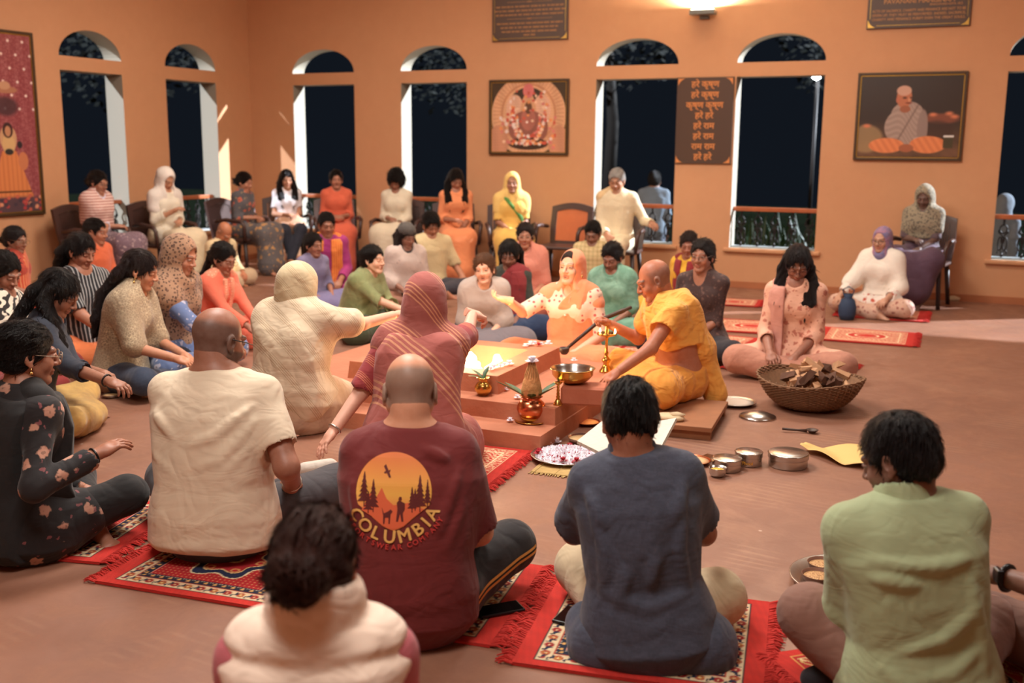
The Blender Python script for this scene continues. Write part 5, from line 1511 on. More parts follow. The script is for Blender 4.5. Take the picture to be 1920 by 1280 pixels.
# ---------------------------------------------------------------- prayer rugs
RW, RH = .72, .64
def rug_art(kind):
    def fn(U, V):
        C = np.zeros(U.shape + (3,)); red = (186, 40, 30); C[:] = red
        a, b = RW / 2 - .055, RH / 2 - .035
        ex = np.minimum(a - np.abs(U), b - np.abs(V))            # distance inside the border rectangle
        along = np.where((a - np.abs(U)) < (b - np.abs(V)), V, U)
        if kind == 'A':
            fill(C, ex > 0, (26, 24, 34)); fill(C, ex > .004, (214, 190, 152))
            s = .052; ph = np.mod(along, s) - s / 2; par = np.mod(np.floor(along / s), 2); mid = ex - .027
            fill(C, E_(ph, mid, 0, 0, .015, .015, .002), (150, 30, 30)); fill(C, (np.hypot(ph, mid) < .013) * (np.sin(np.arctan2(mid, ph) * 5) > -.2) * (par > 0), (190, 130, 60)); fill(C, E_(ph, mid, 0, 0, .004, .004, .001), (226, 204, 150))
            ph2 = np.mod(along + s / 2, s) - s / 2
            fill(C, (np.hypot(ph2 - .004, mid - .004) < .012) & (np.hypot(ph2 + .004, mid - .009) > .010), (24, 34, 60)); fill(C, (np.hypot(ph2 + .002, mid + .010) < .008) & (np.hypot(ph2 - .004, mid + .012) > .007), (24, 34, 60))
            fill(C, (ex > .049) & (ex < .053), (170, 60, 40)); fill(C, ex > .053, (24, 30, 52))
            p3 = np.mod(along, .036) - .018; m3 = ex - .068
            fill(C, E_(p3, m3, 0, 0, .007, .007, .001), (214, 160, 90)); fill(C, (np.hypot(np.mod(along * 1.0, .012) - .006, np.abs(m3) - .010) < .0016), (216, 200, 170))
            fill(C, (ex > .083) & (ex < .086), (216, 150, 130)); fill(C, ex > .086, (172, 28, 34))
            # dotted field with curled medallion
            fill(C, (ex > .092) & (np.hypot(np.mod(U, .018) - .009, np.mod(V, .018) - .009) < .0018), (226, 180, 120))
            r = np.hypot(U, V); th = np.arctan2(V, U); rad = .15 + .022 * np.cos(6 * th)
            fill(C, r < rad, (22, 34, 66)); fill(C, (np.abs(r - rad) < .004), (224, 206, 166)); fill(C, r < rad * .72, (164, 26, 34)); fill(C, np.abs(r - rad * .72) < .003, (224, 190, 130))
            for k in range(6):
                q = k * PI / 3; fill(C, E_(U, V, .10 * math.cos(q), .10 * math.sin(q), .018, .018, .002), (206, 150, 86)); fill(C, E_(U, V, .10 * math.cos(q), .10 * math.sin(q), .010, .010, .002), (170, 30, 36))
            fill(C, E_(U, V, 0, 0, .03, .03, .002), (224, 196, 140)); fill(C, E_(U, V, 0, 0, .015, .015, .002), (30, 40, 70))
        elif kind == 'B':
            fill(C, ex > 0, (226, 190, 150)); fill(C, ex > .008, (190, 44, 34))
            n = np.sin(U * 95 + 3 * np.sin(V * 60)) * np.sin(V * 95 + 3 * np.sin(U * 60)); fill(C, (np.abs(n) < .28) & (ex > .012), (232, 200, 160))
            r = np.hypot(U * .9, V); fill(C, r < .14, (196, 50, 40)); fill(C, np.abs(r - .14) < .007, (236, 210, 170)); fill(C, np.abs(r - .08) < .007, (236, 210, 170)); fill(C, (ex > .05) & (ex < .06), (236, 206, 166))
        else:
            fill(C, ex > .0, (206, 150, 80)); fill(C, ex > .004, (168, 36, 32)); w = np.abs(ex - .035 - .016 * np.sin(along * 70)); fill(C, (w < .004) & (ex < .065), (206, 168, 104))
            w = np.abs(ex - .035 + .016 * np.cos(along * 70)); fill(C, (w < .0035) & (ex < .065), (214, 190, 140)); fill(C, (ex > .066) & (ex < .070), (214, 190, 140)); fill(C, ex > .070, (26, 26, 34))
            g = np.mod(np.floor(along / .012) + np.floor(ex / .008), 3); fill(C, (g < 1) & (ex > .074) & (ex < .112), (214, 196, 160)); fill(C, ex > .116, (166, 26, 36)); fill(C, (ex > .114) & (ex < .118), (224, 200, 160))
            fl_ = (np.sin(U * 70 + 2 * np.sin(V * 50)) * np.sin(V * 70 + 2 * np.sin(U * 44)) > .62) & (ex > .13); fill(C, fl_, (224, 150, 140))
        return C * (1 + .05 * noise2(U, V, 160, 3))[..., None]
    return fn
RUGP = {}
def rug_proto(kind):
    def flat(name, me_o): return me_o
    res = .0045
    nx, ny = int(RW / res) + 1, int(RH / res) + 1
    U, V = np.meshgrid(np.linspace(-RW / 2, RW / 2, nx), np.linspace(-RH / 2, RH / 2, ny))
    c = srgb(np.clip(rug_art(kind)(U, V), 0, 255)).reshape(-1, 3)
    Z = .0105 + .0012 * np.sin(U * 14 + 2 * np.sin(V * 9)) * np.sin(V * 11)
    P = np.stack([U.ravel(), V.ravel(), Z.ravel()], 1); i = np.arange((ny - 1) * nx).reshape(ny - 1, nx)[:, :-1].ravel()
    pile = mesh_np('pile', P, np.stack([i, i + 1, i + nx + 1, i + nx], 1), col=c); pile.materials.append(vcol_mat('rug_pile', .95, .5))
    g = MB(); g.box((0, 0, .0045), (RW, RH, .0088)); M_RR = simple('rug_red', (186, 42, 34), .95, noise=.25, nscale=40)
    base = bpy.data.meshes.new('backing'); base.from_pydata(g.v, [], g.f); base.materials.append(M_RR)
    fr = []
    rs = random.Random(21)
    for s in (-1, 1):
        g = MB()
        for k in range(150):
            y = -RH / 2 + RH * k / 149 + rs.uniform(-.004, .004); L = rs.uniform(.035, .060); a = rs.uniform(-.5, .5) + .25 * math.sin(k * .35)
            g.tube([(s * RW / 2 * .99, y, .007), (s * (RW / 2 + L * .5), y + L * .35 * a, .010 + rs.uniform(0, .006)), (s * (RW / 2 + L), y + L * a, .004)], [.0028, .0032, .0018], 4)
        me = bpy.data.meshes.new('fringe'); me.from_pydata(g.v, [], g.f); me.materials.append(M_RR); fr.append(me)
    RUGP[kind] = (pile, base, fr)
RUG_N = 0
def rug(x, y, rz, label, kind='A', sc=1.0, z=0.0):
    global RUG_N
    if kind not in RUGP: rug_proto(kind)
    pile, base, fr = RUGP[kind]
    RUG_N += 1
    t = empty('prayer_rug', (x, y, .0005 + .0004 * RUG_N + z), rz); t.scale = (sc, sc, 1); tag(t, label, 'rug', 'small red prayer rugs on the floor')
    for nm, me in (('pile', pile), ('backing', base), ('fringe', fr[0]), ('fringe', fr[1])):
        o = bpy.data.objects.new(nm, me); COL.objects.link(o); o.parent = t
rug(-.83, 2.97, .15, 'red fringed prayer rug with navy and cream border, under the navy shirt man')
rug(-1.64, 2.94, .13, 'red fringed prayer rug under the burgundy shirt man')
rug(-2.36, 2.88, .10, 'red fringed prayer rug under the cream T-shirt man')
rug(-3.22, 2.88, .24, 'red fringed prayer rug under the black dress woman at left')
rug(.02, 2.96, .72, 'red prayer rug with dark scrollwork under the green shirt man', 'C')
rug(-2.27, 4.28, .06, 'red prayer rug with pale field in front of the altar steps', 'B')
rug(-1.08, 7.30, -.15, 'red prayer rug under the bespectacled woman in peach', 'A')
rug(-.72, 8.80, .02, 'empty red and cream prayer rug behind the peach dress woman', 'B')
rug(-.70, 10.10, .0, 'red prayer rug under the white shawl woman by the wall', 'B')
rug(-1.66, 8.85, .1, 'empty red and cream prayer rug right of the brown top woman', 'B')
rug(-1.86, 8.00, -.1, 'red prayer rug under the brown floral top woman', 'B')
rug(-2.35, 7.55, .1, 'red prayer rug right of the orange headscarf woman', 'B')
rug(-2.75, 7.55, .1, 'red prayer rug under the green saree woman', 'A')
rug(-2.10, 10.2, .1, 'small red rug by the wall behind the brown top woman', 'B', .7)

# ---------------------------------------------------------------- plastic armchairs
M_PLAS = simple('brown_plastic', (74, 50, 44), .38); M_PANEL = simple('orange_panel', (204, 108, 58), .45, noise=.12, nscale=12)
M_DPLAS = simple('dark_plastic', (58, 42, 40), .4)
def armchair(x, y, rz, label, panel=None, group='brown plastic armchairs along the walls'):
    t = empty('armchair', (x, y, 0), rz); tag(t, label, 'chair', group)     # faces +Y
    me = MB(); me.box((0, .02, .415), (.50, .46, .035)); me.build('seat', M_PLAS, t, bevel=.014)
    for sx in (-1, 1):
        for sy in (-1, 1):
            MB().tube([(sx * .205, sy * .18 + .02, .41), (sx * .235, sy * .23 + .01, .0)], [.024, .020], 8).build('leg', M_DPLAS, t)
        g = MB(); g.tube([(sx * .255, -.18, .62), (sx * .275, .0, .645), (sx * .272, .20, .63), (sx * .262, .235, .58), (sx * .245, .23, .41)], [.020, .024, .024, .022, .020], 8); g.build('armrest', M_PLAS, t)
    g = MB(); n = 12; out = []; inn = []
    o_ = [(-.235, .40), (-.25, .62), (-.245, .84)] + [(-.245 + .49 * k / 8, .84 + .045 * math.sin(PI * k / 8)) for k in range(1, 8)] + [(.245, .84), (.25, .62), (.235, .40)]
    i_ = [(-.180, .46), (-.192, .62), (-.188, .785)] + [(-.188 + .376 * k / 8, .785 + .03 * math.sin(PI * k / 8)) for k in range(1, 8)] + [(.188, .785), (.192, .62), (.180, .46)]
    back = lambda z: -.20 - (z - .42) * .22
    V = []; m = len(o_)
    for yy in (0, -.03):
        for p in o_ + i_: V.append((p[0], back(p[1]) + yy, p[1]))
    N = 2 * m; F = []
    for k in range(m):
        j = (k + 1) % m
        F += [(k, j, m + j, m + k), (N + k, N + m + k, N + m + j, N + j), (k, N + k, N + j, j), (m + k, m + j, N + m + j, N + m + k)]
    g.add(V, F); b_ = g.build('backrest', M_PLAS, t)
    g = MB(); W_ = 16
    for k in range(W_):
        x0 = -.184 + .368 * k / W_; x1 = x0 + .368 / W_ * .82; V = []
        for (xx, zz) in ((x0, .46), (x1, .46), (x1, .785 + .026), (x0, .785 + .026)): V.append((xx, back(zz) - .010, zz))
        for (xx, zz) in ((x0, .46), (x1, .46), (x1, .785 + .026), (x0, .785 + .026)): V.append((xx, back(zz) - .020, zz))
        g.add(V, [(0, 1, 2, 3), (7, 6, 5, 4), (0, 4, 5, 1), (1, 5, 6, 2), (2, 6, 7, 3), (3, 7, 4, 0)])
    g.build('panel', panel or M_PLAS, b_)
    return t
P = at_y(1062, 420, 10.95)
armchair(P[0], 10.85, PI, 'empty brown plastic armchair with an orange slatted back', M_PANEL, None)

# ---------------------------------------------------------------- the people
IND = (168, 108, 76); DARK = (122, 74, 52); FAIR = (226, 176, 146); MID = (190, 132, 98)
BLK = (20, 17, 18)
f_ = fabric
def chairfor(p, label, panel=None):
    b = p.base + p.Fv * -.02
    armchair(b[0], b[1], p.rz, label, panel)
SEAT = .435

# --- the row of chairs along the walls, from the left
def sit(label, top, line, face, chair_label, **k):
    k.setdefault('hp', 18)
    p = Person(label, top, face=face, pose='chair', seat=SEAT, line=line, near=1, **k)
    b = p.base - p.Fv * .03
    armchair(b[0], b[1], p.rz, chair_label)
    return p.body()
p = sit('woman in glasses with pink and white shawl, seated in the leftmost wall chair', (183, 322), ('x', XL + .62), 50, 'brown armchair of the pink shawl woman, leftmost by the wall', skin=(172, 116, 88), wr='arms', wl='arms', eyes='open')
p.top(f_((214, 206, 222)), 1.6); p.skirt(f_((120, 96, 108), 'floral', (196, 170, 170), 1.6)); p.hair('lowbun'); p.shawl(f_((226, 196, 186), 'stripes', (176, 96, 88), .8), lo=.35, arms=.9); p.glasses()
p = sit('woman with white headscarf and cream kurta looking down in a wall chair', (310, 317), ('x', XL + .75), 35, 'brown armchair of the white headscarf woman', skin=MID, wr='chest', wl='belly', eyes='down', hp=32)
p.top(f_((232, 222, 202)), 1.55, infl=.02, lap=.4); p.skirt(f_((226, 208, 176))); p.headscarf(f_((236, 226, 216)), open_=.5); p.hair('under', (40, 26, 24))
p = sit('smiling woman in grey floral kurta clapping, seated by the room corner', (458, 325), ('x', XL + .95), 55, 'brown armchair of the grey floral kurta woman at the corner', skin=(184, 122, 92), wr='belly', wl='belly', eyes='down', fat=1.1)
p.top(f_((92, 88, 92), 'bigfloral', (206, 110, 86), 1.1, (196, 164, 110)), 1.3, lap=.4); p.skirt(f_((104, 98, 98), 'bigfloral', (198, 150, 96), 1.2)); p.hair('lowbun')
p = sit('long haired young woman in white top and dark jeans, seated right of the corner', (537, 320), ('y', D - .75), 10, 'brown armchair of the white top woman right of the corner', skin=MID, wr='belly', wl='lap', hp=12,
        ankles={1: (.02, .42, -.33), -1: (.06, .50, -.33)})
p.top(f_((228, 222, 226)), .7); p.pants(f_((48, 50, 62))); p.hair('front', (34, 24, 24)); 
F = Field(); F.cap(V3(-.10, .20, .12) * p.S, V3(.10, .20, .12) * p.S, .11, k=0); p.cloth('lap_scarf', F, f_((206, 160, 130)), h=.012)
p = sit('woman in coral kurta with arms folded below a dark window', (630, 320), ('y', D - .75), 5, 'brown armchair of the coral kurta woman', skin=(172, 108, 80), wr='belly', wl='belly', hp=5, mouth='open')
p.top(f_((222, 104, 74)), 1.3, infl=.018, lap=.5); p.skirt(f_((216, 100, 72)), infl=.01); p.hair('lowbun')
p = sit('curly haired woman in long off-white dress, seated between two windows', (742, 322), ('y', D - .75), -15, 'brown armchair of the off-white dress woman', skin=(150, 94, 68), wr='belly', wl='lap', eyes='down', hp=30)
p.top(f_((222, 208, 184)), 1.6, infl=.018); p.skirt(f_((218, 202, 176)), infl=.03, loose=.05); p.hair('curly')
p = sit('woman in orange kurta with long hair hanging over her chest', (855, 318), ('y', D - .75), 5, 'brown armchair of the orange kurta woman', skin=(160, 100, 72), wr='belly', wl='lap', eyes='down', hp=30, hface=15)
p.top(f_((232, 144, 96)), 1.35, infl=.016, lap=.5); p.skirt(f_((230, 140, 92)), infl=.01); p.hair('front')
p = sit('elderly woman in yellow saree with green edge, head covered, by the wall', (960, 325), ('y', D - .72), 5, 'brown armchair of the yellow saree woman', skin=(164, 106, 76), wr='lap', wl='lap', hp=5, hface=0, fat=1.1)
p.top(f_((232, 188, 100)), .9, infl=.018); p.skirt(f_((232, 186, 96)), infl=.03); p.hair('under', (150, 140, 130)); p.headscarf(f_((236, 196, 116)), open_=.3); p.sash(f_((86, 140, 70)), q=1, w=.025, infl=.034, name='green_border')
p = sit('elderly man with white hair in cream kurta and trousers, seated by the window', (1157, 318), ('y', D - .85), -12, 'brown armchair of the elderly cream dressed man', skin=(176, 120, 88), sex='m', wr='lap', wl=(-.42, .18, .30), hp=20, eyes='down', shw=1.0)
p.top(f_((228, 210, 176)), 1.9, infl=.016); p.pants(f_((226, 208, 172)), .014, .02); p.hair('short', (206, 200, 194)); 
F = Field(); q = 1; A, E, W_ = p.arm[q]; F.cap(p.N, p.SH[q], .075, .072, k=0); F.cap(p.SH[q], p.SH[q] - p.a * .28 - p.f * .03, .07, .045, k=.03); p.cloth('shoulder_shawl', F, f_((216, 186, 140)))
p = sit('dark skinned woman in patterned grey headscarf and purple saree against the right wall', (1735, 350), ('y', D - .55), -12, 'brown armchair of the purple saree woman at right', skin=(86, 54, 44), wr='belly', wl='lap', hp=22, eyes='down', fat=1.1,
        knees={1: (.20, .40, .06), -1: (-.20, .40, .06)})
p.top(f_((96, 78, 84)), 1.0, infl=.016); p.skirt(f_((92, 66, 84), 'stripes', (70, 48, 66), 2), infl=.025, to=.72); p.headscarf(f_((150, 138, 116), 'leopard', (84, 80, 72), 1.3, (128, 120, 104)), drape=1.2, back=.35); p.hair('under')
p = Person('woman in glasses with blue and pink headscarf and white shawl on a wall-side rug', (1655, 428), .90, -18, 'f', hp=8, near=1, skin=(190, 140, 112), wl=(-.16, .30, .20), wr=(.30, .40, .16), hface=-22, line=('y', 10.05)).body()
p.top(f_((232, 220, 208), 'floral', (196, 90, 70), 1.0), 1.7, infl=.02, lap=.5); p.pants(f_((198, 160, 140), 'floral', (150, 90, 80), 1.2), .02); p.headscarf(f_((116, 110, 146), 'tiedye', (176, 120, 136), 1.4), chest=False, drape=0, puff=-.008); p.shawl(f_((236, 226, 212)), lo=.2, arms=1.2); p.glasses()
WSH = p
Pb = at_y(1590, 560, p.base[1] - .45)
t = empty('handbag', (Pb[0], Pb[1], 0)); tag(t, 'small dark blue drawstring bag beside the white shawl woman', 'bag')
g = MB(); g.lathe([(0, .0), (.06, .004), (.075, .05), (.078, .12), (.06, .18), (.03, .205), (.045, .235), (.0, .21)], n=20, sx=1.0); g.build('pouch', simple('navy_cloth', (44, 60, 86), .8, bump=.5), t)
g = MB(); g.tube([(-.03, 0, .20), (-.05, 0, .27), (0, 0, .30), (.05, 0, .27), (.03, 0, .20)], .006, 6); g.build('strap', simple('navy_cloth', (44, 60, 86), .8), t)
# people outside
p = Person('person in pale shirt standing outside behind the window, back turned', (1228, 322), 1.0, 170, 'm', 'stand', near=0, hp=0, line=('y', D + 1.2), seat=-.30, skin=(120, 84, 66)).body()
p.top(f_((104, 120, 136)), 1.7); p.pants(f_((90, 102, 118))); p.hair('short')
p = Person('person in pale blue cloth crouching outside behind the far right window', (1886, 368), 1.0, 150, 'm', 'stand', near=0, hp=30, ln=.15, line=('y', D + 1.0), seat=-.55, skin=(110, 80, 66)).body()
p.top(f_((88, 104, 120)), 1.7); p.pants(f_((80, 94, 108)), .03); p.headscarf(f_((98, 112, 128)), chest=False)

# --- floor, left side
p = Person('elderly woman in glasses and red saree at the left edge by the wall', (28, 428), .95, 75, 'f', hp=12, near=1, skin=(146, 94, 68), fat=1.15, line=('x', -7.05), hface=48, seat=.12).body()
p.top(f_((176, 66, 48)), .8, infl=.016); p.skirt(f_((190, 74, 50))); p.sash(f_((196, 78, 52), 'vstripes', (214, 150, 100), 1), q=-1, w=.11); p.hair('lowbun', (46, 42, 44)); p.glasses((160, 130, 100))
p = Person('woman in black and white zebra print top at the left edge', (5, 474), .98, 60, 'f', hp=30, near=2, skin=(150, 92, 66), eyes='down', fat=1.15, wr='lap', hface=45).body()
p.top(f_((226, 214, 196), 'zebra', (40, 34, 34), 1.0), .75); p.pants(f_((150, 44, 40))); p.hair('pony')
p = Person('young man in orange shirt seated behind the curly haired woman', (178, 412), .92, 50, 'm', hp=10, near=1, skin=(176, 110, 78), line=('x', -7.3), hface=62).body()
p.top(f_((218, 106, 66)), .8); p.pants(f_((120, 100, 90))); p.hair('short')
p = Person('woman with long dark curly hair in black striped T-shirt with orange trousers', (150, 438), 1.02, 30, 'f', hp=22, near=2, skin=(168, 104, 74), eyes='down', fat=1.2, wr=(.04, .42, .22), hface=42).body()
p.top(f_((30, 28, 32), 'vstripes', (170, 168, 166), .9), .85); p.pants(f_((214, 116, 66)), .02, .03); p.hair('long', (30, 22, 22))
BL = p
p = Person('woman in dark blue cardigan over yellow kurta, long black hair, leaning forward', (108, 508), 1.0, 82, 'f', hp=34, near=2, skin=(142, 88, 62), eyes='down', ln=.20, wl=('px', 190, 700, -.05), wr=('px', 205, 715, -.30), hface=68).body()
p.top(f_((30, 36, 50)), 1.35, infl=.018); p.skirt(f_((190, 152, 86), 'tiedye', (164, 130, 78)), infl=.006, loose=.0, k=.05); p.hair('front', BLK); p.wristband(1, (20, 18, 18), .030, .004, metal=0)
p = Person('woman in lace-patterned cream shawl and blue jeans, long hair and pearl earring', (262, 471), 1.0, 70, 'f', hp=20, near=2, skin=(184, 122, 88), eyes='down', ln=.16, wr=('px', 330, 672, -.15), wl=('px', 345, 665, .1), hface=72).body()
p.top(f_((170, 140, 108)), 1.1); p.pants(f_((48, 58, 78)), .014); p.hair('long', (34, 20, 22)); p.shawl(f_((146, 126, 102), 'lace', (204, 184, 150), 1.3), lo=-.05, arms=.95, infl=.034); p.earring((230, 225, 215), .02)
F = Field(); F.ell(p.A[1] + V3(.02, .06, -.01), (.085, .05, .04), k=0); F.cap(p.A[1], p.A[1] + V3(.1, -.02, .02), .042, k=.02); p.cloth('sock', F, f_((216, 186, 140)), fold=0)
p = Person('woman in leopard print headscarf and blue floral kurta', (338, 443), 1.06, 55, 'f', hp=22, near=1, skin=(168, 108, 80), ln=.14, wr=(.05, .50, .22), hface=58, fat=1.1).body()
p.top(f_((98, 116, 158), 'floral', (180, 180, 200), .9), 1.75, infl=.018, lap=.7); p.pants(f_((100, 118, 158), 'floral', (190, 188, 204), .9), .02, .03); p.headscarf(f_((156, 120, 94), 'leopard', (70, 48, 40), 1.4, (128, 92, 70)), back=.2, drape=.6)
p = Person('girl in coral kurta with glasses and long dark hair leaning to the right', (418, 458), .90, 48, 'f', hp=24, near=2, skin=(152, 94, 68), eyes='down', ln=.16, wr=(.10, .55, .16), wl=(-.02, .55, .16), hface=45).body()
p.top(f_((226, 112, 86), 'plain'), 1.85, infl=.014, lap=.7); p.skirt(f_((220, 108, 84))); p.hair('pony'); p.glasses((150, 110, 90)); p.strips(f_((232, 150, 118), 'dots', (240, 190, 160), 2), w=.02, x0=.04, back=False)
p = Person('bald man in cream kurta bowing his head, on the floor before the chairs', (420, 420), 1.02, 38, 'm', hp=52, near=1, skin=(190, 116, 76), eyes='down', ln=.20, wl=(-.2, .30, .18), wr=(.22, .36, .16), line=('y', 8.9), scalp=(150, 96, 70)).body()
p.top(f_((228, 204, 160)), 1.9, infl=.018, lap=.4); p.pants(f_((196, 168, 136)), .02, .03)
p = Person('man in magenta kurta with orange scarf over his shoulder', (612, 400), 1.0, 5, 'm', hp=14, near=1, skin=(160, 98, 68), line=('y', 8.7), eyes='down', hface=12).body()
p.top(f_((160, 46, 112)), 1.7, infl=.016, lap=.4); p.pants(f_((150, 44, 100)), .02); p.hair('short'); p.strips(f_((232, 134, 58), 'vstripes', (214, 96, 50), 1), qs=(-1,), w=.062, x0=.09, lo=-.15, infl=.034, back=False); p.strips(f_((232, 134, 58)), qs=(1,), w=.04, x0=.08, lo=.7, infl=.03)
p = Person('girl with dark parted hair behind the cream shawl woman', (588, 450), .90, 30, 'f', hp=8, near=1, skin=(160, 100, 74), line=('y', 7.95), hface=35).body()
p.top(f_((128, 120, 150)), 1.2); p.skirt(f_((120, 112, 150))); p.hair('pony')
p = Person('woman in green kurta with hair in a bun, stretching her arm to the fire', (700, 463), .98, 52, 'f', hp=4, near=3, skin=FAIR, ln=.22, mouth='open', eyes='down', wr=('px', 790, 602, -.15), wl=('px', 760, 585, .05), hface=52, fat=1.15, at=8.15).body()
p.top(f_((128, 136, 90), 'tiedye', (156, 160, 112), .9), 1.1, infl=.022, flare=.02, lap=.5); p.skirt(f_((74, 84, 62))); p.hair('bun')
p = Person('girl in grey knitted beanie with long dark hair', (762, 422), .95, 18, 'f', hp=20, near=1, skin=(140, 88, 66), line=('y', 8.6), eyes='down', hface=30).body()
p.top(f_((40, 36, 38)), .5); p.shawl(f_((206, 186, 176)), lo=.1, arms=1.3, front=1); p.hair('front', (44, 30, 28))
F = Field(); H_ = p.hp3; F.ell(H_(0, -.015, .055), V3(.092, .112, .088) * p.hs, R=p.HR, k=0); F.ell(H_(0, .09, -.06), V3(.13, .10, .09) * p.hs, R=p.HR, k=.01, mode='s'); F.plane(H_(0, 0, .028), -p.HR[2] + p.HR[1] * .15); p.cloth('beanie', F, f_((82, 76, 72), 'heather'), fold=.003, ff=40)
p = Person('man in cream knitted sweater sitting behind the beanie girl', (808, 401), 1.05, 12, 'm', hp=28, near=1, skin=(176, 110, 76), line=('y', 9.3), eyes='down', hface=20, wl=(-.34, .22, .16), wr='lap').body()
p.top(f_((220, 196, 150)), .95, infl=.02); p.pants(f_((56, 52, 60)), .014); p.hair('thick'); p.wristband(-1, (30, 28, 30), .030, .006, metal=0)
p = Person('fair woman in grey open top singing beside the fire', (908, 480), .97, -2, 'f', hp=4, near=3, skin=(232, 178, 148), mouth='open', ln=.14, wl='lap', wr='lap', eyes='open', hface=-12, at=7.6, hroll=6, browc=(150, 100, 70)).body()
p.top(f_((124, 96, 88), 'floral', (150, 124, 116), 1.5), .3, neck=-1.0); p.skirt(f_((120, 112, 118))); p.shawl(f_((184, 168, 158)), lo=.35, arms=1.1, infl=.022); p.hair('lowbun', (120, 78, 50))
p = Person('dark haired girl with maroon shawl behind the singing woman', (955, 453), .93, -8, 'f', hp=22, near=2, skin=(130, 78, 56), eyes='down', line=('y', 7.55)).body()
p.top(f_((60, 60, 52)), .9); p.skirt(f_((34, 52, 84)), loose=.02); p.sash(f_((140, 44, 46)), q=-1, w=.10); p.strips(f_((140, 44, 46)), qs=(-1,), w=.07, x0=.1, lo=0, infl=.03); p.hair('long')
p = Person('girl in round glasses and salmon pink scarf', (985, 420), .95, -4, 'f', hp=6, near=1, skin=(186, 120, 88), line=('y', 8.75)).body()
p.top(f_((212, 132, 112)), 1.0); p.skirt(f_((200, 120, 100))); p.hair('pony', (36, 24, 24)); p.shawl(f_((224, 142, 120)), lo=.1, arms=.9); p.glasses((200, 180, 160))
p = Person('fair woman in orange headscarf and dotted blouse with outstretched palm', (1072, 470), .95, -22, 'f', hp=-2, near=3, skin=(232, 176, 144), mouth='open', ln=.05, wr=('px', 952, 562, -.18), wl=(-.14, .25, .22), hface=-26, fat=1.1,
           hand={1: dict(curl=.45, spread=.4, back=(.1, .3, -1), dir=(-1, .12, .1))}, browc=(120, 80, 56)).body()
p.top(f_((232, 204, 182), 'dots', (186, 92, 92), 1.0), .95, infl=.016, neck=-1.0); p.skirt(f_((228, 134, 90)), infl=.03, loose=.05); p.hair('under', (60, 40, 34)); p.headscarf(f_((238, 152, 112)), open_=1.25, chest=False, drape=.35, puff=-.012)
p.sash(f_((230, 140, 98)), q=-1, w=.055, infl=.030, below=True, fold=.008); p.earring((230, 200, 160), .012); p.wristband(1, (225, 180, 120), .028, .004)
g = MB(); g.lathe([(0, .007), (.008, .004), (.009, -.002), (0, -.008)], p.at(0, .155, .62), 12); g.tube([p.at(-.05, .06, .98), p.at(-.03, .13, .84), p.at(0, .15, .64), p.at(.03, .13, .84), p.at(.05, .06, .98)], .0015, 5); g.build('necklace', simple('pearl', (236, 220, 196), .3, .2), p.o)
OS = p
p = Person('man in pale checked shirt below the elderly man', (1112, 417), .98, -12, 'm', hp=26, near=1, skin=(136, 84, 60), eyes='down', line=('y', 9.7)).body()
p.top(f_((214, 190, 140), 'check', (184, 160, 110), .6), .9, infl=.018); p.pants(f_((120, 100, 80))); p.hair('short')
p = Person('woman in sea green saree with hair tied back', (1148, 458), .93, -18, 'f', hp=26, near=2, skin=(148, 92, 68), eyes='down', hface=-22, line=('y', 7.75)).body()
p.top(f_((118, 160, 136)), .8); p.skirt(f_((96, 142, 120), 'tiedye', (120, 166, 142), 1.4)); p.hair('lowbun'); p.shawl(f_((112, 156, 132), 'tiedye', (140, 182, 158), 1.6), lo=.0, arms=.9, infl=.026)
# the priest
p = Person('shaven-headed priest in saffron robe holding a long ladle over the fire', (1227, 490), 1.0, -68, 'm', hp=26, near=3, skin=(176, 102, 68), ln=.20, hface=-78, wr=('px', 1140, 606, .25), wl=('px', 1148, 708, -.22), eyes='down', seat=.076, fat=1.05, at=5.95,
           hand={1: dict(curl=1.0, spread=.1), -1: dict(curl=.3, spread=.4)}, scalp=(128, 84, 66)).body()
PR = p
p.skirt(f_((240, 164, 70), fold=.4), infl=.016, loose=.02, name='dhoti', fold=.010)
F = Field(); S_ = p.S
p.torso(F, .022, lo=.42, hi=1.0, k=.03)
for q in (1, -1): F.cap(p.N - p.a * .035, p.SH[q], .072, .070, k=.05)
A, E, W_ = p.arm[-1]; F.cap(A, A + (E - A) * .50, .070, .082, k=.03); F.cap(A + (E - A) * .50 + unit(E - A) * .055, A + (E - A) * 1.0, .080, .11, k=.004, mode='s')
A, E, W_ = p.arm[1]; F.cap(A, A + (E - A) * .55, .070, .075, k=.03)
F.cap(p.at(-.07, -.10, .80), p.at(-.06, -.14, .30), .085, .080, k=.05); F.cap(p.at(-.04, -.14, .30), V3(-.06, -.22, .0) * S_, .080, .075, k=.05); F.cap(p.at(.06, -.13, .80), p.at(.05, -.17, .25), .055, .05, k=.05)
F.cap(p.at(-.02, -.14, .93), p.at(-.10, -.09, .93), .035, .04, k=.04)
F.ell(p.at(0, .06, 1.02), V3(.062, .085, .06), k=.012, mode='s')
p.cloth('robe', F, f_((246, 176, 82), fold=.4), fold=.010, ff=20, st=(1, 1, .45), clip=False)
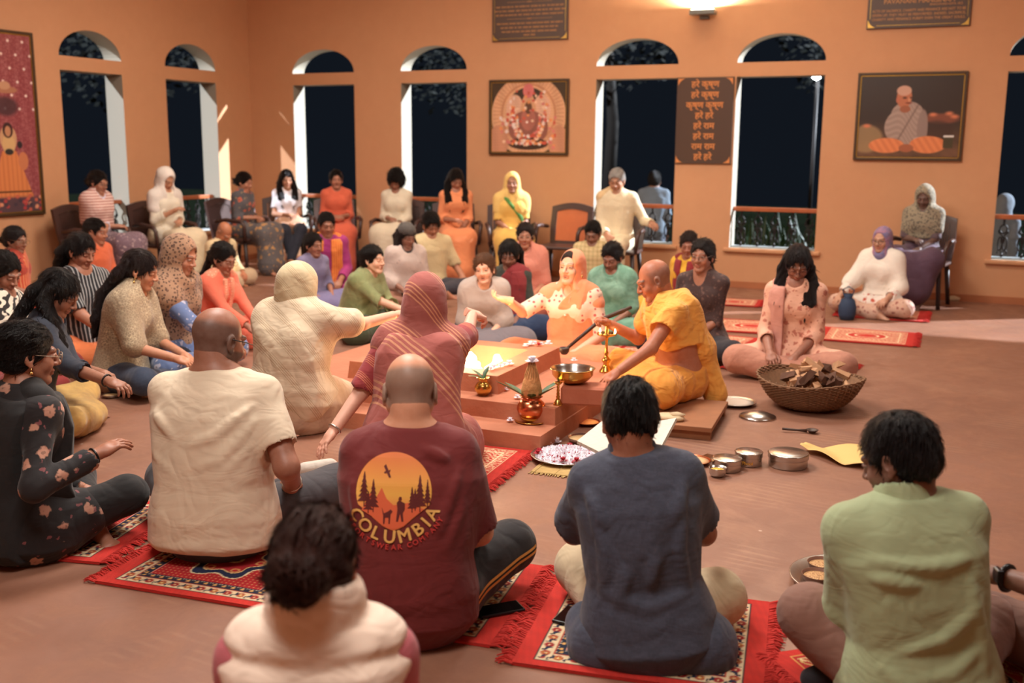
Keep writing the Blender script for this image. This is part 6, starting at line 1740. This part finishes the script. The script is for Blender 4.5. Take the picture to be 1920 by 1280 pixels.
# ladle in his hand
Wr = p.o.location; Mw = Matrix.Rotation(p.rz, 4, 'Z'); 
hand_w = Vector(p.base) + (Mw @ Vector(p.arm[1][2] + unit(p.arm[1][2] - p.arm[1][1]) * .055)).to_3d()
dep = depth(hand_w)
a_ = Vector(at_depth(1183, 576, dep + .12)); b_ = Vector(at_depth(1058, 657, dep - .10)); hit = hand_w
t = empty('offering_ladle', hit); tag(t, 'long dark wooden ladle held by the priest over the altar', 'ladle')
g = MB(); da = a_ - hit; db = b_ - hit; g.tube([da, da * .8, da * .74, (0, 0, 0), db * .96], [.011, .011, .015, .012, .010], 8); g.build('handle', M_DWOOD, t)
g = MB(); g.lathe([(0, -.024), (.016, -.022), (.028, -.006), (.031, .012), (.027, .020), (.022, .014), (.016, .0), (0, -.006)], tuple(db), 18); g.build('ladle_cup', M_DWOOD, t)
p = Person('girl in yellow kurta and dark red scarf behind the brown top woman', (1292, 437), .92, -30, 'f', hp=16, near=1, skin=(160, 96, 70), line=('y', 9.0), eyes='down', hface=-8).body()
p.top(f_((232, 176, 52)), 1.0, infl=.018); p.skirt(f_((226, 170, 60))); p.hair('lowbun', (46, 32, 28)); p.strips(f_((140, 36, 40)), w=.05, x0=.08, lo=.2, infl=.03)
p = Person('woman in dark brown floral top and black leggings, hair tied back', (1318, 450), .98, -22, 'f', hp=4, near=2, skin=(164, 104, 76), hface=-20, wl=(.02, .22, .16), wr=(.16, .28, .22)).body()
p.top(f_((66, 46, 44), 'floral', (104, 76, 68), 1.7), 1.1, infl=.012, neck=-1.0, lap=.2); p.pants(f_((34, 30, 38)), .008); p.hair('pony', (30, 22, 22)); p.glasses((150, 130, 120))
p = Person('long haired woman in glasses and peach printed kurta with head bowed', (1497, 462), .99, -5, 'f', hp=32, near=2, skin=(150, 94, 72), eyes='down', wr='thigh', wl='lap', hface=5).body()
p.top(f_((226, 172, 146), 'floral', (188, 116, 96), 1.0), 1.35, infl=.018, lap=.9); p.pants(f_((184, 128, 106), 'tiedye', (170, 114, 94)), .02, .03); p.hair('front', (30, 20, 22)); p.strips(f_((204, 144, 128)), qs=(1,), w=.06, x0=.12, lo=.0, infl=.042); p.glasses((90, 50, 50)); 

# --- near figures
p = Person('woman in black floral dress with glasses seen from behind at left edge', (48, 606), .98, 118, 'f', hp=10, near=3, skin=(160, 100, 72), hface=98, wr=('px', 185, 850, .0), wl='lap', fat=1.05,
           knees={1: ('px', 238, 925, .25), -1: (-.26, .36, .16)}, hand={1: dict(curl=.25, spread=.5, back=(.1, .1, 1))}).body()
p.top(f_((28, 24, 26), 'bigfloral', (190, 140, 118), 1.35, (124, 70, 72)), 1.85, infl=.016, lap=.45); p.pants(f_((24, 22, 24)), .010); p.hair('pony'); p.strips(f_((22, 20, 21)), qs=(1,), w=.075, x0=.085, lo=-.16, infl=.036, name='black_dupatta'); p.glasses((170, 150, 130), .024, True)
p.earring((210, 200, 170), .014); p.wristband(1, (16, 15, 16), .029, .004, metal=0)
p = Person('large balding bearded man in cream T-shirt seen from behind', (408, 578), 1.04, 158, 'm', hp=18, near=3, skin=(150, 92, 66), fat=1.18, hface=128, wr=('px', 548, 905, .14), wl=('px', 500, 930, .32), ln=.10,
           knees={1: (.36, .36, .15), -1: (-.34, .36, .15)}, scalp=(66, 50, 44), beard=(24, 20, 20)).body()
p.top(f_((222, 204, 178)), .72, infl=.018, hem=-.12, bell=.035, fold=.005, ff=11, cr=[[(.17, .80), (.06, .62), (-.04, .56)], [(.18, .70), (.08, .48), (-.08, .38)], [(.17, .55), (.06, .34), (-.10, .26)], [(-.17, .74), (-.08, .60)], [(-.17, .5), (-.06, .36), (.02, .3)], [(.15, .30), (.02, .16), (-.08, .12)], [(.16, .16), (.06, .05)], [(-.15, .22), (-.05, .10), (.05, .08)]]); p.pants(f_((66, 62, 66)), .014); p.wristband(1, (200, 198, 190), .034, .004)
g = MB(); 
for q in (1, -1): g.tube([p.hp3(q * .056, .112, .008), p.hp3(q * .080, .06, .010), p.hp3(q * .086, -.01, .010)], .0022, 6)
g.build('glasses', simple('frame_dark', (20, 18, 18), .3), p.o)
TM = p
p = Person('woman draped in pale striped headscarf and shawl kneeling with arm stretched to fire', (560, 500), 1.0, 150, 'f', 'kneel', hp=14, near=3, skin=(226, 172, 142), hface=140, fat=1.25, ln=.12, wr=('px', 745, 590, .25), wl='lap', at=5.55).body()
SH1 = f_((206, 188, 160), 'bands', (176, 152, 122), 1.3)
p.skirt(f_((196, 170, 142), 'tiedye', (176, 148, 124)), infl=.03, loose=.05); p.headscarf(f_((204, 186, 150), 'bands', (178, 154, 120), 1.5), back=.3, puff=.012, drape=0); 
F = Field(); S_ = p.S; p.torso(F, .05, lo=-.15, k=.06)
for q in (1, -1): F.cap(p.N - p.a * .03, p.SH[q], .095, .092, k=.06)
A, E, W_ = p.arm[1]; F.cap(A, A + (E - A) * .75, .09, .085, k=.05); A, E, W_ = p.arm[-1]; F.cap(A, E, .09, .09, k=.06); F.cap(E, W_, .09, .08, k=.06)
F.cap(A + (E - A) * .3, V3(-.16, .0, .12) * S_, .09, .10, k=.08); F.cap(p.at(.10, -.10, .6), V3(.15, -.08, .15) * S_, .08, .08, k=.08)
p.cloth('shawl', F, SH1, fold=.008, ff=13, st=(1, 1, .7))
p = Person('woman in dusty red headscarf and saree leaning towards the fire, seen from behind', (798, 521), 1.02, 165, 'f', 'kneel', hp=16, near=3, skin=(224, 166, 142), hface=168, fat=1.2, ln=.16, lat=.02, wr=('px', 886, 588, .44), wl=('px', 622, 812, -.15), at=4.75,
           hand={-1: dict(curl=.2, spread=.3), 1: dict(curl=.7, spread=.3, dir=(.85, -.35, .4))}).body()
p.top(f_((150, 52, 56), 'bands', (200, 120, 84), 1.5), .95, infl=.018, flare=.01); p.skirt(f_((164, 82, 76)), infl=.035, loose=.06)
p.headscarf(f_((158, 84, 76), 'bands', (204, 138, 104), .8), back=.25, puff=.008, drape=.25); p.wristband(-1, (196, 190, 186), .030, .005)
F = Field(); F.torso = None; p.torso(F, .042, lo=-.12, hi=.9, k=.05); F.cap(p.at(.12, -.08, .8), p.at(.17, -.10, .1), .07, .09, k=.06); p.cloth('pallu', F, f_((170, 92, 84), 'bands', (206, 144, 110), .55), fold=.008, ff=12)
c = p.L(at_z(592, 876, .05)); F = Field(); F.cap(c + V3(.06, .02, 0), c + V3(-.05, -.01, -.008), .040, .032, k=0); p.cloth('sock', F, f_((206, 196, 184)), fold=0)
p = Person('bald heavy man in burgundy T-shirt with sunset print, seen from behind', (768, 667), .99, 176, 'm', hp=24, near=3, skin=(214, 150, 116), fat=1.16, hface=180, wr=(.16, .30, .20), wl='lap', ln=.10, shw=.84, lat=.0,
           knees={1: ('px', 955, 1022, .33), -1: (-.36, .34, .14)}, ankles={1: (.10, .42, .06), -1: (.02, .30, .06)}, scalp=(120, 108, 98)).body()
BM = p
BS = p.top(f_((112, 34, 34)), .92, infl=.018, hem=-.22, bell=.015, fold=.004, ff=11, cr=[[(.16, .78), (.11, .55), (.08, .40)], [(.17, .60), (.12, .40), (.04, .28)], [(.16, .25), (.08, .10), (-.02, .04)], [(.13, .12), (.04, .0)], [(-.15, .22), (-.06, .08)], [(-.16, .70), (-.13, .5)], [(.05, .9), (.12, .84)]]); PB = p.pants(f_((30, 27, 30)), .016, .015)
p = Person('woman in cream puffer vest and pink sleeves, nearest the camera, dark bun', (592, 960), .92, 172, 'f', hp=8, near=3, skin=(200, 120, 84), fat=1.08, hface=160).body()
p.top(f_((190, 98, 106)), 1.9, infl=.020); p.hair('topbun', (78, 44, 36), None); p.earring((230, 225, 220), .006); p.pants(f_((90, 70, 74)))
F = Field(); p.torso(F, .046, lo=-.1, hi=.99, k=.03)
for q in (1, -1): F.cap(p.N - p.a * .04, p.N + (p.SH[q] - p.N) * .72, .088, .082, k=.04)
for q in (1, -1):
    A, E, W_ = p.arm[q]; F.cap(A + (E - A) * .06 + unit(E - A) * .075 + p.r * q * .03, A + (E - A) * .9 + p.r * q * .05, .10, .14, k=.008, mode='s')
F.cap(p.N - p.a * .045, p.N + p.a * .022 - p.f * .012, .102, .100, k=.008)
F.cap(p.N + p.a * .118, p.N + p.a * .24, .088, .10, k=.006, mode='s')
aa, P0_, LL = p.a, p.P0, p.LT
def quilt(X, Y, Z):
    tt = ((X - P0_[0]) * aa[0] + (Y - P0_[1]) * aa[1] + (Z - P0_[2]) * aa[2]) / LL
    u_ = np.mod(tt * 3.4 + .42, 1.0) - .5; return .011 * np.exp(-(u_ / .09) ** 2) - .010 * np.cos(u_ * PI) + .004
F.disp(quilt)
p.cloth('puffer_vest', F, f_((242, 218, 198), fold=.25), fold=.002, ff=26)
p = Person('young man in navy linen shirt reading, seen from behind on a red rug', (1182, 722), .93, 180, 'm', hp=38, near=3, skin=(150, 90, 62), hface=188, wr=(.13, .40, .42), wl=(-.17, .40, .43), ln=.07, lat=-.08, shw=.88,
           knees={1: ('px', 1345, 1120, .22), -1: ('px', 1092, 1062, .42)}).body()
p.top(f_((66, 70, 86), 'heather'), .78, infl=.024, hem=-.22, flare=.016, bell=.05, fold=.005, cr=[[(.14, .74), (.12, .5), (.13, .25)], [(-.14, .76), (-.11, .52), (-.12, .24)], [(-.13, .30), (0, .18), (.13, .24)], [(-.12, .16), (0, .06), (.12, .12)], [(.05, .5), (.02, .3)], [(-.15, .85), (-.10, .66)], [(.15, .85), (.11, .66)], [(-.05, .42), (-.08, .2)]], ff=12, name='shirt')
p.pants(f_((206, 186, 152)), .018, .03); p.hair('short', (24, 21, 22)); NV = p
F = Field(); S_ = p.S; F.cap(V3(-.13, -.04, .04) * S_, V3(.15, -.04, .04) * S_, .12, .12, k=0); F.cap(V3(-.20, .05, .07) * S_, V3(-.08, .0, .1) * S_, .07, .10, k=.05); F.cap(V3(.20, .02, .06) * S_, V3(.1, .0, .1) * S_, .07, .10, k=.05)
p.cloth('shirt_tail', F, f_((66, 70, 86), 'heather'), fold=.008, ff=13)
nk = unit(p.Hc - p.N); F = Field(); F.cap(p.N - nk * .03, p.N + nk * .004, .080, .074, k=0); F.cap(p.N + nk * .045, p.N + nk * .15, .064, .07, k=.004, mode='s'); p.cloth('collar', F, f_((66, 70, 86), 'heather'), fold=0)
p = Person('man in light green shirt and brown trousers seen from behind at right', (1690, 787), .92, -158, 'm', hp=26, near=3, skin=(110, 68, 50), hface=-112, ln=.10, lat=-.07, wr='lap', wl=(-.06, .30, .17), fat=1.08,
           knees={1: (.34, .30, .14), -1: ('px', 1520, 1150, .18)}, ankles={1: (-.04, .34, .06), -1: (-.14, .16, .06)}).body()
p.top(f_((164, 176, 136)), 1.85, infl=.024, hem=-.24, bell=.04, fold=.005, cr=[[(-.15, .74), (.0, .70), (.10, .72)], [(-.15, .66), (-.04, .62)], [(.13, .5), (.02, .34), (-.10, .28)], [(.14, .30), (.03, .16), (-.08, .14)], [(-.14, .2), (-.06, .06)], [(.10, .60), (.13, .3), (.12, .1)], [(.04, .12), (-.02, -.02)]], ff=12, name='shirt'); p.pants(f_((136, 98, 84)), .018, .02); p.hair('short', (30, 25, 27)); GR = p
nk = unit(p.Hc - p.N); F = Field(); F.cap(p.N - nk * .03, p.N + nk * .006, .082, .076, k=0); F.cap(p.N + nk * .045, p.N + nk * .15, .066, .07, k=.004, mode='s'); p.cloth('collar', F, f_((164, 176, 136)), fold=0)
for pp, c in ((GR, (34, 32, 38)),):
    F = Field(); A = pp.A[-1]; F.cap(A + V3(-.02, 0, 0), A + V3(-.12, -.02, -.015), .044, .030, k=0); F.cap(A, A + unit(pp.K[-1] - A) * .07, .044, .046, k=.03); pp.cloth('sock', F, f_(c), fold=0)
p = Person('person at the right edge, only watch wrist and brown trousered knee in view', (2170, 742), .98, -150, 'm', hp=20, near=2, skin=(120, 72, 52), hface=-140, wl=('px', 1884, 1082, .12), wr='lap', hand={-1: dict(curl=.6)}).body()
p.top(f_((120, 90, 76)), .8); p.pants(f_((118, 84, 72)), .018); p.hair('short'); p.wristband(-1, (24, 24, 28), .034, .008, .97, metal=0)
A, E, W_ = p.arm[-1]; c = E + (W_ - E) * .97; g = MB(); g.box(tuple(c + V3(-.030, -.01, .012)), (.018, .040, .040)); g.build('watch', simple('watch_case', (30, 30, 36), .3, .4), p.o, bevel=.005)

# ---------------------------------------------------------------- the print on the burgundy T-shirt
bm_bvh = BVHTree.FromPolygons([tuple(v.co) for v in BS.data.vertices], [tuple(q.vertices) for q in BS.data.polygons])
def on_back(pts2, off=.0022):
    """2-D design points (right as seen from behind, up) -> laid onto the back of the shirt"""
    out = []
    c0 = BM.at(0, -.12, .66)
    for x, z, dz in pts2:
        q = Vector(c0 + BM.r * (x) + BM.a * z - BM.f * .3)
        h = bm_bvh.ray_cast(q, Vector(BM.f))
        out.append(tuple(h[0] - Vector(BM.f) * (off + dz)) if h[0] is not None else None)
    return out
def lay(name, polys, mat, off, parent, tri=False):
    """each polygon is clipped into a fine grid so it follows the cloth"""
    bm = bmesh.new()
    for pl in polys:
        vs = [bm.verts.new((q[0], q[1], q[2] if len(q) > 2 else 0)) for q in pl]
        try: bm.faces.new(vs)
        except Exception: pass
    if tri: bmesh.ops.triangulate(bm, faces=bm.faces[:], quad_method='BEAUTY', ngon_method='EAR_CLIP')
    xs = [v.co.x for v in bm.verts]; ys = [v.co.y for v in bm.verts]
    step = .008
    for ax, lo_, hi_ in ((0, min(xs), max(xs)), (1, min(ys), max(ys))):
        t_ = lo_ + step
        while t_ < hi_:
            n_ = Vector((1, 0, 0)) if ax == 0 else Vector((0, 1, 0))
            bmesh.ops.bisect_plane(bm, geom=bm.verts[:] + bm.edges[:] + bm.faces[:], dist=1e-6, plane_co=n_ * t_, plane_no=n_); t_ += step
    bm.verts.ensure_lookup_table()
    co = on_back([(v.co.x, v.co.y, v.co.z) for v in bm.verts], off)
    bad = [v for v, c in zip(bm.verts, co) if c is None]
    for v, c in zip(bm.verts, co):
        if c is not None: v.co = c
    bmesh.ops.delete(bm, geom=bad, context='VERTS')
    me = bpy.data.meshes.new(name); bm.to_mesh(me); bm.free()
    return link(name, me, parent, mat)
PR_C = (-.036, .014); R_ = .112
g_t = NT('sunset_print'); sep = g_t.n('ShaderNodeSeparateXYZ', {0: g_t.n('ShaderNodeTexCoord').outputs['Object']}).outputs[2]
zc = float(BM.at(0, -.12, .66)[2])
mr = g_t.n('ShaderNodeMapRange', {0: sep, 1: zc - .11, 2: zc + .12}).outputs[0]
g_t.col(g_t.ramp(mr, [(0, lin((226, 100, 60))), (.35, lin((238, 150, 80))), (.52, lin((244, 186, 84))), (.75, lin((240, 160, 78))), (1, lin((232, 128, 72)))])); g_t.set(Roughness=.7)
cx, cz = PR_C
circ = [(cx + R_ * math.cos(a), cz + R_ * math.sin(a)) for a in np.linspace(0, 2 * PI, 60, endpoint=False)]
# lower part narrows to a V between two dark hills
disc = [(cx + R_ * math.cos(a), cz + R_ * math.sin(a)) for a in np.linspace(-.35, PI + .35, 50)]
disc += [(cx - .062, cz - .075), (cx - .03, cz - .10), (cx + .0, cz - .112), (cx + .03, cz - .10), (cx + .055, cz - .078)]
pr = lay('sunset_print', [disc], g_t.m, .0020, BS)
M_MTN = simple('print_coral', (226, 106, 66), .7); M_SIL = simple('print_maroon', (98, 32, 30), .7)
T_ = lambda P: [(cx + x, cz + z) for x, z in P]
lay('mountain_print', [T_([(-.095, -.055), (-.07, -.005), (-.05, -.015), (-.035, .012), (-.02, -.02), (.0, -.038), (.05, -.03), (.09, -.05), (.055, -.076), (.03, -.098), (0, -.108), (-.03, -.098), (-.06, -.074)])], M_MTN, .0026, BS)
def pine(x, z, h, w):
    out = [[(x - .0015, z - h * .05), (x + .0015, z - h * .05), (x + .001, z + h), (x - .001, z + h)]]
    for k in range(6):
        a = z + h * (.12 + .14 * k); ww = w * (1 - k / 6.4); out.append([(x - ww, a), (x + ww, a), (x + ww * .25, a + h * .17), (x - ww * .25, a + h * .17)])
    return out
pol = []
for x, z, h, w in ((-.088, -.04, .095, .020), (-.060, -.055, .090, .018), (-.075, -.06, .06, .016), (.078, -.052, .10, .020), (.055, -.055, .07, .014), (.100, -.040, .075, .012), (.064, -.05, .06, .014)): pol += [T_(q) for q in pine(x, z, h, w)]
pol += [T_(q) for q in ([(-.03, .072), (-.024, .078), (-.012, .052), (-.008, .042), (-.014, .040), (-.022, .056)], [(-.030, .054), (-.020, .064), (-.016, .060), (-.024, .052)], [(-.016, .060), (-.010, .063), (-.012, .056)],
    [(.008, -.085), (.012, -.050), (.010, -.030), (.018, -.022), (.026, -.028), (.034, -.032), (.034, -.050), (.028, -.060), (.030, -.085), (.024, -.085), (.020, -.062), (.014, -.085)],
    [(.014, -.022), (.018, -.013), (.024, -.014), (.025, -.023)],
    [(-.032, -.058), (-.030, -.068), (-.030, -.092), (-.026, -.092), (-.024, -.074), (-.014, -.074), (-.014, -.092), (-.010, -.092), (-.008, -.064), (-.002, -.056), (-.008, -.050), (-.016, -.056), (-.028, -.062), (-.034, -.044)])]
lay('pine_and_hiker_print', pol, M_SIL, .0034, BS)
def arc_text(txt, size, R, a0, a1, name, mat, bold=True):
    polys = []; n = len(txt); g = []
    ws = []
    for ch in txt: ws.append({'I': .5, ' ': .5, 'M': 1.2, 'W': 1.25}.get(ch, 1.0))
    tot = sum(ws); acc = 0
    for ch, w in zip(txt, ws):
        th = a0 + (a1 - a0) * (acc + w / 2) / tot; acc += w
        if ch == ' ': continue
        v, f = text_mesh(ch, size, bold=bold)
        xs = [p[0] for p in v]; mx = (min(xs) + max(xs)) / 2
        c, s = math.cos(th + PI / 2), math.sin(th + PI / 2)
        V = [(cx + R * math.cos(th) + (p[0] - mx) * c - p[1] * s, cz + R * math.sin(th) + (p[0] - mx) * s + p[1] * c, p[2]) for p in v]
        for q in f: polys.append([V[i] for i in q])
    return lay(name, polys, mat, .0026, BS, True)
arc_text('COLUMBIA', .053, .131, math.radians(203), math.radians(340), 'large_lettering', simple('print_cream', (236, 186, 104), .7))
arc_text('SPORTSWEAR COMPANY', .0215, .160, math.radians(211), math.radians(333), 'small_lettering', simple('print_red', (206, 62, 56), .7))
# gold stripes on his black trousers
for k_, (o1, o2) in enumerate(((.040, .050), (.058, .068))):
    g = MB(); K, A = BM.K[1], BM.A[1]; H0 = BM.hip[1]; S_ = BM.S; tr = BVHTree.FromPolygons([tuple(v.co) for v in PB.data.vertices], [tuple(q.vertices) for q in PB.data.polygons])
    V = []; n = 30
    ax = unit(K - H0); out = unit(V3(1, -.8, .10) - ax * (V3(1, -.8, .10) @ ax)); dn = unit(np.cross(ax, out)); dn = dn if dn[2] < 0 else -dn
    for i in range(n):
        c = H0 + (K - H0) * (.12 + .98 * i / (n - 1))
        for o_ in (o1, o2):
            q = Vector(c + dn * (o_ - .045) + out * .3); h = tr.ray_cast(q, Vector(-out))
            V.append(tuple((h[0] if h[0] is not None else q - Vector(out) * .2) + Vector(out) * .003))
    g.add(V, [(2 * i, 2 * i + 1, 2 * i + 3, 2 * i + 2) for i in range(n - 1)]); g.build('gold_stripe', simple('gold_tape', (214, 156, 74), .6), PB)

# ---------------------------------------------------------------- the open book before the navy shirt man
bc = Vector(NV.base) + Matrix.Rotation(NV.rz, 3, 'Z') @ Vector((0, .42, .30)) * 1.0
t = empty('open_book', (0, 0, 0)); tag(t, 'open white paged book held by the navy shirt man', 'book')
M_PAGE = NT('page'); w = M_PAGE.n('ShaderNodeTexWave', {'Scale': 26.0, 'Distortion': 2.0, 'Detail': 3.0, 'Detail Scale': 30.0, 'Vector': M_PAGE.co((.05, 1, 1))}, bands_direction='Y').outputs[1]
M_PAGE.col(M_PAGE.mix(M_PAGE.ramp(w, [(.75, 0.0), (.9, .22)]), lin((226, 220, 204)), lin((120, 110, 100)))); M_PAGE.set(Roughness=.8)
dN = NV.depth
cs = [at_depth(1082, 826, dN + .62), at_depth(1130, 788, dN + .80), at_depth(1215, 850, dN + .50), at_depth(1163, 866, dN + .45)]
def page(cs, thick=.012):
    g = MB(); n = Vector(cs[1] - cs[0]).cross(Vector(cs[3] - cs[0])).normalized()
    if n.z < 0: n = -n
    V = [Vector(c) for c in cs] + [Vector(c) - n * thick for c in cs]
    g.add(V, [(0, 1, 2, 3), (7, 6, 5, 4), (0, 4, 5, 1), (1, 5, 6, 2), (2, 6, 7, 3), (3, 7, 4, 0)]); return g
page(cs).build('left_pages', M_PAGE.m, t)
cs2 = [at_depth(1215, 850, dN + .50), at_depth(1170, 800, dN + .75), at_depth(1268, 783, dN + .80), at_depth(1240, 836, dN + .52)]
page(cs2).build('right_pages', M_PAGE.m, t)
# crumpled cloth on the floor by the right wall
P = at_z(1787, 562); o = MB().lathe([(0, 0), (.09, 0), (.10, .03), (.05, .07), (.03, .05), (0, .09)], n=18).build('crumpled_cloth', simple('cream_cloth', (214, 190, 154), .9)); o.location = (P[0], P[1], 0); tag(o, 'small crumpled cream cloth on the floor by the right chair', 'cloth')

P = at_z(1905, 1222, .03); F = Field(); c = V3(0, 0, .03)
F.cap(c, c + V3(.16, .02, 0), .045, .05, k=0); F.cap(c + V3(.02, .06, 0), c + V3(.18, .10, -.005), .04, .04, k=.03); F.disp(ridge(5, 40, .006)); F.plane((0, 0, .002), (0, 0, -1))
V, Q = F.mesh(.007); o = link('orange_cloth', mesh_np('orange_cloth', relax(V, Q, 1), Q), None, f_((208, 112, 58))); o.location = (P[0], P[1], .012); o.rotation_euler = (0, 0, -.5); tag(o, 'crumpled orange cloth on the floor at the right edge beside the green shirt man', 'cloth')
